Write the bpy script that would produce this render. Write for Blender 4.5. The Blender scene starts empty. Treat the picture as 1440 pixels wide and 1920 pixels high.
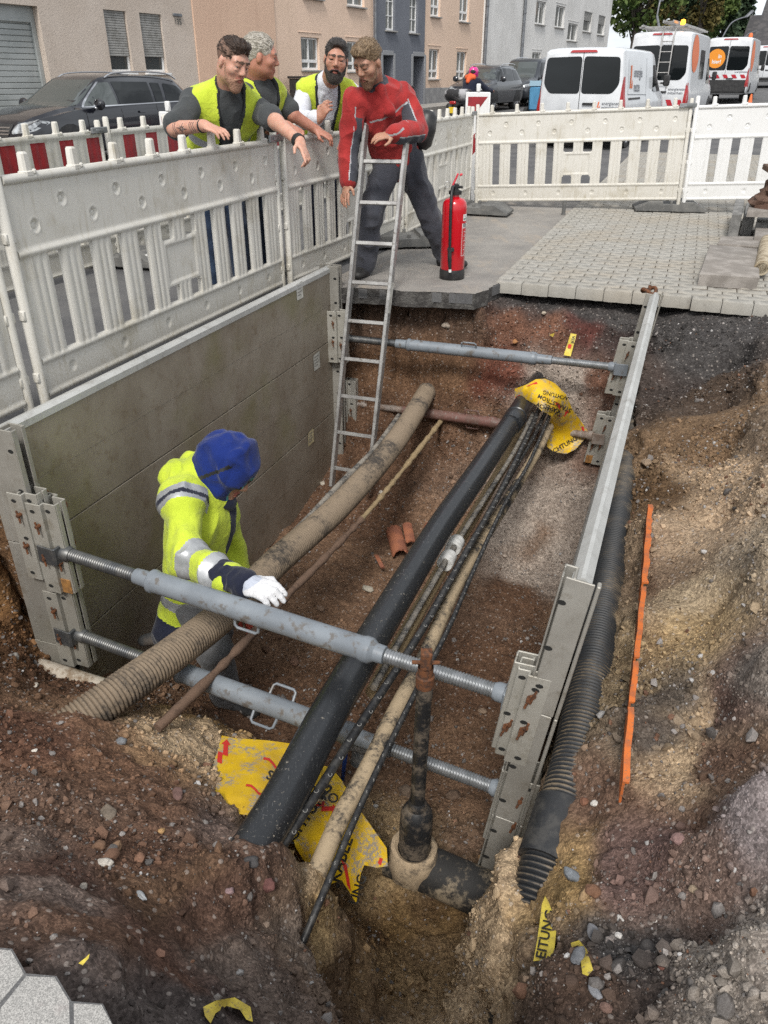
import bpy, bmesh, math, random
import numpy as np
from mathutils import Vector, Matrix, noise
R = math.radians
random.seed(7); np.random.seed(7)
sc = bpy.context.scene
COL = sc.collection
# ------------------------------------------------------------------ camera
F_PX, PITCH, CAM_H = 1450.0, R(29.25), 1.38
cam = bpy.data.cameras.new('camera')
cam.sensor_fit = 'VERTICAL'; cam.sensor_height = 24.0
cam.lens = F_PX/1920.0*24.0
cam.clip_start = 0.05; cam.clip_end = 2000
camo = bpy.data.objects.new('camera', cam); COL.objects.link(camo)
camo.location = (0, 0, CAM_H); camo.rotation_euler = (math.pi/2-PITCH, 0, 0)
sc.camera = camo
# ------------------------------------------------------------------ sky, sun, exposure
SUN_EL, SUN_AZ = 50.0, 190.0          # degrees, azimuth clockwise from +Y
world = bpy.data.worlds.new('World'); sc.world = world; world.use_nodes = True
nt = world.node_tree; nt.nodes.clear()
def wn(t, **k):
    n = nt.nodes.new(t)
    for a, b in k.items(): setattr(n, a, b)
    return n
wo = wn('ShaderNodeOutputWorld'); wb = wn('ShaderNodeBackground'); wb.inputs['Strength'].default_value = 0.14
sky = wn('ShaderNodeTexSky', sky_type='NISHITA', sun_disc=False, sun_elevation=R(SUN_EL), sun_rotation=R(SUN_AZ), air_density=1.0, dust_density=3.0, ozone_density=1.0)
hs = wn('ShaderNodeHueSaturation'); hs.inputs['Saturation'].default_value = 0.22; hs.inputs['Value'].default_value = 1.0
tc = wn('ShaderNodeTexCoord'); mp = wn('ShaderNodeMapping'); mp.inputs['Scale'].default_value = (1.6, 1.6, 4.5)
nz = wn('ShaderNodeTexNoise'); nz.inputs['Scale'].default_value = 2.2; nz.inputs['Detail'].default_value = 7; nz.inputs['Roughness'].default_value = 0.55
cr = wn('ShaderNodeValToRGB'); cr.color_ramp.elements[0].position = 0.38; cr.color_ramp.elements[1].position = 0.66
cr.color_ramp.elements[0].color = (0, 0, 0, 1); cr.color_ramp.elements[1].color = (1, 1, 1, 1)
mx = wn('ShaderNodeMixRGB'); mx.inputs['Color2'].default_value = (6.0, 6.35, 6.7, 1)
nt.links.new(sky.outputs[0], hs.inputs['Color']); nt.links.new(hs.outputs[0], mx.inputs['Color1'])
nt.links.new(tc.outputs['Generated'], mp.inputs[0]); nt.links.new(mp.outputs[0], nz.inputs['Vector'])
nt.links.new(nz.outputs['Fac'], cr.inputs[0]); nt.links.new(cr.outputs[0], mx.inputs['Fac'])
nt.links.new(mx.outputs[0], wb.inputs['Color']); nt.links.new(wb.outputs[0], wo.inputs[0])
sun = bpy.data.lights.new('sun', 'SUN'); sun.energy = 1.9; sun.angle = R(13); sun.color = (1.0, 0.96, 0.90)
suno = bpy.data.objects.new('sun', sun); COL.objects.link(suno)
_e, _a = R(SUN_EL), R(SUN_AZ)
sdir = Vector((math.sin(_a)*math.cos(_e), math.cos(_a)*math.cos(_e), math.sin(_e)))
suno.rotation_euler = (-sdir).to_track_quat('-Z', 'Y').to_euler(); suno.location = sdir*30
sc.view_settings.view_transform = 'Standard'; sc.view_settings.look = 'None'
sc.view_settings.exposure = 0.44; sc.view_settings.gamma = 1.0; sc.view_settings.use_curve_mapping = False
sc.cycles.max_bounces = 6; sc.cycles.diffuse_bounces = 3; sc.cycles.glossy_bounces = 3
sc.cycles.transparent_max_bounces = 6; sc.cycles.transmission_bounces = 3
sc.cycles.caustics_reflective = False; sc.cycles.caustics_refractive = False
sc.cycles.use_denoising = False
# ------------------------------------------------------------------ measuring: a sight line of the survey photo, cut with real planes
CP, SP = math.cos(PITCH), math.sin(PITCH)
TA = R(20.2); DS = Vector((math.sin(TA), math.cos(TA), 0)); DN = Vector((math.cos(TA), -math.sin(TA), 0))   # along and across the trench
def ray(px, py):
    u, v = (px-720)/F_PX, (py-960)/F_PX
    return Vector((u, CP-v*SP, -SP-v*CP))
O = Vector((0, 0, CAM_H))
def gz(px, py, z=0.0):
    r = ray(px, py); return O + r*((z-CAM_H)/r.z)
def gy(px, py, Y):
    r = ray(px, py); return O + r*(Y/r.y)
def gt(px, py, t): return O + ray(px, py)*t
def gn(px, py, n):
    r = ray(px, py); return O + r*(n/r.dot(DN))
def gs(px, py, s):
    r = ray(px, py); return O + r*(s/r.dot(DS))
def W(s, n, z): return DS*s + DN*n + Vector((0, 0, z))
def SN(p): return p.dot(DS), p.dot(DN)
# ------------------------------------------------------------------ materials
def lin(c):
    if isinstance(c, str):
        c = [int(c[i:i+2], 16)/255 for i in (0, 2, 4)]
        return tuple(x/12.92 if x <= 0.04045 else ((x+0.055)/1.055)**2.4 for x in c)
    return tuple(c)
class NT:
    def __init__(s, name):
        s.m = bpy.data.materials.new(name); s.m.use_nodes = True; s.t = s.m.node_tree
        s.b = s.t.nodes['Principled BSDF']; s.o = s.t.nodes['Material Output']
        s.tc = s.t.nodes.new('ShaderNodeTexCoord'); s.co = s.tc.outputs['Object']
    def n(s, t, ins=None, **k):
        x = s.t.nodes.new(t)
        for a, b in k.items(): setattr(x, a, b)
        for a, b in (ins or {}).items():
            if hasattr(b, 'is_output'): s.t.links.new(b, x.inputs[a])
            else: x.inputs[a].default_value = b
        return x
    def noise(s, scale, detail=4, rough=0.6, co=None, sc3=None, dist=0.0):
        c = co or s.co
        if sc3: c = s.n('ShaderNodeMapping', {'Vector': c, 'Scale': sc3}).outputs[0]
        return s.n('ShaderNodeTexNoise', {'Vector': c, 'Scale': scale, 'Detail': detail, 'Roughness': rough, 'Distortion': dist}).outputs['Fac']
    def ramp(s, fac, lo, hi):
        return s.n('ShaderNodeMapRange', {'Value': fac, 'From Min': lo, 'From Max': hi}, interpolation_type='SMOOTHSTEP').outputs[0]
    def mix(s, fac, a, b, mode='MIX'):
        x = s.n('ShaderNodeMixRGB', blend_type=mode)
        for i, v in (('Fac', fac), ('Color1', a), ('Color2', b)):
            if hasattr(v, 'is_output'): s.t.links.new(v, x.inputs[i])
            elif i == 'Fac': x.inputs[i].default_value = v
            else: x.inputs[i].default_value = (*lin(v), 1)
        return x.outputs[0]
    def math(s, op, a, b=0.0):
        x = s.n('ShaderNodeMath', operation=op)
        for i, v in ((0, a), (1, b)):
            if hasattr(v, 'is_output'): s.t.links.new(v, x.inputs[i])
            else: x.inputs[i].default_value = v
        return x.outputs[0]
    def set(s, **k):
        for a, b in k.items():
            i = s.b.inputs[a.replace('_', ' ')]
            if hasattr(b, 'is_output'): s.t.links.new(b, i)
            elif isinstance(b, str) or (isinstance(b, tuple) and len(b) == 3): i.default_value = (*lin(b), 1)
            else: i.default_value = b
        return s
    def bump(s, h, strength=0.4, dist=0.01):
        x = s.n('ShaderNodeBump', {'Height': h, 'Strength': strength, 'Distance': dist})
        s.t.links.new(x.outputs[0], s.b.inputs['Normal']); return s
MATS = {}
def mat(name, c1, c2=None, scale=6, rough=0.6, metal=0.0, bump=0.0, bscale=40, bdist=0.004, c3=None, lo=0.42, hi=0.62, spec=None, sc3=None, coat=0.0, detail=6):
    if name in MATS: return MATS[name]
    k = NT(name); k.set(Roughness=rough, Metallic=metal)
    if spec is not None: k.set(Specular_IOR_Level=spec)
    if coat: k.set(Coat_Weight=coat, Coat_Roughness=0.05)
    if c2:
        col = k.mix(k.ramp(k.noise(scale, detail, sc3=sc3), lo, hi), c1, c2)
        if c3: col = k.mix(k.ramp(k.noise(scale*5.3, 5), 0.55, 0.68), col, c3)
        k.set(Base_Color=col)
    else: k.set(Base_Color=c1)
    if bump: k.bump(k.noise(bscale, 5), bump, bdist)
    MATS[name] = k.m
    return k.m
# ------------------------------------------------------------------ meshes
class MB:
    def __init__(s): s.v = []; s.f = []; s.m = []
    def add(s, verts, faces, M=None, mi=0):
        o = len(s.v)
        for p in verts:
            p = Vector(p)
            s.v.append(M @ p if M is not None else p)
        for f in faces: s.f.append(tuple(i+o for i in f)); s.m.append(mi)
        return s
    def box(s, c, d, M=None, b=0.0, mi=0):
        cx, cy, cz = c; hx, hy, hz = d[0]/2, d[1]/2, d[2]/2
        b = min(b, hx*.95, hy*.95, hz*.95)
        if b <= 0:
            v = [(cx+x*hx, cy+y*hy, cz+z*hz) for x in (-1, 1) for y in (-1, 1) for z in (-1, 1)]
            f = [(0, 1, 3, 2), (4, 6, 7, 5), (0, 4, 5, 1), (2, 3, 7, 6), (0, 2, 6, 4), (1, 5, 7, 3)]
            return s.add(v, f, M, mi)
        v = []; idx = {}
        for x in (-1, 1):
            for y in (-1, 1):
                for z in (-1, 1):
                    for ax in range(3):
                        q = [x*(hx-b), y*(hy-b), z*(hz-b)]
                        q[ax] = (x*hx, y*hy, z*hz)[ax]
                        idx[(x, y, z, ax)] = len(v); v.append((cx+q[0], cy+q[1], cz+q[2]))
        f = []
        def k(x, y, z, a): return idx[(x, y, z, a)]
        sg = (-1, 1)
        for a in range(3):
            o1, o2 = [i for i in range(3) if i != a]
            for sa in sg:
                q = []
                for s1, s2 in ((-1, -1), (1, -1), (1, 1), (-1, 1)):
                    t = [0, 0, 0]; t[a] = sa; t[o1] = s1; t[o2] = s2; q.append(k(*t, a))
                if (sa > 0) == (a == 1): q.reverse()
                f.append(tuple(q))
        for a in range(3):      # edges along axis a
            o1, o2 = [i for i in range(3) if i != a]
            for s1 in sg:
                for s2 in sg:
                    t0 = [0, 0, 0]; t0[o1] = s1; t0[o2] = s2; t1 = t0[:]; t0[a] = -1; t1[a] = 1
                    q = [k(*t0, o1), k(*t1, o1), k(*t1, o2), k(*t0, o2)]
                    if (s1*s2 > 0) != (a == 1): q.reverse()
                    f.append(tuple(q))
        for x in sg:
            for y in sg:
                for z in sg:
                    q = [k(x, y, z, 0), k(x, y, z, 1), k(x, y, z, 2)]
                    if x*y*z < 0: q.reverse()
                    f.append(tuple(q))
        return s.add(v, f, M, mi)
    def tube(s, path, r, seg=12, mi=0, caps=True, M=None, flat=None):
        P = [Vector(p) for p in path]; n = len(P)
        rr = r if isinstance(r, (list, tuple, np.ndarray)) else [r]*n
        T = []
        for i in range(n):
            a = P[max(0, i-1)]; b = P[min(n-1, i+1)]; t = (b-a)
            T.append(t.normalized() if t.length > 1e-9 else Vector((0, 0, 1)))
        up = Vector((0, 0, 1)) if abs(T[0].z) < 0.9 else Vector((1, 0, 0))
        x = T[0].cross(up).normalized(); v = []; f = []
        for i in range(n):
            x = (x - T[i]*x.dot(T[i])).normalized(); y = T[i].cross(x)
            for j in range(seg):
                a = 2*math.pi*j/seg
                v.append(P[i] + (x*math.cos(a) + y*math.sin(a)*(flat or 1))*rr[i])
        for i in range(n-1):
            for j in range(seg):
                k = (j+1) % seg
                f.append((i*seg+j, i*seg+k, (i+1)*seg+k, (i+1)*seg+j))
        if caps:
            f.append(tuple(range(seg-1, -1, -1))); f.append(tuple((n-1)*seg+j for j in range(seg)))
        return s.add(v, f, M, mi)
    def lathe(s, prof, seg=24, M=None, mi=0):
        v = []; f = []; n = len(prof)
        for (r, z) in prof:
            for j in range(seg):
                a = 2*math.pi*j/seg; v.append((max(r, 1e-4)*math.cos(a), max(r, 1e-4)*math.sin(a), z))
        for i in range(n-1):
            for j in range(seg):
                k = (j+1) % seg; f.append((i*seg+j, i*seg+k, (i+1)*seg+k, (i+1)*seg+j))
        return s.add(v, f, M, mi)
    def prism(s, poly, z0, z1, M=None, mi=0):
        n = len(poly); v = [(x, y, z0) for x, y in poly] + [(x, y, z1) for x, y in poly]
        f = [tuple(range(n-1, -1, -1)), tuple(range(n, 2*n))] + [(i, (i+1) % n, n+(i+1) % n, n+i) for i in range(n)]
        return s.add(v, f, M, mi)
    def quad(s, a, b, c, d, mi=0): return s.add([a, b, c, d], [(0, 1, 2, 3)], None, mi)
    def build(s, name, mats, parent=None, origin=None, smooth=True, angle=40, M=None):
        me = bpy.data.meshes.new(name)
        vv = s.v
        if origin is not None: vv = [p - Vector(origin) for p in vv]
        me.from_pydata([tuple(p) for p in vv], [], s.f)
        if not isinstance(mats, (list, tuple)): mats = [mats]
        for m in mats: me.materials.append(m)
        me.polygons.foreach_set('material_index', s.m)
        if smooth:
            me.polygons.foreach_set('use_smooth', [True]*len(s.f)); me.update()
            me.set_sharp_from_angle(angle=R(angle))
        me.update()
        ob = bpy.data.objects.new(name, me); COL.objects.link(ob)
        if origin is not None: ob.location = Vector(origin)
        if M is not None: ob.matrix_world = M
        if parent is not None: ob.parent = parent
        return ob
def np_mesh(name, V, Fq, mats, mi=None, parent=None, smooth=True, angle=None, origin=None):
    me = bpy.data.meshes.new(name)
    V = np.asarray(V, dtype=np.float32)
    if origin is not None: V = V - np.array(origin, dtype=np.float32)
    me.from_pydata(V.tolist(), [], Fq.tolist() if hasattr(Fq, 'tolist') else Fq)
    for m in (mats if isinstance(mats, (list, tuple)) else [mats]): me.materials.append(m)
    if mi is not None: me.polygons.foreach_set('material_index', np.asarray(mi, dtype=np.int32))
    if smooth:
        me.polygons.foreach_set('use_smooth', np.ones(len(me.polygons), dtype=bool)); me.update()
        if angle: me.set_sharp_from_angle(angle=R(angle))
    me.update()
    ob = bpy.data.objects.new(name, me); COL.objects.link(ob)
    if origin is not None: ob.location = Vector(origin)
    if parent is not None: ob.parent = parent
    return ob
def tag(o, label, cat, group=None, kind=None):
    if label: o['label'] = label
    if cat: o['category'] = cat
    if group: o['group'] = group
    if kind: o['kind'] = kind
    return o
def thing(name, label, cat, loc=(0, 0, 0), rotz=0, group=None, rot=None):
    o = bpy.data.objects.new(name, None); COL.objects.link(o); o.empty_display_size = 0.1
    o.location = loc; o.rotation_euler = rot or (0, 0, rotz)
    return tag(o, label, cat, group)
def struct(o):
    o['kind'] = 'structure'; return o
def dup(root, loc=None, rotz=None, label=None, group=None):
    c = root.copy(); COL.objects.link(c)
    if loc is not None: c.location = loc
    if rotz is not None: c.rotation_euler = (0, 0, rotz)
    if label: c['label'] = label
    if group: c['group'] = group
    for ch in list(root.children):
        d = ch.copy(); COL.objects.link(d); d.parent = c
        for g in list(ch.children):
            e = g.copy(); COL.objects.link(e); e.parent = d
    return c
def RZ(a): return Matrix.Rotation(a, 4, 'Z')
def TR(p): return Matrix.Translation(Vector(p))
def frame(o, x, y=None, z=None):
    """matrix with origin o, x axis along x, z axis near z"""
    x = Vector(x).normalized(); z = Vector(z or (0, 0, 1)); y = z.cross(x).normalized(); z = x.cross(y)
    return Matrix(((x.x, y.x, z.x, o[0]), (x.y, y.y, z.y, o[1]), (x.z, y.z, z.z, o[2]), (0, 0, 0, 1)))
def text2d(txt, size=1.0, bold=0.0, align='CENTER'):
    """flat lettering -> (verts 2D, faces), from the built-in font"""
    cu = bpy.data.curves.new('lettering', 'FONT'); cu.body = txt; cu.size = size; cu.align_x = align; cu.align_y = 'CENTER'
    cu.offset = bold; cu.resolution_u = 2
    ob = bpy.data.objects.new('lettering', cu); COL.objects.link(ob)
    dg = bpy.context.evaluated_depsgraph_get(); me = ob.evaluated_get(dg).to_mesh()
    v = [(p.co.x, p.co.y) for p in me.vertices]; f = [tuple(p.vertices) for p in me.polygons]
    ob.evaluated_get(dg).to_mesh_clear(); bpy.data.objects.remove(ob); bpy.data.curves.remove(cu)
    return v, f
def add_text(mb, txt, size, M, mi=0, bold=0.0, align='CENTER'):
    v, f = text2d(txt, size, bold, align); mb.add([(x, y, 0) for x, y in v], f, M, mi)
def catmull(pts, n=12):
    P = [Vector(p) for p in pts]; out = []
    for i in range(len(P)-1):
        p0 = P[max(i-1, 0)]; p1 = P[i]; p2 = P[i+1]; p3 = P[min(i+2, len(P)-1)]
        for k in range(n):
            t = k/n
            out.append(0.5*((2*p1)+(p2-p0)*t+(2*p0-5*p1+4*p2-p3)*t*t+(3*p1-p0-3*p2+p3)*t**3))
    out.append(P[-1]); return out
def resample(path, step):
    P = [Vector(p) for p in path]; L = [0]
    for a, b in zip(P, P[1:]): L.append(L[-1]+(b-a).length)
    n = max(2, int(L[-1]/step)+1); out = []; j = 0
    for i in range(n):
        d = L[-1]*i/(n-1)
        while j < len(P)-2 and L[j+1] < d: j += 1
        out.append(P[j].lerp(P[j+1], (d-L[j])/max(1e-9, L[j+1]-L[j])))
    return out
# ------------------------------------------------------------------ numeric noise
_perm = np.random.RandomState(3).rand(64, 64, 64).astype(np.float32)
def vnoise(P, seed=0):
    P = np.asarray(P, dtype=np.float32) + np.float32(seed*17.31)
    i = np.floor(P).astype(np.int32); f = P-i; f = f*f*(3-2*f); i &= 63; j = (i+1) & 63
    x0, y0, z0 = i[..., 0], i[..., 1], i[..., 2]; x1, y1, z1 = j[..., 0], j[..., 1], j[..., 2]
    fx, fy, fz = f[..., 0], f[..., 1], f[..., 2]
    a = _perm[x0, y0, z0]*(1-fx)+_perm[x1, y0, z0]*fx; b = _perm[x0, y1, z0]*(1-fx)+_perm[x1, y1, z0]*fx
    c = _perm[x0, y0, z1]*(1-fx)+_perm[x1, y0, z1]*fx; d = _perm[x0, y1, z1]*(1-fx)+_perm[x1, y1, z1]*fx
    return ((a*(1-fy)+b*fy)*(1-fz)+(c*(1-fy)+d*fy)*fz)*2-1
def fbm(P, freq, oct=3, seed=0, gain=0.5):
    P = np.asarray(P, dtype=np.float32); r = 0; a = 1.0
    for k in range(oct): r = r+a*vnoise(P*freq*(2.03**k), seed+k); a *= gain
    return r
def worley(P, freq, seed=0):
    P = np.asarray(P, np.float32)*freq; I = np.floor(P).astype(np.int32); best = np.full(P.shape[:-1], 9.0, np.float32); rv = np.zeros(P.shape[:-1], np.float32)
    for a in (-1, 0, 1):
        for b in (-1, 0, 1):
            for c in (-1, 0, 1):
                J = I+np.array([a, b, c]); k = (J+seed*11) & 63; x, y, z = k[..., 0], k[..., 1], k[..., 2]
                f = np.stack([_perm[x, y, z], _perm[y, z, x], _perm[z, x, y]], -1); d = np.sqrt(((J+f-P)**2).sum(-1)); m = d < best; best = np.where(m, d, best); rv = np.where(m, _perm[(x+7) & 63, y, (z+3) & 63], rv)
    return best, rv
def sstep(x, a, b):
    t = np.clip((x-a)/(b-a), 0, 1); return t*t*(3-2*t)
# ------------------------------------------------------------------ excavation outline (world XY)
HOLE = [(-1.5, 1.25), (-2.3, 2.0)]
HOLE += [tuple(W(s, n, 0)[:2]) for s, n in ((1.55, -2.78), (2.12, -2.70), (2.14, -2.53), (5.46, -2.53), (5.46, -2.36), (5.60, -1.36), (6.12, -1.22), (6.03, 0.25), (5.97, 0.95), (5.0, 0.78), (3.8, 0.65), (1.6, 0.53), (0.95, 0.48))]
HOLE += [(0.72, 0.58)]+[tuple(gz(x, y)[:2]) for x, y in ((217, 1932), (193, 1882), (134, 1877), (106, 1830), (49, 1825), (23, 1779), (-75, 1770))]
def inside_poly(x, y, poly):
    x = np.asarray(x); y = np.asarray(y); c = np.zeros(x.shape, bool); n = len(poly)
    for i in range(n):
        x1, y1 = poly[i]; x2, y2 = poly[(i+1) % n]
        if y1 == y2: continue
        c ^= ((y1 > y) != (y2 > y)) & (x < (x2-x1)*(y-y1)/(y2-y1)+x1)
    return c
def rbf(pts, vals):
    P = np.array(pts, dtype=np.float64); v = np.array(vals, dtype=np.float64); n = len(P)
    D = np.sqrt(((P[:, None]-P[None])**2).sum(-1)+1e-4)
    A = np.zeros((n+1, n+1)); A[:n, :n] = D; A[:n, n] = 1; A[n, :n] = 1
    w = np.linalg.solve(A, np.append(v, 0))
    def ev(Q):
        out = np.empty(len(Q))
        for k in range(0, len(Q), 20000):
            q = Q[k:k+20000]; out[k:k+20000] = np.sqrt(((q[:, None]-P[None])**2).sum(-1)+1e-4) @ w[:n] + w[n]
        return out
    return ev
HL, HRt = [], []        # control heights (x, y, z): trench side, bench side
def cL(px, py, z): p = gz(px, py, z); HL.append((p.x, p.y, z))
def cR(px, py, z): p = gz(px, py, z); HRt.append((p.x, p.y, z))
def sL(s, n, z): p = W(s, n, z); HL.append((p.x, p.y, z))
def sR(s, n, z): p = W(s, n, z); HRt.append((p.x, p.y, z))
for s in (2.75, 3.2, 3.7, 4.2, 4.7):
    for n in (-2.5, -2.0, -1.5, -1.0, -0.6, -0.2): sL(s, n, -1.58+0.03*math.sin(3*s+5*n))
for n, z in ((-2.5, -1.5), (-2.15, -1.43), (-1.6, -1.42), (-1.1, -1.38), (-0.6, -1.35), (-0.2, -1.32)): sL(5.05, n, z)
for n in (-2.5, -2.2, -1.9, -1.6, -1.35):
    for s, z in ((5.40, -1.36), (5.56, -1.16), (5.63, -0.8), (5.67, -0.42), (5.71, -0.14), (6.0, -0.12)): sL(s, n, z)
for n in (-1.1, -0.8, -0.5, -0.25):
    for s, z in ((5.40, -1.24), (5.56, -1.10), (5.66, -0.82), (5.77, -0.52), (5.88, -0.30), (6.0, -0.16), (6.15, -0.12)): sL(s, n, z)
# near mound on the left
for a in ((60, 1850, -.03), (200, 1800, -.12), (0, 1740, -.10), (0, 1600, -.26), (0, 1480, -.42), (0, 1320, -.66), (100, 1240, -1.05), (175, 1262, -1.30),
          (60, 1280, -.86), (210, 1290, -1.05), (150, 1350, -.66), (90, 1400, -.55), (240, 1400, -.74), (300, 1340, -1.0), (300, 1500, -.60), (200, 1600, -.40), (400, 1460, -.83), (345, 1420, -.86),
          (395, 1375, -1.0), (430, 1340, -1.52), (470, 1420, -1.30), (400, 1590, -.56), (470, 1590, -.54), (445, 1620, -.50), (500, 1612, -.57), (420, 1640, -.47), (300, 1740, -.36), (450, 1740, -.54), (540, 1640, -.68), (590, 1650, -.86), (575, 1740, -.92),
          (400, 1880, -.32), (550, 1850, -.66), (600, 1800, -.98), (640, 1900, -1.12), (640, 1740, -1.42), (720, 1880, -1.36), (750, 1760, -1.46), (900, 1800, -1.40), (820, 1900, -1.30), (250, 1900, -.15), (100, 1700, -.2)): cL(*a)
for a in ((700, 1600, -1.42), (700, 1690, -1.46), (640, 1560, -1.35), (850, 1560, -1.46), (900, 1500, -1.52), (960, 1650, -1.46), (560, 1480, -1.3), (620, 1450, -1.45), (850, 1350, -1.58), (800, 1640, -1.44)): cL(*a)
for s, n, z in ((2.05, -2.62, -.85), (1.75, -2.68, -.5), (2.1, -2.72, -.3), (1.6, -2.75, -.15), (2.45, -2.5, -1.42), (2.3, -2.5, -1.3), (1.3, -2.3, -.35), (1.2, -0.2, -1.2), (1.6, -.3, -1.38), (2.0, -.25, -1.42), (2.3, -.3, -1.5), (2.3, -.9, -1.5), (2.4, -1.5, -1.55)): sL(s, n, z)
# bench, duct channel and wall on the right
for a in ((1000, 1690, -.70), (1010, 1640, -.74), (1000, 1740, -.64), (1000, 1850, -.55), (1060, 1800, -.5), (1100, 1700, -.46), (1060, 1560, -.62), (1100, 1850, -.36), (1200, 1650, -.42), (1300, 1800, -.33), (1300, 1600, -.38), (1300, 1450, -.38), (1220, 1480, -.42),
          (1250, 1350, -.38), (1300, 1200, -.37), (1300, 1050, -.35), (1300, 900, -.34), (1300, 780, -.31), (1350, 700, -.25), (1290, 640, -.18), (1400, 640, -.12), (890, 1915, -.98), (930, 1860, -.82)): cR(*a)
for s in (2.0, 2.6, 3.3, 4.0, 4.7, 5.3):
    u = max(0, s-3.9)*.22; sR(s, -.15, -.66+u); sR(s, -.05, -.64+u); sR(s, .03, -.5+u*.4); sR(s, .09, -.385); sR(s, .24, -.375)
    e = .40+.045*(s-1.5); sR(s, e-.07, -.355); sR(s, e-.01, -.05); sR(s, e+.3, -.04)
for s, e in ((0.8, .34), (1.1, .37), (1.5, .40)): sR(s, e-.13, -.30); sR(s, e-.03, -.06); sR(s, e+.3, -.04)
for s, n, z in ((5.75, -.1, -.3), (5.75, .2, -.16), (5.95, -.1, -.16), (6.1, .2, -.1), (6.1, .7, -.08), (5.6, .4, -.16)): sR(s, n, z)
for a in ((600, 1915, -.85), (750, 1915, -1.2)): cR(*a)
for s_, n_, z_ in ((1.62, -.19, -.74), (1.5, -.2, -.69), (1.38, -.2, -.74), (1.25, -.24, -.86), (1.5, -.02, -.66), (1.36, -.05, -.68), (1.2, -.05, -.70)): sR(s_, n_, z_)
fL = rbf([p[:2] for p in HL], [p[2] for p in HL]); fR = rbf([p[:2] for p in HRt], [p[2] for p in HRt])
def height(s, n):
    X = s*DS.x+n*DN.x; Y = s*DS.y+n*DN.y; Q = np.stack([X, Y], -1)
    shp = X.shape; q = Q.reshape(-1, 2)
    w = 0.05+0.30*(1-sstep(s, 0.9, 1.5)); nd = -0.14-0.10*(1-sstep(s, 1.55, 1.85))
    nd = nd+0.03*vnoise(np.stack([s*5, n*0, n*0], -1).reshape(-1, 3), 4).reshape(shp)
    t = sstep(n, nd-w, nd+w)
    far = sstep(s, 5.5, 5.8); t2 = sstep(n, -.5, .2); t = t*(1-far)+t2*far
    return fL(q).reshape(shp)*(1-t)+fR(q).reshape(shp)*t
# ------------------------------------------------------------------ excavated soil: one displaced sheet
s_l = np.concatenate([np.arange(-0.75, 2.2, 0.0105), np.arange(2.2, 5.0, 0.020), np.arange(5.0, 6.3, 0.016)])
n_l = np.arange(-3.0, 1.25, 0.0125)
SS, NN = np.meshgrid(s_l, n_l, indexing='ij')
ZZ = height(SS, NN)
TX = SS*DS.x+NN*DN.x; TY = SS*DS.y+NN*DN.y
gzs, gzn = np.gradient(ZZ, s_l, n_l)
nx = -(gzs*DS.x+gzn*DN.x); ny = -(gzs*DS.y+gzn*DN.y); nl = np.sqrt(nx*nx+ny*ny+1)
nx, ny, nzv = nx/nl, ny/nl, 1/nl
P3 = np.stack([TX, TY, ZZ], -1)
steep = np.clip(1.25-nzv, 0.3, 1.0)
d = 0.050*fbm(P3, 3.1, 3, 1)*steep + 0.040*(0.45-np.abs(fbm(P3, 8.0, 2, 5)))*steep*1.3 + 0.020*(0.5-np.abs(fbm(P3, 17, 2, 15)))*np.clip(steep*1.2,.4,1) + 0.005*fbm(P3, 30, 2, 9)
f1, r1 = worley(P3+.012*fbm(P3, 20, 1, 61)[..., None], 15.0, 2); f2, r2 = worley(P3, 34.0, 5)
rough = np.clip(.35+1.2*fbm(P3, 2.6, 2, 71), .1, 1.2)
d += .034*np.clip(.62-f1, 0, 1)*r1*rough + .016*np.clip(.6-f2, 0, 1)*r2*np.clip(rough*1.3, .35, 1.2)
d += 0.05*np.maximum(0, fbm(P3, 5.5, 2, 21)-0.42)
bench = sstep(NN, 0.12, 0.2)*(1-sstep(NN, .40, .5))*sstep(SS, .9, 1.4)*(1-sstep(SS, 4.9, 5.3))
d *= 1-0.75*bench
infl = inside_poly(TX, TY, HOLE)
VX, VY, VZ = TX+nx*d, TY+ny*d, ZZ+nzv*d
VZ = np.where(infl, np.minimum(VZ, -0.012), np.minimum(VZ, -0.05))
out_keep = sstep(np.abs(NN+2.0), 0, 1)
# soil never pushes through the sheeting: keep clear of the panel lines
front = (SS > 2.2) & (SS < 5.45)
VX = np.where(front & (NN > -2.40) & (VX*DN.x+VY*DN.y < -2.40), TX, VX)
Vt = np.stack([VX, VY, VZ], -1).reshape(-1, 3)
ns_, nn_ = SS.shape
ii = np.arange(ns_*nn_).reshape(ns_, nn_)
Ft = np.stack([ii[:-1, :-1], ii[1:, :-1], ii[1:, 1:], ii[:-1, 1:]], -1).reshape(-1, 4)[:, ::-1]
cen = Vt[Ft].mean(1)
# keep a margin outside the outline (hidden below the paving)
keep = infl.reshape(-1)[Ft].any(1)
grow = infl.copy()
for _ in range(24):
    g = grow.copy(); g[1:] |= grow[:-1]; g[:-1] |= grow[1:]; g[:, 1:] |= grow[:, :-1]; g[:, :-1] |= grow[:, 1:]; grow = g
keep = grow.reshape(-1)[Ft].all(1)
Ft = Ft[keep]
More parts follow.
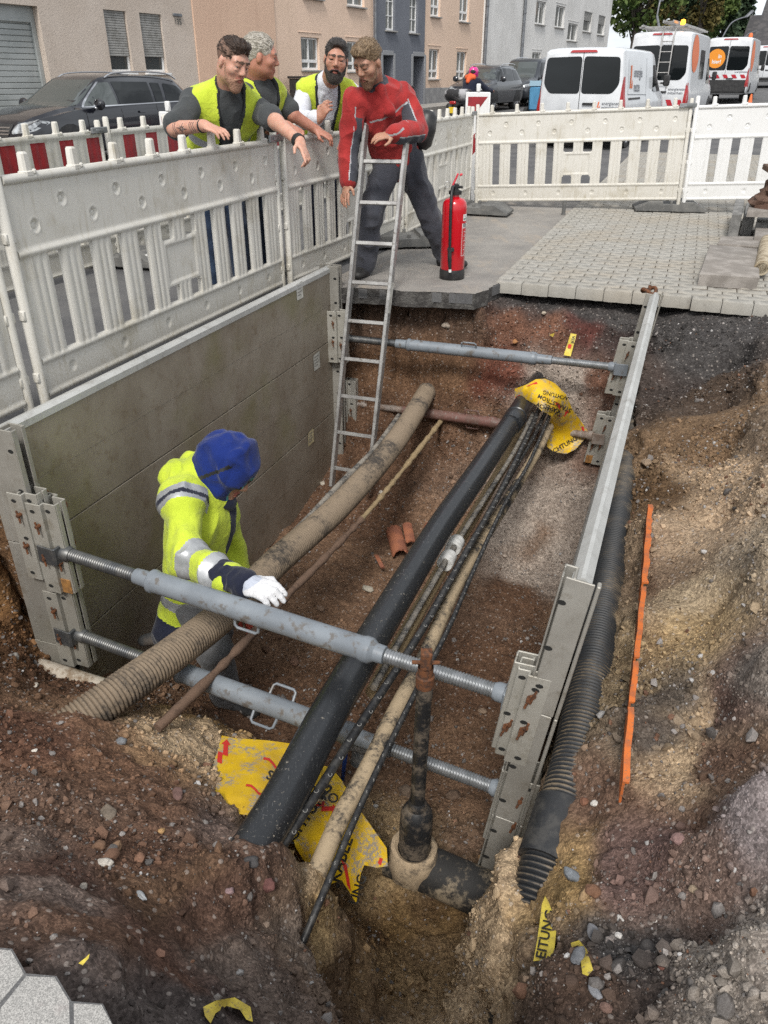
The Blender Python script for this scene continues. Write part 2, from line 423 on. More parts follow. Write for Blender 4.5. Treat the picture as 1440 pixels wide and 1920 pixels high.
# soil colours: real layers and spills, each with a place of its own
CC = []
def cc(px, py, z, col, w=1.0): p = gz(px, py, z); CC.append((p.x, p.y, z, *lin(col), w))
def cs(s, n, z, col, w=1.0): p = W(s, n, z); CC.append((p.x, p.y, z, *lin(col), w))
BR, BD, PU, RD, SA, SG, AS, OC, GR = '7d6450', '674f3e', '705a4c', '735343', 'bba587', 'aca196', '4c4a49', 'a38f78', '938c84'
for s in (2.6, 3.4, 4.2, 4.9):
    for n in (-2.4, -1.8, -1.2, -.6, -.2): cs(s, n, -1.58, BR if (s+n*2) % 1.0 > .35 else BD)
for s, n in ((4.9, -.75), (4.6, -.55), (5.1, -.6), (4.75, -.35), (5.15, -.3)): cs(s, n, -1.5, SG, 1.8)
for n in (-2.3, -1.9, -1.5):
    cs(5.6, n, -.25, '5f4d40'); cs(5.5, n, -.6, '775c46'); cs(5.4, n, -1.0, '6d5442')
for n, c1, c2, c3 in ((-1.15, RD, '74483a', BR), (-.85, RD, SG, BR), (-.55, '5e3b35', SG, SG), (-.3, '4a3f3c', RD, RD)):
    cs(6.0, n, -.14, AS); cs(5.85, n, -.25, c1); cs(5.62, n, -.6, c2); cs(5.4, n, -.95, c3)
cs(6.0, .1, -.13, AS, 2); cs(5.7, .2, -.2, AS, 2); cs(5.4, .3, -.22, AS, 2); cs(5.9, .5, -.1, AS); cs(5.0, .3, -.3, '55483d'); cs(5.1, .15, -.35, '4c4440')
for a in ((1300, 1000, -.35, 'b09b82', 1.6), (1310, 900, -.34, 'ae987e', 1.6), (1290, 1120, -.36, 'a8987f'), (1300, 820, -.32, '7d6750'), (1220, 900, -.38, '6a553f'), (1240, 1060, -.38, '857360'), (1180, 1300, -.45, '8f7f66'), (1235, 1300, -.38, '5c554e'), (1245, 1340, -.38, '57504b'), (1240, 1390, -.38, '5c554e'),
          (1300, 1210, -.37, 'a8926f'), (1310, 1330, -.38, SA), (1280, 1425, -.38, SA), (1260, 1450, -.38, SA, .6), (1150, 1520, -.5, PU), (1300, 1550, -.38, PU), (1220, 1600, -.42, '75605a'), (1350, 1450, -.34, PU), (1200, 1780, -.38, AS), (1300, 1850, -.32, '4a4340'), (1120, 1860, -.36, '5a4a40'), (1080, 1640, -.52, 'a88d62', .7),
          (1410, 1700, -.1, '9a9289'), (1420, 1500, -.1, '8a8180'), (1425, 1250, -.1, '857d75'), (1420, 1000, -.1, '938674'), (1425, 800, -.1, '6f6152'), (1395, 1300, -.25, '6c5850'), (1385, 1600, -.25, '7d6a60')): cc(*a)
for a in ((960, 1760, -.95, SA, 1.6), (900, 1860, -1.0, SA, 1.4), (860, 1910, -1.1, SA), (1000, 1700, -.75, SA), (780, 1760, -1.46, '8f7550'), (700, 1800, -1.4, '6a5238'), (850, 1800, -1.4, '8f785a'), (650, 1880, -1.15, '6c5a48'), (930, 1740, -1.3, 'a08a6a'), (740, 1850, -1.38, '957e5e'), (880, 1720, -1.44, '6b543c'),
          (560, 1650, -.76, SA, .8), (590, 1700, -.9, 'b29a72', .9), (530, 1600, -.7, 'ab9268', .5), (500, 1640, -.66, '655046'), (470, 1700, -.56, '675247'), (520, 1760, -.75, '75604f'), (540, 1800, -.75, '7c6f64'), (480, 1860, -.5, '6c6058'), (420, 1900, -.32, '4f4643'), (340, 1840, -.3, '684f43'),
          (350, 1410, -.86, SA, 1.0), (380, 1380, -.95, SA, 1.0), (300, 1440, -.72, '94785c', .5), (410, 1370, -1.1, 'a98c62'), (290, 1500, -.6, '6c5343'), (400, 1560, -.66, '72625a', .7), (250, 1580, -.46, '654d3f'), (290, 1660, -.44, '66503f', .6), (150, 1500, -.42, PU), (60, 1400, -.55, '6b4f40'), (100, 1620, -.3, '5f4a40'), (60, 1590, -.3, '7a6a60', .4), (100, 1660, -.24, '766860', .4),
          (180, 1740, -.16, '6a5345'), (280, 1760, -.32, '685044'), (400, 1700, -.5, '624c40'), (240, 1860, -.14, '5a5350'), (330, 1890, -.24, '4c4644'), (170, 1420, -.58, '735846'), (60, 1180, -1.0, '7b5c40'), (20, 1100, -.7, '80603f'), (90, 1270, -.92, '5e4636'), (200, 1310, -1.0, '6f5443'), (760, 1610, -1.35, SA), (730, 1620, -1.4, '9a8461'), (860, 1600, -1.45, '75604f'), (980, 1600, -1.5, BD)): cc(*a)
C_ = np.array([c if len(c) == 7 else (*c, 1.0) for c in CC])
col = np.empty((len(Vt), 3), np.float32)
wob = np.stack([fbm(Vt, 4, 2, 31), fbm(Vt, 4, 2, 37), fbm(Vt, 4, 2, 41)], -1)*0.10
for k in range(0, len(Vt), 20000):
    q = Vt[k:k+20000]+wob[k:k+20000]
    d2 = ((q[:, None]-C_[None, :, :3])**2*np.array([1, 1, 1.3])).sum(-1)+2e-4
    w = C_[None, :, 6]/d2**2.4; col[k:k+20000] = (w @ C_[:, 3:6])/w.sum(1, keepdims=True)
k = NT('soil')
at = k.n('ShaderNodeAttribute', attribute_name='Col').outputs['Color']
geo = k.n('ShaderNodeNewGeometry').outputs['Position']
n1 = k.noise(7, 8, 0.65, co=geo); n2 = k.noise(40, 8, 0.72, co=geo); n3 = k.noise(210, 5, 0.75, co=geo)
v1 = k.n('ShaderNodeTexVoronoi', {'Vector': k.n('ShaderNodeMapping', {'Vector': geo, 'Rotation': (.4, .3, .7)}).outputs[0], 'Scale': 62.0})
v2 = k.n('ShaderNodeTexVoronoi', {'Vector': geo, 'Scale': 150.0}); v3 = k.n('ShaderNodeTexVoronoi', {'Vector': geo, 'Scale': 27.0})
def cellval(v): return k.n('ShaderNodeSeparateColor', {'Color': v.outputs['Color']}).outputs[0]
c = k.mix(k.ramp(n1, .35, .68), k.mix(1, at, (.78, .76, .75), 'MULTIPLY'), k.mix(1, at, (1.12, 1.11, 1.10), 'MULTIPLY'))
c = k.mix(k.ramp(n2, .36, .60), k.mix(1, c, (.62, .60, .60), 'MULTIPLY'), c)
c = k.mix(.75, c, k.mix(1, c, k.mix(cellval(v2), (.45, .44, .43), (1.5, 1.5, 1.5)), 'MULTIPLY'))
c = k.mix(k.math('MULTIPLY', k.ramp(cellval(v1), .86, .9), k.math('MULTIPLY', k.ramp(v1.outputs['Distance'], .5, .35), .75)), c, k.mix(.55, at, (.42, .37, .33)))
c = k.mix(k.math('MULTIPLY', k.ramp(n3, .62, .72), .45), c, k.mix(1, c, (2.2, 2.2, 2.2), 'MULTIPLY'))
k.set(Base_Color=c, Roughness=0.95, Specular_IOR_Level=0.2)
def dome(v, r): return k.ramp(v.outputs['Distance'], r, .0)
h = k.math('ADD', k.math('MULTIPLY', k.math('MULTIPLY', dome(v1, .75), cellval(v1)), .55), k.math('ADD', k.math('MULTIPLY', k.math('MULTIPLY', dome(v2, .8), cellval(v2)), .30), k.math('MULTIPLY', n3, .22)))
h = k.math('ADD', h, k.math('MULTIPLY', k.math('MULTIPLY', dome(v3, .8), k.ramp(cellval(v3), .4, 1.0)), .9))
k.bump(h, 1.0, .008)
M_SOIL = k.m
ter = np_mesh('excavation_ground', Vt, Ft, M_SOIL)
ca = ter.data.color_attributes.new('Col', 'FLOAT_COLOR', 'POINT')
ca.data.foreach_set('color', np.concatenate([col, np.ones((len(col), 1), np.float32)], 1).ravel())
bmt = bmesh.new(); bmt.from_mesh(ter.data); bmesh.ops.delete(bmt, geom=[v for v in bmt.verts if not v.link_faces], context='VERTS'); bmt.to_mesh(ter.data); bmt.free()
struct(ter)
from mathutils.bvhtree import BVHTree
TB = BVHTree.FromPolygons([tuple(v) for v in Vt], [tuple(f) for f in Ft])
def hit_px(px, py):
    r = ray(px, py).normalized(); h = TB.ray_cast(O, r)
    return (h[0], h[1]) if h[0] is not None else (None, None)
def drop(x, y):
    h = TB.ray_cast(Vector((x, y, 3)), Vector((0, 0, -1))); return h[0], h[1]
# ------------------------------------------------------------------ street: one sheet to the horizon with the excavation left open
def rise(x, y):
    a = max(0, y-22); b = max(0, x-9)
    return (0.016*a+0.026*b)*min(1, a/8) if a > 0 else 0.0
def grid_lines(a, b, lo, hi, fine, coarse_k=1.35):
    L = list(np.arange(a, b+1e-6, fine)); st = fine; x = b
    while x < hi: st *= coarse_k; x += st; L.append(min(x, hi))
    st = fine; x = a
    while x > lo: st *= coarse_k; x -= st; L.insert(0, max(x, lo))
    return L
gx = grid_lines(-6, 30, -160, 320, 3.0); gy_ = grid_lines(0, 60, -30, 420, 3.0)
X0, X1, Y0, Y1 = -6, 6, 0, 9
bm = bmesh.new(); gv = {}
def gvert(i, j):
    if (i, j) not in gv: gv[(i, j)] = bm.verts.new((gx[i], gy_[j], rise(gx[i], gy_[j])))
    return gv[(i, j)]
for i in range(len(gx)-1):
    for j in range(len(gy_)-1):
        cx, cy = (gx[i]+gx[i+1])/2, (gy_[j]+gy_[j+1])/2
        if X0 < cx < X1 and Y0 < cy < Y1: continue
        bm.faces.new([gvert(i, j), gvert(i+1, j), gvert(i+1, j+1), gvert(i, j+1)])
bm.edges.ensure_lookup_table()
rim = [e for e in bm.edges if e.is_boundary and all(X0-.1 <= v.co.x <= X1+.1 and Y0-.1 <= v.co.y <= Y1+.1 for v in e.verts)]
hv = [bm.verts.new((x, y, 0)) for x, y in HOLE]
he = [bm.edges.new((hv[i], hv[(i+1) % len(hv)])) for i in range(len(hv))]
bmesh.ops.triangle_fill(bm, edges=rim+he, use_beauty=True, normal=(0, 0, 1))
low = [bm.verts.new((v.co.x, v.co.y, -.07)) for v in hv]         # the cut edge of the asphalt
for i in range(len(hv)):
    j = (i+1) % len(hv); bm.faces.new([hv[i], hv[j], low[j], low[i]])
bmesh.ops.recalc_face_normals(bm, faces=bm.faces)
me = bpy.data.meshes.new('road'); bm.to_mesh(me); bm.free()
k = NT('asphalt'); k.co = k.n('ShaderNodeNewGeometry').outputs['Position']
a1 = k.noise(1.1, 6); a2 = k.noise(160, 4, .7); a3 = k.noise(7, 6, .7)
c = k.mix(k.ramp(a1, .35, .65), (.075, .075, .078), (.115, .113, .112)); c = k.mix(k.ramp(a2, .45, .7), c, k.mix(1, c, (1.7, 1.7, 1.68), 'MULTIPLY'))
c = k.mix(k.math('MULTIPLY', k.ramp(a3, .55, .72), .5), c, (.17, .16, .15))
k.set(Base_Color=c, Roughness=.9, Specular_IOR_Level=.3); k.bump(a2, .5, .004); M_ASPH = k.m
me.materials.append(M_ASPH); rd = bpy.data.objects.new('road', me); COL.objects.link(rd); struct(rd)
# worn asphalt path with a thick broken edge above the trench
k = NT('worn_path'); k.co = k.n('ShaderNodeNewGeometry').outputs['Position']
a1 = k.noise(1.7, 7, .65); a2 = k.noise(140, 4, .7); a3 = k.noise(4.5, 8, .7, sc3=(1, .35, 1)); a4 = k.noise(11, 6, .7, sc3=(.35, 1, 1))
c = k.mix(k.ramp(a1, .3, .7), (.215, .203, .19), (.31, .29, .265)); c = k.mix(k.ramp(a2, .42, .7), k.mix(1, c, (.8, .8, .8), 'MULTIPLY'), k.mix(1, c, (1.3, 1.3, 1.28), 'MULTIPLY'))
c = k.mix(k.math('MULTIPLY', k.ramp(a3, .5, .7), .7), c, (.34, .29, .235)); c = k.mix(k.math('MULTIPLY', k.ramp(a4, .58, .7), .5), c, (.42, .38, .32))
k.set(Base_Color=c, Roughness=.92, Specular_IOR_Level=.25); k.bump(a2, .5, .004); M_PATH = k.m
pp = [(5.44, -2.52), (5.46, -2.30), (5.52, -2.0), (5.50, -1.85), (5.57, -1.6), (5.60, -1.36), (5.72, -1.30), (5.95, -1.27), (6.10, -1.23), (10.75, -1.16), (10.75, -2.45), (8.0, -2.52)]
mb = MB(); mb.prism([tuple((W(s, n, 0)+Vector((random.uniform(-.012, .012), random.uniform(-.012, .012), 0)))[:2]) for s, n in [(a_[0]+(b_[0]-a_[0])*q/6, a_[1]+(b_[1]-a_[1])*q/6) for a_, b_ in zip(pp, pp[1:]+pp[:1]) for q in range(6)]], -.11, .006); mb.m = [0 if len(f) > 4 else 1 for f in mb.f]; pth = mb.build('path', [M_PATH, mat('broken_asphalt_edge', (.05, .046, .043), (.10, .095, .088), 18, .95, bump=1, bscale=70, bdist=.015)], angle=30); struct(pth)
# block paving
k = NT('concrete_block'); k.co = k.n('ShaderNodeNewGeometry').outputs['Position']
rnd = k.n('ShaderNodeNewGeometry').outputs['Random Per Island']
a2 = k.noise(150, 4, .7); a1 = k.noise(1.6, 6); a5 = k.noise(18, 6, .7)
c = k.mix(rnd, (.345, .33, .295), (.39, .375, .34)); c = k.mix(k.ramp(a1, .4, .7), c, (.37, .335, .28)); c = k.mix(k.ramp(a2, .4, .7), k.mix(1, c, (.8, .8, .8), 'MULTIPLY'), c)
c = k.mix(k.math('MULTIPLY', k.ramp(a5, .56, .7), .5), c, (.2, .185, .165))
k.set(Base_Color=c, Roughness=.9, Specular_IOR_Level=.25); k.bump(a2, .4, .003); M_BLOCK = k.m
M_SANDJ = mat('joint_sand', '3c352c', '57493a', 14, .95)
mb = MB(); L_, B_ = .205, .105
def block(s, n, thick, L_=.205):
    top = []; nseg = 8
    hl, hb = L_/2-.0025, B_/2-.002
    def wv(t): return .0055*math.cos(t*math.pi*2)
    for i in range(nseg+1):
        t = -1+2*i/nseg; top.append((hb+wv(t), t*hl))
    for i in range(nseg+1):
        t = 1-2*i/nseg; top.append((-hb+wv(t), t*hl))
    z = random.uniform(-.0025, .0025); tl = [random.uniform(-.006, .006), random.uniform(-.006, .006)]
    rings = []; m = len(top)
    for sc_, zz in ((1, -thick), (1, -.006), (.94, 0)):
        for (a, b) in top:
            aa = a*(1-(1-sc_)*1.2); bb = b*(1-(1-sc_)*.6); rings.append(W(s+aa, n+bb, zz+z+tl[0]*aa+tl[1]*bb+.016))
    f = []
    for r in range(2):
        for i in range(m):
            j = (i+1) % m; f.append((r*m+i, r*m+j, (r+1)*m+j, (r+1)*m+i))
    f.append(tuple(range(2*m, 3*m))); f = [q[::-1] for q in f]
    mb.add(rings, f)
row = 0; s = 6.055
while s < 19:
    edge = 6.12 if s < 6.2 else 0
    n = -1.19+(L_*.0 if row % 2 == 0 else L_*.5)
    while n < 3.4+.35*(s-6):
        p = W(s, n, 0); uu = p.x/(p.y*CP+.67)
        if uu < .56 and not (s < 6.2 and n > 1.2): block(s+(.0 if n < .2 else -.05*(s < 6.4)), n, .085 if s < 6.5 else .03)
        n += L_
    if row % 2: block(s, -1.19-L_*.25, .03, L_*.5)
    s += B_; row += 1
pav = mb.build('pavement', M_BLOCK, angle=60); struct(pav)
mb = MB(); mb.quad(W(6.14, -1.29, .0075), W(19, -1.29, .0075), W(19, 8, .0075), W(6.14, 3.2, .0075)); bed = mb.build('pavement_bed', M_SANDJ); struct(bed)
# footway in front of the houses (across the street)
FD = Vector((.4695, .883, 0)); FN = Vector((.883, -.4695, 0)); FO = Vector((-6.65, 23.6, 0))     # along and out of the facades
def FW(a, o, z): return FO+FD*a+FN*o+Vector((0, 0, z))
M_KERB = mat('kerb_stone', '8d8a85', 'a29d96', 5, .9, bump=.3, bscale=60)
mb = MB()
for i in range(30):
    a0, a1 = -20+i*4, -16+i*4
    z0, z1 = [rise(*FW(a, 1.4, 0)[:2]) for a in (a0, a1)]
    v = [FW(a0, 0, z0+.12), FW(a1, 0, z1+.12), FW(a1, 1.6, z1+.12), FW(a0, 1.6, z0+.12), FW(a0, 1.6, z0-.3), FW(a1, 1.6, z1-.3)]
    mb.add(v, [(3, 2, 1, 0), (4, 5, 2, 3)])
fw = mb.build('footway', M_KERB, smooth=False); struct(fw)
# big paving stones by the photographer's feet
k = NT('speckled_stone'); k.co = k.n('ShaderNodeNewGeometry').outputs['Position']
a1 = k.noise(420, 3, .8); a2 = k.noise(12, 5)
c = k.mix(k.ramp(a1, .40, .62), (.20, .195, .185), (.45, .435, .41)); c = k.mix(k.math('MULTIPLY', k.ramp(a2, .5, .7), .5), c, (.36, .30, .29)); k.set(Base_Color=c, Roughness=.85); k.bump(a1, .35, .002); M_SPECK = k.m
for lab, poly in (('speckled grey paving stone cut off by the left edge of the photo', [(-70, 1772), (22, 1781), (47, 1826), (-4, 1886), (-90, 1890)]),
                  ('speckled grey paving stone between two others at the soil edge', [(49, 1829), (104, 1831), (132, 1877), (134, 1960), (-20, 1960), (0, 1890)]),
                  ('speckled grey paving stone nearest the photographer at the soil edge', [(137, 1880), (191, 1883), (214, 1925), (200, 1990), (139, 1990)])):
    p2 = [gz(x, y, .0) for x, y in poly]; cx = sum((p for p in p2), Vector())/len(p2)
    pts = [(p.x-cx.x, p.y-cx.y) for p in p2]
    if sum(pts[i][0]*pts[(i+1) % len(pts)][1]-pts[(i+1) % len(pts)][0]*pts[i][1] for i in range(len(pts))) < 0: pts.reverse()
    m = len(pts); v = []
    for sc_, z in ((1, -.08), (1, -.004), (.965, .001)): v += [(x*sc_, y*sc_, z) for x, y in pts]
    f = [(r*m+i, r*m+(i+1) % m, (r+1)*m+(i+1) % m, (r+1)*m+i) for r in range(2) for i in range(m)]+[tuple(range(2*m, 3*m))]
    mb = MB(); mb.add(v, f); o = mb.build('paving_stone', M_SPECK, angle=25); o.location = cx
    tag(o, lab, 'paving stone', 'paving stones at the near edge')

# soil face behind the left panel, below the road
mb = MB(); pl_ = [(1.0, -3.1), (2.0, -2.86), (2.17, -2.74), (2.20, -2.56), (5.62, -2.56), (5.75, -2.7)]
pts = resample([W(a, b, 0) for a, b in pl_], .06); zs_ = np.linspace(-.10, -2.0, 30); nn0 = len(zs_)
P_ = np.array([[p.x, p.y, z] for p in pts for z in zs_]); w_ = .05*fbm(P_, 6, 3, 91)+.03*fbm(P_, 18, 2, 92); P_ = P_+np.array([DN.x, DN.y, 0])*w_[:, None]*.6
ii_ = np.arange(len(P_)).reshape(-1, nn0); Fq_ = np.stack([ii_[:-1, :-1], ii_[:-1, 1:], ii_[1:, 1:], ii_[1:, :-1]], -1).reshape(-1, 4)
sf = np_mesh('trench_side_soil', P_, Fq_, M_SOIL); struct(sf); ca = sf.data.color_attributes.new('Col', 'FLOAT_COLOR', 'POINT'); ca.data.foreach_set('color', np.tile(np.array([*lin('71573f'), 1.0], np.float32), len(P_)))
# ------------------------------------------------------------------ metals
def alu(name, a, b, stain, olive=0.0, sc3=None):
    k = NT(name); k.co = k.n('ShaderNodeNewGeometry').outputs['Position']
    n1 = k.noise(2.3, 8, .65); n2 = k.noise(14, 6, .7, sc3=sc3); n3 = k.noise(1.3, 5, .6); n4 = k.noise(180, 3, .8)
    n5 = k.noise(60, 5, .75, sc3=(1, 1, .25))
    c = k.mix(k.ramp(n1, .35, .65), a, b); c = k.mix(k.math('MULTIPLY', k.ramp(n2, .5, .72), .55), c, stain)
    if olive: c = k.mix(k.math('MULTIPLY', k.ramp(n3, .48, .68), olive), c, (.20, .185, .085))
    c = k.mix(k.math('MULTIPLY', k.ramp(n4, .62, .7), .35), c, k.mix(1, c, (1.6, 1.6, 1.55), 'MULTIPLY'))
    c = k.mix(k.math('MULTIPLY', k.ramp(n5, .60, .70), .4), c, k.mix(1, c, (.5, .48, .45), 'MULTIPLY'))
    k.set(Base_Color=c, Metallic=.35, Roughness=.55, Specular_IOR_Level=.4); k.bump(n2, .15, .003); MATS[name] = k.m; return k.m
M_PANEL = alu('weathered_aluminium', (.245, .208, .162), (.315, .278, .225), (.165, .12, .075), .6)
M_PANELR = alu('bare_aluminium', (.36, .355, .33), (.44, .435, .41), (.25, .235, .2), .1)
M_RAIL = alu('rail_aluminium', (.27, .255, .225), (.36, .345, .31), (.17, .145, .11), .25)
M_RIDGE = alu('bright_aluminium', (.42, .42, .40), (.54, .54, .52), (.27, .255, .23))
M_BRK = alu('bracket_aluminium', (.33, .315, .275), (.43, .415, .37), (.2, .17, .12))
M_HOLE = mat('dark_hole', (.012, .012, .011), rough=.9)
M_RUST = mat('rust', (.16, .062, .025), (.075, .038, .024), 60, .85, .2, bump=.4, bscale=200, bdist=.002)
M_SPGREY = mat('grey_strut_paint', (.215, .24, .265), (.17, .19, .212), 4, .42, 0, c3=(.13, .12, .11), lo=.4, hi=.65, bump=.06, bscale=70)
M_SPDARK = mat('dark_thread', (.10, .105, .11), (.16, .16, .155), 18, .45, .6)
M_SPZINC = mat('zinc_thread', (.27, .28, .29), (.2, .21, .215), 22, .4, .6)
M_SPRUST = mat('rusty_thread', (.20, .15, .12), (.28, .24, .21), 20, .7, .2)
M_SPRED = mat('red_strut_paint', (.17, .085, .07), (.13, .075, .06), 9, .6, 0, c3=(.2, .17, .15))
M_PAPER = mat('paper_sticker', (.50, .49, .44), (.36, .35, .31), 14, .8)
M_PAPERY = mat('yellowed_sticker', (.52, .45, .27), (.42, .35, .2), 16, .8, c3=(.2, .17, .12))
def holes(mb, pts, ax, r=.009, mi=1):
    for p in pts:
        M = frame(p, ax.cross(Vector((0, 0, 1))), None, ax) if abs(ax.z) < .9 else TR(p)
        mb.add([(r*1.5*math.cos(t*math.pi/5), r*math.sin(t*math.pi/5), .0012) for t in range(10)], [tuple(range(10))], M, mi)
def panel(name, label, s0, s1, nface, inward, z_edges, tilt, mats, back=.085, ridge=1.0, slim=False):
    """trench sheet: local x along the trench, y towards the trench, z up"""
    root = thing(name, label, 'shoring panel', W(s0, nface, z_edges[0]), rot=None, group=None)
    X = DS.copy(); Yv = DN*inward; Z = X.cross(Yv); 
    if Z.z < 0: Z = -Z
    Mx = Matrix(((X.x, Yv.x, 0), (X.y, Yv.y, 0), (0, 0, 1))).to_4x4()
    T = Matrix.Translation(W(s0, nface, z_edges[0])) @ Mx @ Matrix.Rotation(tilt, 4, 'X')
    root['_T'] = 0; del root['_T']
    L = s1-s0; z0 = z_edges[0]
    groups = [(z_edges[i], z_edges[i+1]) for i in range(len(z_edges)-1)]
    mb = MB()
    for i, (a, b) in enumerate(groups):
        gap = .004 if i % 2 == 0 else .0004
        g2 = .004 if i % 2 == 1 else .0004
        mb.box((L/2, -back/2-.001*(i % 2), (a+b)/2-z0+(g2-gap)/2), (L-.14, back, (a-b)-gap-g2), None, .0012)
    mb.box((L/2, -back/2, (z_edges[0]+z_edges[-1])/2-z0), (L-.16, back-.02, z_edges[0]-z_edges[-1]-.02))
    fixflip(mb, T); board = mb.build('panel_board', mats[0], root, origin=None, angle=30, M=None)
    # ridge on top
    mb = MB(); t = .028*ridge
    prof = [(.004, 0), (-back*.38, t), (-back*.62, t), (-back-.004, .004), (-back-.004, -.03), (.004, -.03)]
    v = [(x, y, z) for x in (.01, L-.01) for y, z in prof]; m = len(prof)
    mb.add(v, [(i, (i+1) % m, m+(i+1) % m, m+i) for i in range(m)]+[tuple(range(m-1, -1, -1)), tuple(range(m, 2*m))])
    fixflip(mb, T); mb.build('top_ridge', mats[1], root, smooth=False)
    # end rails, built of three stacked pieces
    H = z_edges[0]-z_edges[-1]
    for xe, sg in ((0.0, 1), (L, -1)):
        mb = MB(); cuts = [.02, -.52, -1.06, -H-.03]
        for a, b in zip(cuts, cuts[1:]):
            zc, hz = (a+b)/2, (a-b)-.004; off = .003*(cuts.index(a) % 2)
            mb.box((xe+sg*.004, (-.02 if not slim else -.022)+off, zc), (.008, .18 if not slim else .085, hz), None, .002)             # end face
            mb.box((xe+sg*.07, (.028 if not slim else .012)+off, zc), (.008, .085 if not slim else .04, hz), None, .002)             # inner flange
            mb.box((xe+sg*.037, -.004+off, zc), (.06, .008, hz), None, .002)
            mb.box((xe+sg*.012, -back-.024, zc), (.03, .012, hz), None, .003)
            yl = .068 if not slim else .03; mb.box((xe+sg*.014, yl+off, zc), (.028, .006, hz), None, .002)
            mb.box((xe+sg*.064, yl+off, zc), (.02, .006, hz), None, .002)
            for q in range(3):
                for xx, ax in ((xe-.0005*sg, Vector((-sg, 0, 0))), (xe+sg*.0745, Vector((sg, 0, 0)))):
                    holes(mb, [Vector((xx, .045 if not slim else .012, zc-hz/2+hz*(q+.5)/3))], ax)
        fixflip(mb, T); mb.build('end_rail', [mats[2], M_HOLE], root, smooth=False)
    return root, T
def fixflip(mb, T):
    """panel-local coordinates -> world, then relative to the panel root (un-mirrored)"""
    o = T.to_translation(); mb.v = [(T @ p)-o for p in mb.v]
    if T.to_3x3().determinant() < 0: mb.f = [tuple(reversed(f)) for f in mb.f]
ZE = [.15, -.12, -.39, -.69, -.985, -1.28, -1.58]
pl, TL_ = panel('shoring_panel', 'tall weathered grey metal sheeting panel lining the left trench side below the white barrier', 2.13, 5.47, -2.42, 1, ZE, 0.0, (M_PANEL, M_RIDGE, M_RAIL), back=.05, ridge=.4)
ZR = [.10, -.17, -.44, -.72, -1.0, -1.2, -1.40]
pr, TR_ = panel('shoring_panel', 'leaning metal sheeting panel with bright top ridge beside the black ribbed duct', 1.93, 5.62, -.13, -1, ZR, R(7.0), (M_PANELR, M_RIDGE, M_RAIL), back=.052, ridge=.9, slim=True)
for px, py, sz, M_ in ((562, 545, .10, M_PAPER), (594, 677, .11, M_PAPER), (583, 820, .10, M_PAPERY)):
    p = gn(px, py, -2.417); mb = MB(); h = sz/2
    a = DS*h; z = Vector((0, 0, 1.15*h)); mb.quad(p-a-z, p-a+z*.9, p+a+z, p+a*1.05-z)
    for q in range(4):
        zz = z*(.55-.36*q); mb.quad(p-a*.75+zz+DN*.001, p-a*.75+zz*1+z*.12+DN*.001, p+a*(.6-.3*(q % 2))+zz+z*.12+DN*.001, p+a*(.6-.3*(q % 2))+zz+DN*.001, 1)
    o = mb.build('panel_sticker', [M_ if M_ is M_PAPERY else M_PAPER, MATS['paper_sticker'] if 0 else mat('faded_print', (.22, .21, .19), rough=.8)], pl, smooth=False)
    o.location = -Vector(pl.location)
def strut_t(A, B, px):
    lo, hi = -.2, 1.2
    def X(t):
        p = A.lerp(B, t)-O; fw = p.y*CP-p.z*SP; return 720+F_PX*p.x/fw
    up = X(1) > X(0)
    for _ in range(40):
        m = (lo+hi)/2
        if (X(m) < px) == up: lo = m
        else: hi = m
    return (lo+hi)/2
def thread(mb, a, b, r, pitch=.011, seg=16):
    n = max(2, int((b-a).length/pitch)); pts = []; rr = []
    for i in range(n):
        for f, k in ((0.08, .9), (.32, 1.0), (.62, 1.0), (.88, .9)): pts.append(a.lerp(b, (i+f)/n)); rr.append(r*k)
    mb.tube(pts, rr, seg)
def handle(mb, p, axis, out, w=.11, h=.05, r=.006):
    ax = axis*w/2; pts = [p-ax, p-ax*.96+out*h*.8, p-ax*.75+out*h, p+ax*.75+out*h, p+ax*.96+out*h*.8, p+ax]
    mb.tube(pts, r, 8)
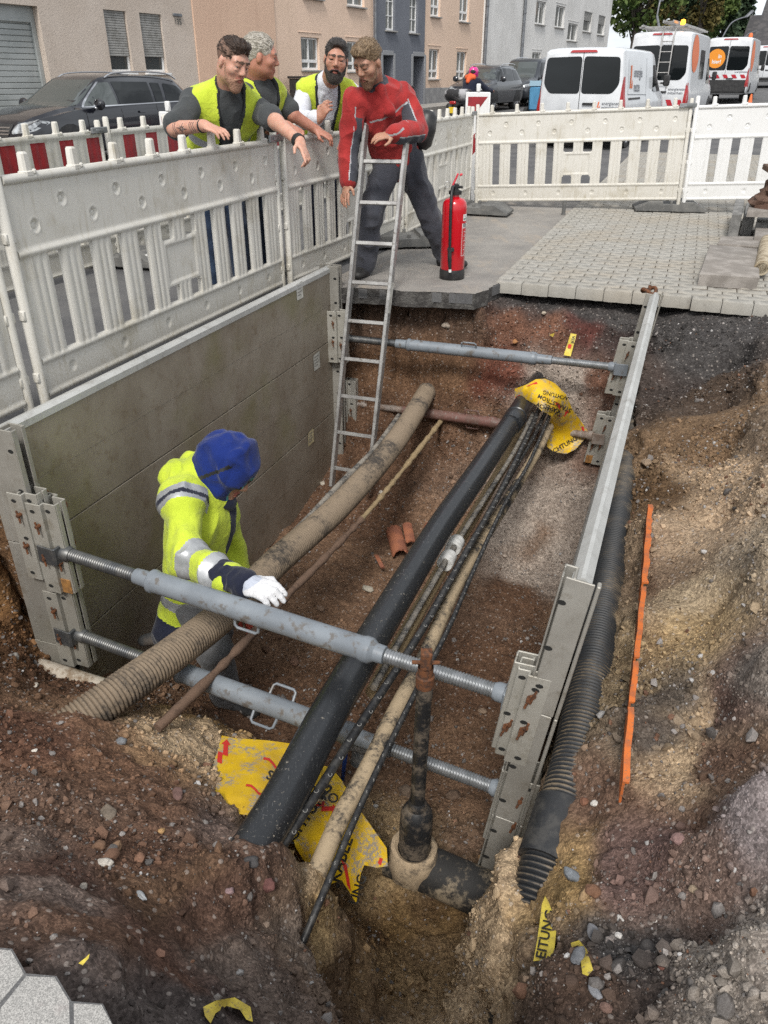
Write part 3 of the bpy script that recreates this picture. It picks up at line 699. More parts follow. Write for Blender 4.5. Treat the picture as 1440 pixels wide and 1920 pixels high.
def strut(label, A, B, tx, m_tube, mL, mR, r=.053, rs=.036, handles=(), extra=None, endm=None):
    root = thing('trench_strut', label, 'strut', A, group='screw struts across the trench')
    o = A.copy(); t = [strut_t(A, B, x) for x in tx]; ax = (B-A).normalized(); P = [A.lerp(B, k) for k in t]
    def done(mb, nm, m, ang=35): mb.v = [p-o for p in mb.v]; return mb.build(nm, m, root, angle=ang)
    mb = MB(); thread(mb, A, P[0], rs); done(mb, 'threaded_spindle', mL, 60)
    mb = MB(); thread(mb, P[-1], B, rs); done(mb, 'threaded_spindle', mR, 60)
    mb = MB(); path = [P[0], P[0]+ax*.002, P[1]-ax*.012, P[1], P[1]+ax*.012, P[1]+ax*.02, P[2]-ax*.03, P[2]-ax*.012, P[2]+ax*.012, P[2]+ax*.03, P[-1]-ax*.002, P[-1]]
    rr = [rs*1.02, rs*1.18, rs*1.25, r*1.10, r*1.12, r, r, r*1.12, r*1.08, rs*1.28, rs*1.2, rs*1.02]
    mb.tube(path, rr, 28); done(mb, 'tube', m_tube, 28)
    for hx, outv in handles:
        q = A.lerp(B, strut_t(A, B, hx)); mb = MB(); side = outv-ax*outv.dot(ax); side.normalize(); handle(mb, q+side*r*.9, ax, side); done(mb, 'carry_handle', m_tube)
    for e, sg, m_ in ((A, 1, mL), (B, -1, mR)):
        mb = MB(); Mx = frame(e-o, ax*sg)
        mb.box((-.012, 0, 0), (.012, .10, .085), Mx, .004); mb.box((-.055, .05, 0), (.09, .008, .085), Mx, .003); mb.box((-.055, -.05, 0), (.09, .008, .085), Mx, .003)
        mb.lathe([(rs*1.25, -.006), (rs*1.25, .02), (rs, .035)], 16, Mx @ Matrix.Rotation(math.pi/2, 4, 'Y')); mb.build('fork_end', endm or (M_SPGREY if m_ is not M_SPDARK else M_SPDARK), root, angle=30)
    return root
def bracket(label, s_c, n_in, sg, zc, length=.40, rustend=False, tiltv=None, n0=.03, depth=.13):
    """clamp profile hooked on an end rail: side plates with kinked flanges, pins and rusty hooks"""
    up = (tiltv or Vector((0, 0, 1))).normalized(); inn = DN*sg; along = DS
    c = W(s_c, n_in, zc)
    root = thing('rail_bracket', label, 'bracket', c, group='clamp brackets on the sheeting rails')
    Mx = Matrix(((along.x, inn.x, up.x, 0), (along.y, inn.y, up.y, 0), (along.z, inn.z, up.z, 0), (0, 0, 0, 1)))
    flip = Mx.to_3x3().determinant() < 0
    def fin(mb, nm, m):
        if flip: mb.f = [tuple(reversed(f)) for f in mb.f]
        return mb.build(nm, m, root, angle=30)
    mb = MB(); hw = .052
    for sx in (-1, 1):
        mb.box((sx*hw, n0+.035, 0), (.007, .075, length), Mx, .002); mb.box((sx*(hw-.012), n0+.07, 0), (.03, .008, length), Mx, .002)
        mb.box((sx*(hw-.022), n0+.07+depth/2-.03, 0), (.007, depth-.06, length), Mx, .002); mb.box((sx*(hw-.036), n0+depth+.008, 0), (.022, .007, length), Mx, .002)
    mb.box((0, n0+.045, 0), (.088, .007, length), Mx, .002)
    for zz in (-.42, .0, .42):
        for yy in (.03, .09):
            q = Mx @ Vector((-(hw if yy < .06 else hw-.022)-.0042, n0+yy+(.015 if zz == 0 else 0), zz*length)); holes(mb, [q], -along, .0085)
    fin(mb, 'clamp_profile', [M_BRK, M_HOLE])
    for zz, yy in ((.28, .05), (-.08, .045), (-.14, .10)):
        mb = MB(); x = -(hw+.004) if yy < .08 else -(hw-.018)
        mb.tube([Mx @ Vector((x+.004, n0+yy, zz*length)), Mx @ Vector((x-.022, n0+yy, zz*length))], .008, 8)
        mb.tube([Mx @ Vector((x-.016, n0+yy-.004, zz*length+.022)), Mx @ Vector((x-.014, n0+yy, zz*length-.004)), Mx @ Vector((x-.018, n0+yy+.006, zz*length-.034))], .0045, 6); fin(mb, 'pin', M_RUST)
    for zz in (.33, -.1):
        mb = MB(); pts = [Mx @ Vector((hw+.012+.035*math.sin(a), n0+.06, zz*length+.028*math.cos(a))) for a in np.linspace(-.3, 3.6, 10)]
        mb.tube(pts, .0075, 8); fin(mb, 'hook', M_RUST)
    if rustend:
        mb = MB(); mb.box((-(hw-.018)-.0005, n0+.085, -length*.42), (.0092, .074, length*.16), Mx, .002); fin(mb, 'rusty_end', mat('orange_rust', (.33, .16, .045), (.2, .1, .035), 30, .8))
    return root
# struts (sight lines cut with the panel planes)
A1, B1 = gn(122, 1037, -2.235), gs(944, 1300, 2.03)
A2, B2 = gn(150, 1190, -2.28), gs(936, 1480, 2.04)
A3, B3 = gn(650, 634, -2.30), gs(1150, 688, 5.47)
A4, B4 = gn(668, 757, -2.30), gs(1110, 817, 5.47)
up_ = Vector((0, 0, 1))
strut('long grey screw strut under the gloved hand, upper of the two near struts', A1, B1, (255, 285, 690, 722), M_SPGREY, M_SPDARK, M_SPZINC, .045, .028, [(462, Vector((.5, -.3, -1)))])
strut('grey screw strut low behind the worker, lower of the two near struts', A2, B2, (318, 338, 655, 735), M_SPGREY, M_SPDARK, M_SPZINC, .044, .027, [(505, Vector((-.2, -.7, -.6))), (520, Vector((.2, .7, .6)))])
strut('grey screw strut near the top of the far trench end, behind the ladder', A3, B3, (742, 765, 1000, 1035), M_SPGREY, M_SPDARK, M_SPZINC, .043, .028, [(880, Vector((0, -.6, 1)))])
strut('dull red screw strut low at the far trench end, passing under the black pipe', A4, B4, (755, 775, 925, 950), M_SPRED, M_SPRUST, M_SPRUST, .040, .028, [(885, Vector((0, -.3, 1))), (885, Vector((0, .3, -1)))], endm=M_SPRUST)
mb = MB(); 
LT = Vector((0, 0, 1)); RT = (DN*math.tan(R(7))+Vector((0, 0, 1)))
bracket('aluminium clamp bracket with rusted orange end at the left end of the upper near strut', SN(A1)[0]+.02, -2.42, 1, A1.z+.02, .44, True, LT, .07, .12)
bracket('aluminium clamp bracket behind the orange-ended one on the left near rail', SN(A1)[0]+.01, -2.42, 1, A1.z+.07, .42, False, LT, -.005, .12)
bracket('aluminium clamp bracket at the left end of the lower near strut', SN(A2)[0]+.02, -2.42, 1, A2.z+.03, .42, False, LT, .02, .13)
bracket('aluminium clamp bracket at the left end of the upper far strut, behind the ladder', SN(A3)[0]-.03, -2.42, 1, A3.z+.02, .40, False, LT, .0, .13)
bracket('aluminium clamp bracket at the left end of the red strut, behind the ladder', SN(A4)[0]-.03, -2.42, 1, A4.z+.02, .40, False, LT, .0, .13)
def rn(p): return -.13-(.10-p.z)*math.tan(R(7))
nb = SN(B1)[1]
bracket('front aluminium clamp bracket at the right end of the upper near strut', 2.0, nb+.10, -1, B1.z, .40, False, RT, -.05, .13)
bracket('rear aluminium clamp bracket beside the right end of the upper near strut', 1.985, rn(B1)+.015, -1, B1.z-.01, .40, False, RT, -.01, .10)
nb2 = SN(B2)[1]
bracket('aluminium clamp bracket at the right end of the lower near strut', 2.0, nb2+.10, -1, B2.z-.01, .38, False, RT, -.03, .13)
bracket('aluminium clamp bracket at the right end of the upper far strut', 5.50, SN(B3)[1]+.10, -1, B3.z, .40, False, RT, -.02, .12)
bracket('aluminium clamp bracket with rusted orange end at the right end of the red strut', 5.50, SN(B4)[1]+.10, -1, B4.z-.02, .40, True, RT, -.02, .12)
print('struts', [tuple(round(x, 2) for x in SN(p))+(round(p.z, 2),) for p in (A1, B1, A2, B2, A3, B3, A4, B4)], 'rn', rn(B1), rn(B3))
# rusty shackle on the far right rail top
p = gs(1217, 545, 5.62); mb = MB(); mb.tube([p+DN*.045*math.cos(a)+DS*.05*math.sin(a)+Vector((0, 0, .015*math.sin(2*a))) for a in np.linspace(0, 6.28, 18)], .013, 8, caps=False); mb.tube([p+Vector((0, 0, -.06)), p+Vector((0, 0, .03))+DS*.03], .011, 8)
tag(mb.build('lifting_shackle', M_RUST, origin=p), 'rusty lifting ring on top of the far end of the right sheeting panel', 'shackle')
# ------------------------------------------------------------------ pipes and cables
def dusty(name, base, dust, amt=.5, scale=7, rough=.5, fine=90, up=0.0, bump=.15):
    k = NT(name); k.co = k.n('ShaderNodeNewGeometry').outputs['Position']
    n1 = k.noise(scale, 8, .7); n2 = k.noise(fine, 6, .75)
    m = k.math('ADD', k.math('MULTIPLY', n1, .65), k.math('MULTIPLY', n2, .35))
    f = k.ramp(m, .62-amt*.35, .70-amt*.25)
    c = k.mix(f, base, dust); k.set(Base_Color=c, Roughness=rough); k.bump(n2, bump, .003); MATS[name] = k.m; return k.m
M_DUCT = dusty('ribbed_brown_duct', (.040, .034, .029), (.215, .165, .115), .72, 3.4, .85, 45)
k = NT('ribbed_black_duct'); k.co = k.n('ShaderNodeNewGeometry').outputs['Position']
rib = k.n('ShaderNodeAttribute', attribute_name='rib').outputs['Fac']
c = k.mix(k.math('MULTIPLY', k.ramp(k.math('ADD', k.noise(5, 6, .7), k.math('MULTIPLY', rib, -.30)), .36, .60), .75), (.018, .02, .023), (.24, .185, .12)); k.set(Base_Color=c, Roughness=.55); M_DUCTB = k.m
k = NT('scratched_black_pipe'); k.co = k.n('ShaderNodeNewGeometry').outputs['Position']
s1 = k.noise(40, 4, .7, sc3=(6, .6, 3)); s2 = k.noise(30, 4, .75, sc3=(.7, 5, 5)); dd = k.noise(55, 7, .75); big = k.noise(4, 5)
c = k.mix(k.math('MULTIPLY', k.ramp(s1, .62, .70), .4), (.017, .0185, .021), (.24, .24, .235)); c = k.mix(k.math('MULTIPLY', k.ramp(s2, .63, .7), .45), c, (.30, .29, .28))
c = k.mix(k.math('MULTIPLY', k.ramp(dd, .60, .66), k.ramp(big, .48, .64)), c, (.36, .32, .26)); k.set(Base_Color=c, Roughness=k.math('ADD', .16, k.math('MULTIPLY', big, .3)), Specular_IOR_Level=.55); M_BLACKP = k.m
M_CABLE = mat('black_cable', (.016, .016, .017), (.045, .043, .04), 40, .5)
M_CABLEG = dusty('dusty_cable', (.05, .05, .05), (.26, .235, .2), .6, 12, .7)
M_MARK = mat('white_print', (.27, .265, .25), rough=.7)
M_SANDP = dusty('sand_coated_pipe', (.026, .026, .027), (.42, .325, .21), .60, 4.6, .85, 60)
M_RODB = dusty('rusty_bar', (.075, .045, .03), (.145, .09, .06), .8, 16, .9, 60, bump=.9)
M_RODS = dusty('earth_coated_rod', (.17, .12, .065), (.32, .235, .13), .8, 9, .9, 60, bump=.6)
M_CLAY = mat('terracotta', (.36, .135, .07), (.26, .10, .06), 9, .85, bump=.3, bscale=70)
M_CLAYD = mat('dirty_terracotta', (.27, .115, .07), (.15, .085, .06), 8, .9, bump=.3, bscale=70)
M_SLEEVE = dusty('grey_sleeve', (.07, .075, .078), (.2, .19, .175), .6, 10, .7)
def zpath(pts, step=.05): return resample(catmull([gz(*p) for p in pts], 10), step)
def single(mb, name, m, label, cat, origin, group=None, angle=45):
    return tag(mb.build(name, m, origin=origin, angle=angle), label, cat, group)
def ribbed(path, r, pitch, seg=22, amp=.07):
    P = resample(path, pitch/4); rr = [r*(1-amp*(1, .55, -.1, .55)[i % 4]*1.0) if 0 else r*(1+amp*(.5, 1, .5, -1)[i % 4]) for i in range(len(P))]
    mb = MB(); mb.tube(P, rr, seg); return mb, [(.5, 0, .5, 1)[i % 4] for i in range(len(P)) for _ in range(seg)]
# brown ribbed duct
bp = catmull([gz(*p) for p in ((112, 1375, -.74), (220, 1300, -.70), (330, 1222, -.72), (430, 1143, -.77), (520, 1052, -.80), (640, 945, -.82), (740, 830, -.82), (800, 735, -.80), (828, 680, -.76))], 10)
root = thing('cable_duct', 'thick brown ribbed duct running the length of the trench in front of the worker', 'duct', bp[0])
mb, _ = ribbed(bp, .071, .0165); mb.v = [p-bp[0] for p in mb.v]; mb.build('ribbed_hose', M_DUCT, root, angle=80)
e = bp[-1]; dv = (bp[-1]-bp[-4]).normalized(); mb = MB(); mb.tube([e-dv*.10-bp[0], e-dv*.0-bp[0], e+dv*.5-bp[0]], [.077, .079, .079], 22); mb.build('end_sleeve', M_SLEEVE, root)
# thin grey conduit beside it
p = zpath([(455, 1085, -.95), (560, 990, -.93), (640, 905, -.91), (700, 845, -.89), (748, 780, -.87)]); mb = MB(); mb.tube(p, .021, 12); single(mb, 'conduit', M_CABLEG, 'thin grey conduit lying against the left side of the brown ribbed duct', 'conduit', p[0])
# long bar: rusty near half, earthy far half
p = zpath([(295, 1365, -.80), (330, 1333, -.80), (400, 1265, -.83), (470, 1192, -.87), (540, 1115, -.92), (600, 1055, -.95), (690, 960, -.98), (760, 875, -1.0), (838, 775, -1.0)], .02)
root = thing('buried_rod', 'long earth-crusted rod crossing the trench floor from the broken clay pipe to the near mound', 'rod', p[0]); h = int(len(p)*.52)
q = [a-p[0] for a in p]; rr = [.0195+.006*vnoise(np.array([[i*.35, 0, 0]]))[0] for i in range(len(q))]
mb = MB(); mb.tube(q[:h+1], rr[:h+1], 10); mb.build('rusty_length', M_RODB, root); mb = MB(); mb.tube(q[h:], [x*.95 for x in rr[h:]], 10); mb.build('earthy_length', M_RODS, root)
# clay pipe stub at the far wall
a, b = gz(836, 774, -1.0), gz(866, 748, -1.0); d = (b-a).normalized(); mb = MB(); mb.tube([a+d*.02, a, a+d*.004, a+d*.5], [.045, .052, .062, .062], 18); single(mb, 'clay_pipe', M_CLAYD, 'broken terracotta pipe stub sticking out of the far trench wall', 'clay pipe', a)
# big black pipe
bk = [gz(395, 1740, -.63), gz(455, 1622, -.62), gz(530, 1500, -.615), gz(615, 1340, -.62), gz(697, 1200, -.63), gz(818, 1000, -.64), gz(890, 895, -.64), gz(955, 798, -.645), gz(986, 750, -.645), gz(1012, 712, -.645)]
bk = catmull(bk, 8); root = thing('water_main', 'thick scratched black plastic pipe crossing over the lower struts', 'pipe', bk[0]); o = bk[0]
mb = MB(); mb.tube([x-o for x in resample(bk, .06)], .069, 32); mb.build('pipe_wall', M_BLACKP, root)
j = gz(962, 790, -.64); dv = (gz(986, 750, -.645)-gz(890, 895, -.64)).normalized(); mb = MB(); mb.tube([j-o-dv*.07, j-o-dv*.055, j-o+dv*.05, j-o+dv*.053, j-o+dv*.07, j-o+dv*.075, j-o+dv*.09], [.070, .075, .0755, .072, .072, .078, .070], 32); mb.build('socket_joint', M_BLACKP, root, angle=30)
# cables with printed marks
def cable(label, pts, r, m, marks=0, name='cable', step=.04, col=None):
    p = zpath(pts, step); root = thing(name, label, 'cable', p[0], group='cables beside the black pipe'); q = [a-p[0] for a in p]
    mb = MB(); mb.tube(q, r, 12); mb.build('sheath', m, root)
    if marks:
        mk = MB(); L = resample(q, marks)
        for i in range(1, len(L)-1):
            t = (L[i+1]-L[i-1]).normalized(); side = (O-p[0]-L[i]); side = (side-t*side.dot(t)).normalized(); ww = t.cross(side)
            side = (side*.9+ww*.35*math.sin(i*1.7)).normalized(); ww = t.cross(side); c = L[i]+side*(r*1.03)
            if r > .014:
                arc = [c+t*(.0085*math.cos(u))+ww*(.007*math.sin(u))-side*(.0012*math.sin(u)**2) for u in np.linspace(.5, 4.2, 7)]; mk.tube(arc, .0012, 5)
            else: mk.tube([c-t*.006, c-t*.002+ww*.002, c+t*.002-ww*.002, c+t*.006], .0011, 5)
        mk.build('lettering', M_MARK, root)
    return root
cable('black cable with curled white marks running close beside the thick black pipe', [(520, 1600, -.66), (600, 1478, -.66), (680, 1352, -.66), (792, 1180, -.67), (870, 1042, -.70), (935, 928, -.72), (990, 815, -.70), (1012, 765, -.66)], .0165, M_CABLE, .08)
cable('thin black cable with white lettering hanging down over the near mound', [(540, 1825, -.86), (560, 1785, -.80), (607, 1673, -.72), (690, 1480, -.70), (771, 1314, -.70), (840, 1180, -.72), (890, 1065, -.75), (945, 948, -.76), (992, 868, -.76), (1030, 780, -.70)], .0115, M_CABLE, .055)
cable('dark speckled cable squeezed between the black pipe and the other cables', [(700, 1290, -.76), (770, 1165, -.78), (850, 1028, -.80), (915, 925, -.80), (965, 845, -.78), (1000, 775, -.7)], .015, M_CABLEG, .05)
cable('twin dark cable with dotted white print above the pale far conduit', [(760, 1235, -.74), (850, 1075, -.76), (905, 985, -.78), (950, 905, -.78), (1000, 820, -.76), (1022, 775, -.7)], .014, M_CABLE, .05)
cable('sand-coated pipe with black patches in front of the valve spindle side', [(592, 1640, -.82), (640, 1530, -.80), (690, 1440, -.79), (740, 1336, -.79), (800, 1222, -.80), (850, 1110, -.82), (905, 1012, -.85), (960, 925, -.86), (1005, 850, -.84), (1030, 800, -.8)], .033, M_SANDP, 0, 'sandy_pipe')
cable('sand-coloured pipe half hidden underneath the thick black pipe', [(700, 1300, -.86), (760, 1190, -.87), (830, 1065, -.88), (890, 965, -.9), (935, 888, -.9), (985, 800, -.88)], .036, M_RODS, 0, 'sandy_pipe')
for px, py, lab in ((853, 1022, 'white paper wrap on the pipe beside the black pipe, upper one'), (838, 1050, 'white paper wrap on the pipe beside the black pipe, lower one')):
    c = gz(px, py, -.82); d = (gz(px+20, py-35, -.83)-c).normalized(); mb = MB(); mb.tube([c-d*.05, c-d*.045, c+d*.04, c+d*.05], [.040, .044, .044, .041], 14); single(mb, 'paper_wrap', mat('white_paper', (.68, .68, .66), (.5, .5, .48), 30, .8), lab, 'paper wrap', c, 'paper wraps')
# black ribbed duct outside the right panel
db = catmull([W(s, n, z) for s, n, z in ((1.22, -.06, -1.0), (1.36, -.075, -.86), (1.5, -.07, -.75), (1.66, -.06, -.68), (1.9, -.04, -.62), (2.3, -.04, -.57), (3.0, -.055, -.56), (3.8, -.075, -.57), (4.6, -.085, -.59), (5.3, -.09, -.59), (5.9, -.09, -.57))], 10)
root = thing('cable_duct', 'thick black ribbed duct lying outside the right sheeting panel', 'duct', db[0])
mb, rib = ribbed(db, .075, .0165, 24, .06); mb.v = [p-db[0] for p in mb.v]; ob = mb.build('ribbed_hose', M_DUCTB, root, angle=80)
at = ob.data.attributes.new('rib', 'FLOAT', 'POINT'); at.data.foreach_set('value', rib)
c0, c1, c2 = [W(*q) for q in ((1.60, -.066, -.70), (1.69, -.055, -.674), (1.79, -.046, -.642))]; mb = MB(); mb.tube([x-db[0] for x in resample(catmull([c0, c1, c2]), .03)], .089, 26); mb.build('joint_sleeve', mat('black_sleeve', (.02, .021, .023), (.05, .048, .045), 20, .5), root)
# cross pipe with yellow tape end
a, b = gz(735, 1600, -1.30), gz(1010, 1722, -1.30); root = thing('gas_main', 'dark sandy cross pipe under the valve spindle in the near pit', 'pipe', a)
mb = MB(); mb.tube(resample([Vector(), b-a], .06), .088, 28); mb.build('pipe_wall', dusty('sandy_black_main', (.022, .021, .02), (.30, .24, .165), .42, 5, .75, 45), root)
d = (b-a).normalized(); mb = MB(); mb.tube([d*(b-a).length*.80, d*(b-a).length*.92], .0895, 28); mb.build('yellow_tape_band', dusty('worn_yellow_tape', (.6, .44, .03), (.045, .04, .033), .62, 14, .6, 40), root)
# valve spindle with hood
base = gt(776, 1612, 3.0); top = gt(800, 1222, 2.46); ax = (top-base); L = ax.length; Mx = frame(base, ax.normalized().cross(Vector((0, 1, 0))), None, ax.normalized())
root = thing('valve_spindle', 'upright black valve spindle with bell hood and rusty square head', 'valve spindle', base); Mx.translation = Vector()
M_HOOD = dusty('muddy_black_plastic', (.018, .019, .021), (.14, .115, .09), .45, 12, .45, 60)
def lz(prof, nm, m, seg=24, extra=None):
    mb = MB(); mb.lathe(prof, seg, Mx)
    if extra: extra(mb)
    return mb.build(nm, m, root, angle=35)
lz([(0, -.06), (.088, -.06), (.09, -.02), (.085, .0), (.06, .01)], 'foot_flange', M_SANDP)
def rough_ring(mb): mb.v = [p*(1+.13*float(vnoise(np.array([[p.x*28, p.y*28, p.z*28]]))[0])) for p in mb.v]
lz([(.085, -.06), (.098, -.02), (.103, .02), (.098, .05), (.085, .075), (.072, .08), (.060, .07)], 'sand_ring', dusty('clinging_sand', (.09, .075, .06), (.40, .305, .2), .8, 9, .95, 60, bump=.8), 40, rough_ring)
lz([(.061, .04), (.062, .21), (.060, .27), (.054, .29), (.036, .31), (.034, .335), (.026, .345)], 'bell_hood', M_HOOD)
lz([(.027, .34), (.027, .36), (.0265, L-.20), (.029, L-.19), (.029, L-.14)], 'rod_sleeve', M_HOOD)
lz([(.030, L-.145), (.031, L-.10), (.026, L-.095), (.026, L-.06)], 'collar', M_RUST)
def hd(mb): mb.tube([Mx @ Vector((-.045, 0, L-.045)), Mx @ Vector((.045, 0, L-.045))], .007, 8)
mb = MB(); mb.box((0, 0, L-.035), (.036, .036, .07), Mx, .005); mb.add([(Mx @ Vector(p)) for p in ((.018, .018, L), (-.018, .018, L), (-.018, -.018, L), (.018, -.018, L), (0, 0, L+.012))], [(0, 1, 4), (1, 2, 4), (2, 3, 4), (3, 0, 4)]); hd(mb); mb.build('square_head', M_RUST, root, angle=30)
# grey shut-off valve with blue lever behind the cables
c = gz(672, 1392, -1.02); root = thing('shut_off_valve', 'small grey shut-off valve with a blue lever low behind the cables', 'valve', c)
mb = MB(); mb.tube([Vector((-.05, .02, 0)), Vector((-.03, .01, .0)), Vector((.03, -.01, 0)), Vector((.05, -.02, 0))], [.03, .042, .042, .03], 16); mb.tube([Vector((0, 0, 0)), Vector((0, -.01, -.06)), Vector((0, -.012, -.10))], [.03, .03, .036], 14); mb.build('valve_body', M_SLEEVE, root)
mb = MB(); mb.box((-.05, -.05, -.09), (.018, .012, .17), Matrix.Rotation(R(6), 4, 'Y'), .004); mb.build('lever', mat('blue_plastic', (.02, .05, .2), rough=.4), root)
# pipe stub by the left rail
a, b = gz(95, 1262, -1.02), gz(215, 1300, -1.06); mb = MB(); mb.tube(resample([a-(b-a)*.2, b], .05), .052, 16); single(mb, 'old_pipe', dusty('mouldering_pipe', (.21, .15, .095), (.45, .40, .33), .55, 9, .9, 40), 'old pale pipe showing in the soil at the foot of the left rail', 'pipe', a)
# terracotta shards on the trench floor
def shard(label, px, py, dx, dy, L, r, arc, z=-1.53, name='clay_shard'):
    c = gz(px, py, z); d = (gz(px+dx, py+dy, z)-c).normalized(); Mx = frame(c, d); mb = MB(); n = 10; v = []; f = []
    for i, x in enumerate((-L/2, L/2)):
        for rr in (r, r-.012):
            for q in range(n+1):
                a_ = math.pi/2+arc*(q/n-.5)+.15*i; v.append((x+.012*math.sin(3*q+i), rr*math.cos(a_), rr*math.sin(a_)-r*.35))
    m = n+1
    for q in range(n): f += [(q, q+1, 2*m+q+1, 2*m+q), (m+q, 3*m+q, 3*m+q+1, m+q+1), (q, m+q, m+q+1, q+1), (2*m+q, 2*m+q+1, 3*m+q+1, 3*m+q)]
    f += [(0, 2*m, 3*m, m), (n, m+n, 3*m+n, 2*m+n)]
    mb.add(v, f, Mx); single(mb, name, M_CLAY, label, 'clay shard', c, 'terracotta shards on the trench floor', 50)
shard('long half-round terracotta pipe shard on the trench floor, leftmost of the set', 745, 1015, 17, 60, .34, .06, 2.9)
shard('split terracotta shard with a groove just right of the long half-round one', 767, 1003, 12, 50, .26, .05, 1.5)
shard('terracotta shard poking out beside the left edge of the black pipe', 803, 1002, -14, 45, .26, .055, 2.2)
shard('thin flat terracotta sliver below the other shards', 712, 1057, 14, 24, .16, .04, .7)
# orange cover strips standing in the bench soil
M_OR = mat('orange_plastic', (.62, .155, .03), (.42, .12, .04), 24, .55, c3=(.2, .13, .08))
segs = [((1217, 946), (1206, 1092), 'far end, with a ragged broken edge'), ((1205, 1100), (1192, 1232), 'second from the far end'), ((1190, 1240), (1183, 1316), 'short one, third from the far end'), ((1181, 1326), (1170, 1466), 'nearest the photographer')]
for (x0, y0), (x1, y1), w in segs:
    a, b = gz(x0, y0, -.33), gz(x1, y1, -.345); L = (b-a).length; Mx = frame(a, b-a); mb = MB(); n = max(6, int(L/.03)); v = []; f = []
    for i in range(n+1):
        x = L*i/n; rag = .010*random.random() if 'ragged' in w else .002*random.random()
        sh = .0015*math.sin(i*.9)
        v += [(x, sh-.004, -.09), (x, sh-.005, 0), (x, sh+.012+rag, .004), (x, sh+.010+rag, -.004), (x, sh+.002, -.006), (x, sh+.003, -.09)]
    for i in range(n):
        for q in range(6): f.append((i*6+q, i*6+(q+1) % 6, (i+1)*6+(q+1) % 6, (i+1)*6+q))
    f += [(5, 4, 3, 2, 1, 0), tuple(n*6+q for q in range(6))]
    mb.add(v, f, Mx); single(mb, 'cable_cover', M_OR, 'orange plastic cover strip standing in the bench soil, '+w, 'cover strip', a, 'orange cover strips', 60)
# ------------------------------------------------------------------ white slatted barriers
def plastic(name, base, dirt, amt):
    k = NT(name); pos = k.n('ShaderNodeNewGeometry').outputs['Position']; k.co = pos
    st = k.noise(7, 6, .7, sc3=(5, 5, .6)); n1 = k.noise(3, 6, .65); n2 = k.noise(120, 4, .75)
    z = k.n('ShaderNodeSeparateXYZ', {'Vector': k.tc.outputs['Object']}).outputs[2]
    low = k.ramp(z, .55, .05)
    f = k.math('MULTIPLY', k.ramp(st, .50, .74), amt*.55); f = k.math('ADD', f, k.math('MULTIPLY', k.ramp(n1, .5, .72), amt*.6)); f = k.math('ADD', f, k.math('MULTIPLY', k.math('MULTIPLY', low, k.ramp(n2, .4, .6)), amt*.5))
    c = k.mix(f, base, dirt); c = k.mix(k.math('MULTIPLY', k.ramp(n2, .66, .72), .5), c, (.22, .2, .16))
    k.set(Base_Color=c, Roughness=.55, Specular_IOR_Level=.4); MATS[name] = k.m; return k.m
M_WHITE = plastic('dirty_white_plastic', (.605, .585, .535), (.36, .32, .235), .85)
M_WHITEC = plastic('clean_white_plastic', (.70, .70, .69), (.5, .49, .45), .4)
M_REDP = mat('red_reflective', (.30, .018, .024), (.23, .015, .02), 8, .45)
M_STEEL = mat('galvanised_steel', (.33, .34, .35), (.22, .23, .23), 12, .45, .7)
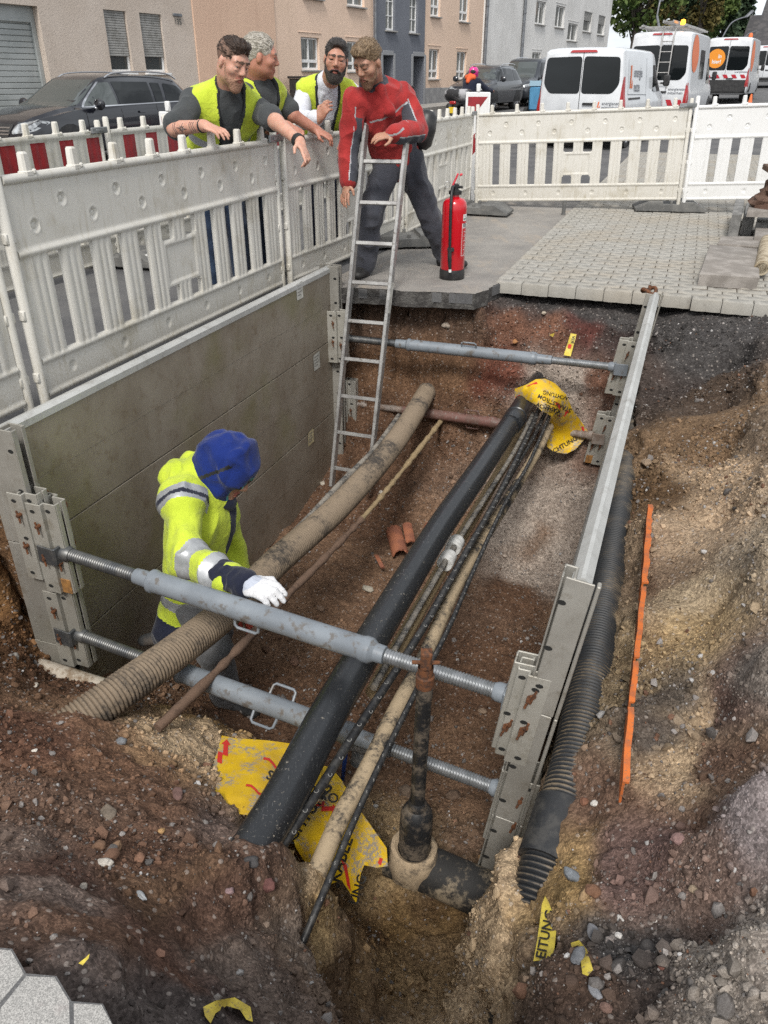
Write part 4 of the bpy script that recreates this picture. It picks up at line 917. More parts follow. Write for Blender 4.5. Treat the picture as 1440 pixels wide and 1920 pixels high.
def barrier_mesh(L, step, red=False):
    xs = np.arange(0, L+step*.5, step); zs = np.arange(.05, 1.03+step*.5, step); per = L/11.0; sl = per*.60
    X, Z = np.meshgrid(xs, zs, indexing='ij')
    def T(x, z):
        t = np.full(x.shape, .020); ph = (x % per)-per/2; ins = np.abs(ph) < sl/2
        slat = (z > .235) & (z < .695)
        fl = .014+.018*np.sqrt(np.clip(1-((((ph+sl/2) % (sl/3))/(sl/6)-1)**2), 0, 1)); t = np.where(slat & ins, fl, t)
        for zc, r in ((.065, .017), (.225, .019), (.705, .021), (1.008, .024)):
            b = np.sqrt(np.clip(1-((z-zc)/r)**2, 0, 1))*r*2.1; t = np.maximum(t, b)
        if red: t = np.where((z > .72) & (z < .99), .020+.012*np.abs(np.sin(x*math.pi/.075)), t)
        else:
            for i in range(12):
                cx = .14+i*(L-.28)/11; cz = .90 if i % 2 else .81
                r2 = ((x-cx)**2+(z-cz)**2)/.027**2; t = t-.026*np.clip(1-r2, 0, 1)**.7; t = t+.005*np.exp(-((np.sqrt(r2)-1.15)/.12)**2)
        for i in range(6):
            cx = .2+i*(L-.4)/5; r2 = ((x-cx)**2+(z-.148)**2)/.024**2; t = t-.022*np.clip(1-r2, 0, 1)**.7
        mid = np.abs(x-L/2) < per*.78
        pl_ = mid & (z > .335) & (z < .585); fr = pl_ & ((np.abs(x-L/2) > per*.66) | (z < .36) | (z > .56)); t = np.where(pl_, .016, t); t = np.where(fr, .03, t)
        return t
    cx = (X[:-1, :-1]+X[1:, 1:])/2; cz = (Z[:-1, :-1]+Z[1:, 1:])/2
    ph = np.abs((cx % per)-per/2); open_ = (cz > .24) & (cz < .69) & (ph > sl/2)
    mid = np.abs(cx-L/2) < per*.78
    open_ &= ~(mid & (cz > .335) & (cz < .585)); open_ &= ~((cx < per*.34) | (cx > L-per*.34))
    if not red: open_ |= mid & (np.abs(cx-L/2) > sl/2*.9) & (((cz > .24) & (cz < .325)) | ((cz > .595) & (cz < .69)))
    S = ~open_; t = T(X, Z)
    nx_, nz_ = X.shape; idx = np.arange(nx_*nz_).reshape(nx_, nz_); N = nx_*nz_
    V = np.concatenate([np.stack([X, t/2, Z], -1).reshape(-1, 3), np.stack([X, -t/2, Z], -1).reshape(-1, 3)])
    a, b, c, d = idx[:-1, :-1], idx[1:, :-1], idx[1:, 1:], idx[:-1, 1:]
    q = np.stack([a, b, c, d], -1)[S]; F = [q[:, ::-1], q+N]; ctr = [np.stack([cx, cz], -1)[S]]*2
    Sp = np.pad(S, 1)
    for dx, dz, e0, e1 in ((-1, 0, a, d), (1, 0, c, b), (0, -1, b, a), (0, 1, d, c)):
        m = S & ~Sp[1+dx:Sp.shape[0]-1+dx, 1+dz:Sp.shape[1]-1+dz]; F.append(np.stack([e0[m], e1[m], e1[m]+N, e0[m]+N], -1)); ctr.append(np.stack([cx, cz], -1)[m])
    F = np.concatenate(F); C = np.concatenate(ctr); mi = np.zeros(len(F), np.int32)
    if red: mi = ((np.floor(C[:, 0]/.156) % 2 == 1) & (C[:, 1] > .73) & (C[:, 1] < .985)).astype(np.int32)
    return V, F, mi
def make_barrier(name, label, mats, L=2.5, step=.008, red=False, group=None):
    root = thing(name, label, 'barrier', group=group); V, F, mi = barrier_mesh(L, step, red)
    used = np.unique(F); mp = np.full(len(V), -1); mp[used] = np.arange(len(used))
    np_mesh('slatted_panel', V[used], mp[F], mats, mi, root, True, 50)
    for i in range(8):
        x = .16+i*(L-.32)/7; mb = MB()
        v = []; 
        for z, w, d in ((1.015, .030, .026), (1.03, .030, .026), (1.034, .023, .021), (1.10, .020, .019), (1.108, .015, .014)):
            v += [(x+a*w, b*d, z) for a, b in ((-1, -.6), (-.6, -1), (.6, -1), (1, -.6), (1, .6), (.6, 1), (-.6, 1), (-1, .6))]
        f = [(r*8+j, r*8+(j+1) % 8, (r+1)*8+(j+1) % 8, (r+1)*8+j) for r in range(4) for j in range(8)]+[tuple(range(32, 40))]
        mb.add(v, f); mb.box((x+.03, -.004, 1.028), (.022, .05, .022), None, .006); mb.build('top_knob', mats[0], root, angle=30)
    for x, h in ((-.022, 1.12), (L+.022, 1.10)):
        mb = MB(); mb.tube([(x, 0, .0), (x, 0, h-.012), (x, 0, h)], [.024, .024, .017], 12)
        for z in (.16, .45, .78): mb.box((x, 0, z), (.062, .034, .05), None, .006)
        mb.build('post', mats[0], root, angle=40)
    mb = MB(); mb.box((L-.01, -.035, 1.03), (.20, .018, .045), Matrix.Rotation(0, 4, 'Y'), .006); mb.box((L-.01, -.046, 1.03), (.10, .006, .018), None, .002); mb.build('coupling_latch', M_STEEL, root, angle=30)
    return root
def place_bar(root, a, b, za=0.0, zb=0.0, L=2.5):
    a = Vector((a[0], a[1], za)); b = Vector((b[0], b[1], zb)); d = b-a; root.location = a+d.normalized()*.03
    root.rotation_euler = (0, -math.asin(d.z/d.length), math.atan2(d.y, d.x)); root.scale = ((d.length-.09)/L, 1, 1)
w0 = make_barrier('slatted_barrier', 'dirty white slatted barrier in front of the tattooed man, behind the left sheeting panel', [M_WHITE], group='white slatted barriers round the trench')
w1 = dup(w0, label='white slatted barrier end cut off at the left edge of the photo'); w2 = dup(w0, label='dirty white slatted barrier under the resting arms, behind the ladder')
w3 = dup(w0, label='white slatted barrier behind the red jacket man and the red extinguisher'); w4 = dup(w0, label='white slatted barrier across the path in front of the nearest white van')
c0 = make_barrier('slatted_barrier', 'cleanest white slatted barrier standing on the block paving at far right', [M_WHITEC], group='white slatted barriers round the trench')
P2 = lambda s, n: W(s, n, 0)[:2]
place_bar(w1, P2(.12, -2.75), P2(2.66, -2.74)); place_bar(w0, P2(2.70, -2.72), P2(5.25, -2.72)); place_bar(w2, P2(5.29, -2.70), P2(7.52, -2.57))
place_bar(w3, P2(7.58, -2.57), (1.05, 10.22)); place_bar(w4, (1.14, 10.27), (3.47, 9.62), .0, .10); place_bar(c0, (3.475, 9.60), (5.95, 9.05), .10, .20)
r0 = make_barrier('striped_barrier', 'red and white barrier in front of the black estate car, nearer half', [M_WHITE, M_REDP], step=.0155, red=True, group='red and white barriers along the road')
r1 = dup(r0, label='red and white barrier behind the tattooed man'); r2 = dup(r0, label='red and white barrier far behind the red jacket man, mostly hidden')
place_bar(r0, P2(3.12, -4.45), P2(5.62, -4.45)); place_bar(r1, P2(5.68, -4.45), P2(8.2, -4.4)); place_bar(r2, P2(8.26, -4.4), P2(10.8, -4.3))
# rubber feet
M_FOOT = mat('recycled_rubber', (.10, .10, .097), (.15, .148, .14), 7, .85, bump=.2, bscale=60, c3=(.2, .19, .17))
def foot(label, p, rz, sticker=True):
    root = thing('barrier_foot', label, 'barrier foot', (p[0], p[1], .018), rz, 'rubber barrier feet')
    mb = MB(); prof = [(-.40, .012), (-.40, .035), (-.25, .115), (-.10, .118), (-.095, .085), (.095, .085), (.10, .118), (.25, .115), (.40, .035), (.40, .012)]
    m = len(prof); v = []
    for y, k_ in ((-.19, .93), (-.175, 1), (.175, 1), (.19, .93)): v += [(x*(.985 if k_ < 1 else 1), y, z*k_) for x, z in prof]
    f = [(r*m+i, (r+1)*m+i, (r+1)*m+(i+1) % m, r*m+(i+1) % m) for r in range(3) for i in range(m)]+[tuple(range(m)), tuple(range(4*m-1, 3*m-1, -1))]
    mb.add(v, f)
    for x in (-.32, -.12, .12, .32): mb.box((x, 0, .007), (.12, .34, .014))
    mb.box((-.0, -.15, .10), (.03, .03, .034), None, .004); mb.box((0, .15, .10), (.03, .03, .034), None, .004)
    mb.build('rubber_block', M_FOOT, root, angle=30)
    if sticker:
        mb = MB(); sl = math.atan2(.08, .15); Mx = TR((.325, 0, .078)) @ Matrix.Rotation(sl, 4, 'Y'); mb.box((0, 0, 0), (.085, .22, .002), Mx); mb.build('sticker', mat('white_sticker', (.66, .65, .62), (.5, .5, .48), 30, .6), root)
        mb = MB(); mb.lathe([(.018, .0022), (.026, .0022)], 14, Mx @ TR((0, .05, 0))); mb.box((.0, -.045, .0018), (.012, .08, .001), Mx); mb.build('sticker_print', M_REDP, root)
    return root
foot('rubber barrier foot with white sticker on the paving under the right barriers', gz(1252, 397)[:2], R(-10))
foot('rubber barrier foot beside the extinguisher at the corner of the barriers', gz(893, 402)[:2], R(160))
foot('rubber barrier foot on the path behind the red jacket man', gz(762, 462)[:2], R(8), False)
foot('rubber barrier foot on the road seen through the slats of the long white barrier', gz(228, 497)[:2], R(-12))
foot('rubber barrier foot on the road farther back, seen through the slats', gz(318, 468)[:2], R(-12), False)
mb = MB(); p = gz(1056, 404); mb.tube([p, p+Vector((0, 0, .16))], .022, 10); tag(mb.build('post_stub', M_FOOT, origin=p), 'short dark steel post stub in the ground under the barrier across the path', 'post')
# striped warning plates
def beacon(label, p, w, z0, z1, rz):
    root = thing('warning_plate', label, 'warning plate', (p[0], p[1], 0), rz, 'red and white warning plates'); mb = MB(); h = z1-z0
    mb.box((0, 0, (z0+z1)/2), (w, .03, h), None, .01); mb.box((0, .0, z0/2), (.05, .04, z0+.02), None, .005); mb.box((.0, 0, z1+.045), (.05, .04, .09), None, .008); mb.build('plate', M_WHITEC, root)
    mb = MB(); w2, y = w/2-.03, -.0165
    a = [(-w2, z1-.05), (w2, z1-.05), (-w2, z1-.05-w*1.05)]; mb.add([(x, y, z) for x, z in a], [(0, 2, 1)])
    for kq in range(1, 4):
        zt = z1-.05-w*1.05*(kq*1.35-.55); zb = zt-w*.75
        if zb-w < z0: break
        mb.add([(-w2, y, zt-w*.9), (w2, y, zt), (w2, y, zb), (-w2, y, zb-w*.9)], [(0, 3, 2, 1)])
    mb.build('red_stripes', M_REDP, root, smooth=False)
beacon('red and white warning plate at the corner where the barriers meet', gy(893, 250, 10.75)[:2], .30, .15, 1.24, R(-12))
beacon('red and white warning plate behind the tattooed man, beside the black car', gy(318, 230, 8.6)[:2], .22, .2, 1.10, R(-20))
# ------------------------------------------------------------------ ladder
M_LAD = mat('ladder_aluminium', (.42, .415, .40), (.32, .31, .30), 9, .38, .55, c3=(.2, .19, .17))
fl, fr = gz(622, 912, -1.40), gz(690, 924, -1.40); tl, tr = gy(686, 238, 6.15), gy(765, 238, 6.07)
root = thing('ladder', 'aluminium ladder standing in the trench between the left panel and the ribbed duct', 'ladder', fl)
ax = ((tl-fl)+(tr-fr)).normalized(); xr = (fr-fl).normalized(); xr = (xr-ax*xr.dot(ax)).normalized(); Mf = Matrix((xr, ax.cross(xr) if 0 else -xr.cross(ax), ax)).transposed().to_4x4()
Lr = ((tl-fl).length+(tr-fr).length)/2; wl = (tr-tl).length; wb = (fr-fl).length
for a, b in ((fl, tl), (fr, tr)):
    d = (b-a).normalized(); Mx = frame(a-fl, d, None, xr); Mx = Matrix((d, xr, d.cross(xr))).transposed().to_4x4(); Mx.translation = a-fl
    mb = MB(); mb.box((Lr/2, 0, 0), (Lr, .026, .066), Mx, .004); mb.box((Lr+.004, 0, 0), (.016, .03, .07), Mx, .005); mb.build('side_rail', M_LAD, root, angle=30)
nr = 9
for i in range(nr):
    t = (.15+.28*i)/Lr; a = fl.lerp(tl, t)-fl; b = fr.lerp(tr, t)-fl; mb = MB(); Mx = Matrix(((b-a).normalized(), ax.cross((b-a).normalized()), ax)).transposed().to_4x4(); Mx.translation = (a+b)/2
    mb.box((0, 0, 0), ((b-a).length-.02, .030, .027), Mx, .003)
    for sg in (-1, 1): mb.box((sg*((b-a).length/2+.006), 0, 0), (.016, .028, .034), Mx, .004)
    mb.build('rung', M_LAD, root, angle=30)
mb = MB(); d = (tr-fr).normalized(); c = fr.lerp(tr, .555)-fl; nrm = ax.cross(xr)
if nrm.y > 0: nrm = -nrm
c = c+xr*.0136; zz = xr.cross(d); add = Matrix((d, zz, xr)).transposed().to_4x4(); add.translation = c; mb.box((0, 0, 0), (.22, .045, .001), add)
mb.build('rail_sticker', M_PAPER, root)
# ------------------------------------------------------------------ fire extinguisher
M_REDX = mat('extinguisher_red', (.50, .006, .014), rough=.22, coat=.5)
M_BLKP = mat('black_plastic', (.014, .014, .015), (.03, .03, .03), 20, .45)
M_WHT = mat('label_white', (.72, .72, .70), rough=.5); M_INK = mat('dark_ink', (.02, .025, .03), rough=.6); M_GRN = mat('green_print', (.03, .12, .08), rough=.6)
p = gz(847, 521, .008); root = thing('fire_extinguisher', 'red fire extinguisher with black hose standing on the path above the trench', 'fire extinguisher', p, 0)
mb = MB(); mb.lathe([(.088, .05), (.0935, .06), (.0935, .50), (.0925, .535), (.086, .562), (.070, .582), (.045, .592), (.032, .60), (.030, .615)], 40); mb.build('cylinder', M_REDX, root, angle=50)
mb = MB(); mb.lathe([(.0, .0), (.094, .0), (.098, .008), (.098, .06), (.095, .075)], 40); mb.build('base_ring', M_BLKP, root)
mb = MB(); mb.lathe([(.032, .612), (.048, .616), (.05, .64), (.032, .645), (.022, .652), (.022, .672)], 20); mb.box((.0, .0, .675), (.05, .036, .03), None, .006); mb.box((.03, .01, .665), (.05, .022, .018), None, .004); mb.build('valve_head', M_BLKP, root, angle=35)
mb = MB(); Mx = TR((-.005, -.005, .715)) @ Matrix.Rotation(R(-66), 4, 'Y'); mb.box((.0, 0, 0), (.10, .036, .012), Mx, .004); mb.box((.055, 0, .010), (.022, .036, .014), Mx @ Matrix.Rotation(R(35), 4, 'Y'), .004); mb.build('operating_lever', mat('pink_red_lever', (.62, .05, .07), rough=.4), root, angle=30)
mb = MB(); mb.tube([Vector((-.062+.02*math.cos(a), -.01, .685+.02*math.sin(a))) for a in np.linspace(0, 6.1, 14)], .0022, 6); mb.build('pull_ring', M_STEEL, root)
hp = catmull([(-.012, -.02, .672), (-.028, -.055, .668), (-.036, -.095, .62), (-.038, -.110, .54), (-.037, -.112, .40), (-.034, -.113, .24), (-.028, -.113, .12)], 6); mb = MB(); mb.tube(hp, .0115, 12); mb.tube([(-.036, -.113, .245), (-.032, -.114, .17), (-.026, -.113, .09)], [.015, .016, .011], 12); mb.box((-.026, -.108, .235), (.05, .03, .03), None, .005); mb.build('hose', M_BLKP, root, angle=40)
mb = MB(); mb.tube([(-.0265, -.113, .09), (-.025, -.113, .068)], .0115, 12); mb.build('nozzle_ring', M_WHT, root)
def wrapt(mb, pts, f, r, off=0.0):      # flat (x, z) lettering laid round the cylinder; x=0 faces the photographer
    mb.add([(r*math.sin(x/r), -r*math.cos(x/r), z) for x, z in pts], f)
def wrap_rect(mb, x0, x1, z0, z1, r, n=10):
    v = [(x0+(x1-x0)*i/n, z) for i in range(n+1) for z in (z0, z1)]; wrapt(mb, v, [(2*i, 2*i+2, 2*i+3, 2*i+1) for i in range(n)], r)
mb = MB(); wrap_rect(mb, .068, .155, .435, .482, .0941); wrap_rect(mb, .062, .155, .388, .418, .0941)
for x0, x1, z0, z1 in ((.062, .155, .18, .183), (.062, .065, .18, .385), (.062, .155, .382, .385)): wrap_rect(mb, x0, x1, z0, z1, .0941)
for i in range(16): wrap_rect(mb, .082+.012*(i % 3), .15, .19+i*.011, .1935+i*.011, .0941)
mb.build('label', M_WHT, root)
mb = MB(); v, f = text2d('EIS', .034, .0015, 'LEFT'); wrapt(mb, [(x+.070, z+.403) for x, z in v], f, .0944); v, f = text2d('12 kg', .014, .0, 'LEFT'); wrapt(mb, [(x+.074, z+.470) for x, z in v], f, .0944); mb.build('lettering', M_INK, root, smooth=False)
mb = MB()
for i in range(3): wrapt(mb, [(.080+.022*i+.008*math.cos(a), .449+.008*math.sin(a)) for a in np.linspace(0, 5.6, 9)], [tuple(range(9))], .0944)
mb.build('label_symbols', M_GRN, root, smooth=False)
# ------------------------------------------------------------------ kerbs and slabs piled on the paving
M_CONC = mat('old_concrete', (.20, .18, .16), (.29, .265, .24), 6, .92, bump=.5, bscale=120, c3=(.2, .18, .16))
M_CONCG = mat('grey_kerb_concrete', (.15, .148, .142), (.24, .235, .225), 7, .92, bump=.5, bscale=110, c3=(.10, .098, .095))
def slab_px(label, pts, z, th, m, name='concrete_slab', cat='slab', group=None, rough=.006):
    P = [gz(x, y, z) for x, y in pts]; c = sum(P, Vector())/len(P); mb = MB(); ring = []
    for i in range(len(P)):
        a, b = P[i], P[(i+1) % len(P)]
        for kq in range(6): q = a.lerp(b, kq/6); ring.append(q-c)
    m_ = len(ring); v = []
    for zz, sc_, j in ((-th, 1, .6), (-th*.5, 1.0, 1), (-.008, 1, .6), (0, .975, .3)):
        for q in ring: v.append((q.x*sc_+random.uniform(-rough, rough)*j, q.y*sc_+random.uniform(-rough, rough)*j, zz))
    f = [(r*m_+i, r*m_+(i+1) % m_, (r+1)*m_+(i+1) % m_, (r+1)*m_+i) for r in range(3) for i in range(m_)]+[tuple(range(3*m_, 4*m_))]
    if sum(ring[i].x*ring[(i+1) % m_].y-ring[(i+1) % m_].x*ring[i].y for i in range(m_)) < 0: f = [q[::-1] for q in f]
    mb.add(v, f); o = mb.build(name, m, angle=40); o.location = c; return tag(o, label, cat, group)
slab_px('cracked concrete slab lying loose on the block paving, nearest the trench', [(1331, 458), (1421, 466), (1424, 519), (1312, 512)], .105, .095, M_CONC)
slab_px('concrete slab just behind the cracked loose slab', [(1352, 443), (1432, 443), (1428, 462), (1345, 456)], .09, .08, M_CONC)
slab_px('long upright kerb stone standing at the left of the kerb pile', [(1380, 372), (1396, 374), (1391, 402), (1373, 401)], .24, .235, M_CONCG, 'kerb_stone', 'kerb stone', 'piled kerb stones')
slab_px('grey kerb stone second from the left in the kerb pile', [(1400, 380), (1420, 382), (1416, 406), (1395, 405)], .20, .195, M_CONCG, 'kerb_stone', 'kerb stone', 'piled kerb stones')
slab_px('low kerb stone in front of the pile with chipped corner', [(1417, 426), (1456, 428), (1460, 446), (1415, 442)], .13, .125, M_CONC, 'kerb_stone', 'kerb stone', 'piled kerb stones')
slab_px('small dark kerb block behind the chipped one', [(1421, 404), (1455, 404), (1455, 418), (1419, 417)], .16, .155, M_CONCG, 'kerb_stone', 'kerb stone', 'piled kerb stones')
slab_px('flat kerb stone lying on top of the pile under the soil heap', [(1405, 381), (1470, 383), (1472, 396), (1402, 394)], .30, .06, M_CONC, 'kerb_stone', 'kerb stone', 'piled kerb stones')
c = gz(1452, 388, .30); mb = MB(); v, f = [], []
for i in range(9):
    for j in range(16):
        a = 2*math.pi*j/16; r = (.21*(1-i/8)**.6+.02)*(1+.25*random.uniform(-1, 1)); v.append((r*math.cos(a), r*.8*math.sin(a), .30*i/8+random.uniform(-.01, .01)))
f = [(i*16+j, i*16+(j+1) % 16, (i+1)*16+(j+1) % 16, (i+1)*16+j) for i in range(8) for j in range(16)]; mb.add(v, f)
o = mb.build('soil_heap', mat('heap_soil', (.085, .045, .03), (.14, .085, .06), 12, .95, bump=1, bscale=50, bdist=.02)); o.location = c; tag(o, 'heap of reddish soil lying on the kerb pile at the right edge', 'soil heap')
mb = MB(); mb.box((0, 0, 0), (.30, .28, .05), Matrix.Rotation(R(8), 4, 'X'), .006); o = mb.build('rusty_plate', mat('brown_iron', (.12, .07, .045), (.08, .05, .035), 10, .85)); o.location = c+Vector((0, -.02, .33)); tag(o, 'rusty brown plate on top of the soil heap', 'iron plate')
a = gz(1428, 503, .10); b = gz(1438, 452, .10); mb = MB(); mb.tube([a+(b-a)*.12, a, a, b], [.038, .042, .056, .056], 18); tag(mb.build('broken_pipe', dusty('pipe_crust', (.2, .15, .09), (.42, .36, .26), .6, 12, .9, 50), origin=a), 'short crusty broken pipe lying beside the loose slabs', 'pipe')
# ------------------------------------------------------------------ yellow warning sheets and tape scraps
M_YEL = mat('yellow_foil', (.72, .46, .012), (.62, .38, .012), 5, .42, c3=(.40, .29, .06), lo=.35, hi=.7)
k = NT('muddy_yellow_foil'); k.co = k.n('ShaderNodeNewGeometry').outputs['Position']
n1 = k.noise(9, 6, .7); n2 = k.noise(70, 6, .8); n3 = k.noise(6, 4)
c = k.mix(k.ramp(n3, .35, .65), (.74, .48, .012), (.62, .38, .012)); c = k.mix(k.math('MULTIPLY', k.ramp(n1, .47, .58), k.ramp(n2, .42, .54)), c, (.30, .265, .23)); c = k.mix(k.ramp(n2, .66, .70), c, (.05, .04, .03))
k.set(Base_Color=c, Roughness=.45); M_YEL = k.m
M_TAPE = mat('yellow_tape', (.66, .52, .07), (.5, .38, .06), 20, .5, c3=(.25, .2, .1))
M_RPRINT = mat('red_print', (.55, .03, .02), rough=.6); M_BPRINT = mat('black_print', (.02, .018, .015), rough=.6)
def sheet(name, label, cat, poly, heights, m, texts=(), reds=(), wave=.012, wf=9, subdiv=3, seed=0, group=None, part='foil'):
    """poly: outline on the photo's sight lines; heights: (px, py, z) of the sheet, so it becomes a real curved surface"""
    fz = rbf([h[:2] for h in heights], [h[2] for h in heights])
    def pos(x, y, lift=0.0):
        q = np.array([[x, y]], float); z = float(fz(q)[0]); p = gz(x, y, z)
        w = wave*float(vnoise(np.array([[p.x*wf, p.y*wf, seed]]))[0]+.35*(1-abs(vnoise(np.array([[p.x*wf*2.7, p.y*wf*2.7, seed+.5]]))[0])*2)); r = (O-p).normalized(); return p+r*(w+lift)
    bm = bmesh.new(); vs = [bm.verts.new((x, y, 0)) for x, y in poly]; bm.faces.new(vs)
    bmesh.ops.triangulate(bm, faces=bm.faces[:])
    for _ in range(subdiv+1):
        ed = [e for e in bm.edges if e.calc_length() > 9]
        if not ed: break
        bmesh.ops.subdivide_edges(bm, edges=ed, cuts=1); bmesh.ops.triangulate(bm, faces=[f for f in bm.faces if len(f.verts) > 3])
    o = pos(*poly[0]); mb = MB(); bm.verts.index_update(); P = [pos(v.co.x, v.co.y)-o for v in bm.verts]; F = [[v.index for v in f.verts] for f in bm.faces]
    for i, f in enumerate(F):
        nn = (P[f[1]]-P[f[0]]).cross(P[f[2]]-P[f[0]])
        if nn.dot(O-o-P[f[0]]) < 0: F[i] = f[::-1]
    bm.free(); root = thing(name, label, cat, o, group=group); mb.add(P, F); mb.build(part, m, root, angle=75)
    if texts:
        mb = MB()
        for txt, x, y, size, ang, sk in texts:
            v, f = text2d(txt, size, size*.02); ca, sa = math.cos(R(ang)), math.sin(R(ang)); V = []
            for a, b in v:
                xx = x+a*ca+b*sk*sa; yy = y+a*sa-b*sk*ca; V.append(pos(xx, yy, .004)-o)
            if mb is not None: mb.add(V, f)
        mb.build('lettering', M_BPRINT, root, smooth=False)
    if reds:
        mb = MB()
        for poly_ in reds:
            V = [pos(x, y, .004)-o for x, y in poly_]; mb.add(V, [tuple(range(len(V)))])
        mb.build('red_symbols', M_RPRINT, root, smooth=False)
    return root
def hz(x, y, lift):
    p = hit_px(x, y)[0]; return (p.z if p is not None else -.3)+lift
def bolt(x, y, s, a):      # lightning arrow outline
    pts = [(-.9, -.2), (-.15, -.55), (-.05, -.15), (.55, -.45), (.5, -.62), (1.0, -.42), (.75, .08), (.68, -.12), (-.1, .3), (-.2, -.12), (-.85, .2)]
    ca, sa = math.cos(R(a)), math.sin(R(a)); return [(x+s*(p*ca-q*sa), y+s*(p*sa+q*ca)) for p, q in pts]
def squig(x, y, s, a):
    top = [(-1, 0), (-.5, -.12), (0, .05), (.5, .35), (1, .4)]; pts = [(p, q-.12) for p, q in top]+[(p, q+.12) for p, q in reversed(top)]
    ca, sa = math.cos(R(a)), math.sin(R(a)); return [(x+s*(p*ca-q*sa), y+s*(p*sa+q*ca)) for p, q in pts]
sheet('warning_sheet', 'yellow cable warning sheet with red lightning arrows left of the thick black pipe', 'warning sheet', [(416, 1379), (440, 1384), (500, 1388), (560, 1396), (605, 1400), (600, 1500), (560, 1545), (475, 1530), (440, 1508), (425, 1500), (405, 1505), (390, 1518), (376, 1500), (385, 1480), (398, 1440)],
      [(416, 1379, -.92), (605, 1395, -1.0), (600, 1500, -.90), (470, 1525, -.76), (430, 1498, -.76), (390, 1515, -.78), (376, 1500, -.76), (398, 1440, -.84), (480, 1450, -.83), (540, 1530, -.80)], M_YEL,
      [('STARKSTROM', 577, 1480, 26, 20, 1)], [bolt(422, 1412, 24, 120-180), bolt(397, 1460, 16, 110-180), squig(512, 1430, 20, 25), squig(478, 1478, 18, 20)], subdiv=4, group='yellow cable warning sheets')
sheet('warning_sheet', 'torn yellow cable warning sheet hanging under the cables right of the black pipe', 'warning sheet', [(590, 1430), (622, 1440), (640, 1462), (665, 1505), (697, 1550), (725, 1590), (727, 1624), (705, 1627), (683, 1622), (676, 1640), (668, 1694), (655, 1672), (640, 1650), (625, 1656), (610, 1662), (580, 1630), (555, 1590), (545, 1560), (570, 1500)],
      [(590, 1430, -.96), (640, 1462, -.97), (725, 1595, -1.13), (725, 1625, -1.15), (668, 1694, -1.22), (640, 1650, -1.10), (605, 1660, -1.05), (555, 1580, -.86), (640, 1560, -1.0), (600, 1500, -.93)], M_YEL,
      [('KABEL', 640, 1612, 30, -72, 1), ('UNG', 672, 1668, 26, -72, 1), ('ACHTUNG', 575, 1530, 30, -55, 1)], [bolt(607, 1516, 24, 25), squig(668, 1520, 9, 15), [(708, 1618), (712, 1608), (718, 1610), (714, 1623)], [(640, 1612), (650, 1622), (655, 1650), (658, 1672), (651, 1660), (646, 1632)]], subdiv=4, wave=.016, seed=3, group='yellow cable warning sheets')
sheet('warning_sheet', 'crumpled yellow warning sheet draped over the far end of the black pipe', 'warning sheet', [(965, 729), (985, 722), (1005, 711), (1022, 710), (1040, 718), (1062, 740), (1072, 765), (1088, 788), (1105, 812), (1092, 828), (1080, 842), (1062, 851), (1040, 848), (1026, 838), (1024, 825), (1032, 812), (1030, 795), (1034, 780), (1015, 770), (1003, 758), (1000, 744), (985, 732), (980, 745), (970, 757), (966, 745)],
      [(965, 729, -.56), (970, 757, -.66), (985, 730, -.52), (1010, 711, -.46), (1000, 746, -.54), (1015, 770, -.60), (1034, 780, -.66), (1050, 745, -.55), (1072, 765, -.70), (1101, 810, -.93), (1062, 849, -1.05), (1026, 838, -1.0), (1032, 800, -.84), (1040, 718, -.5)], M_YEL,
      [('ACHTUNG', 1042, 741, 10, 195, 1), ('STARKSTROM', 1040, 756, 11, 205, 1), ('KABEL', 1036, 766, 11, 200, 1), ('ACHTUNG', 1028, 768, 10, 25, 1), ('ACHTUNG', 1056, 836, 12, -30, 1)], [bolt(1058, 778, 11, -25), [(1090, 800), (1094, 798), (1096, 808), (1100, 812), (1093, 811)], [(985, 725), (1005, 716), (1030, 715), (1032, 719), (1008, 720)], [(966, 745), (974, 740), (976, 744), (968, 750)], [(1030, 751), (1045, 754), (1052, 762), (1050, 768), (1042, 758)]], wave=.022, wf=14, subdiv=3, seed=5, group='yellow cable warning sheets')
sheet('tape_strip', 'narrow yellow warning tape hanging out of the far trench wall', 'tape', [(1070, 625), (1081, 627), (1070, 668), (1057, 666)], [(x, y, hz(x, y, .03)) for x, y in ((1070, 625), (1081, 627), (1070, 668), (1057, 666), (1072, 645))], M_TAPE, [('VDE', 1074, 637, 8, 100, 1)], [[(1066, 645), (1072, 646), (1070, 654), (1064, 652)]], subdiv=2, group='yellow tape pieces')
sheet('tape_strip', 'yellow tape with black lettering folded over the near end of the black ribbed duct', 'tape', [(1022, 1680), (1028, 1690), (1036, 1710), (1043, 1745), (1040, 1775), (1036, 1799), (1000, 1802), (1006, 1770), (1012, 1730), (1016, 1695)], [(1022, 1680, -.57), (1043, 1745, -.50), (1036, 1799, -.46), (1000, 1802, -.50), (1012, 1730, -.54)], M_TAPE, [('LEITUNG', 1022, 1758, 26, -78, 1)], subdiv=3, group='yellow tape pieces', wave=.006)
sheet('tape_strip', 'yellow tape wound round the right end of the dark cross pipe', 'tape', [(1000, 1674), (1012, 1676), (1000, 1710), (990, 1735), (975, 1738), (985, 1712)], [(1000, 1674, -.78), (975, 1738, -1.0), (990, 1735, -.98)], M_TAPE, subdiv=2, group='yellow tape pieces')
def scrap(label, poly, z, **kq): sheet('tape_scrap', label, 'tape scrap', poly, [(x, y, hz(x, y, .012+.010*abs(math.sin(i*1.9)))) for i, (x, y) in enumerate(poly)], M_TAPE, subdiv=2, group='yellow tape pieces', wave=.006, **kq)
scrap('curled scrap of yellow tape on the soil at the bottom edge of the photo', [(381, 1888), (405, 1876), (440, 1870), (470, 1888), (474, 1916), (462, 1912), (450, 1893), (425, 1886), (404, 1900), (395, 1919), (384, 1905)], -.27)
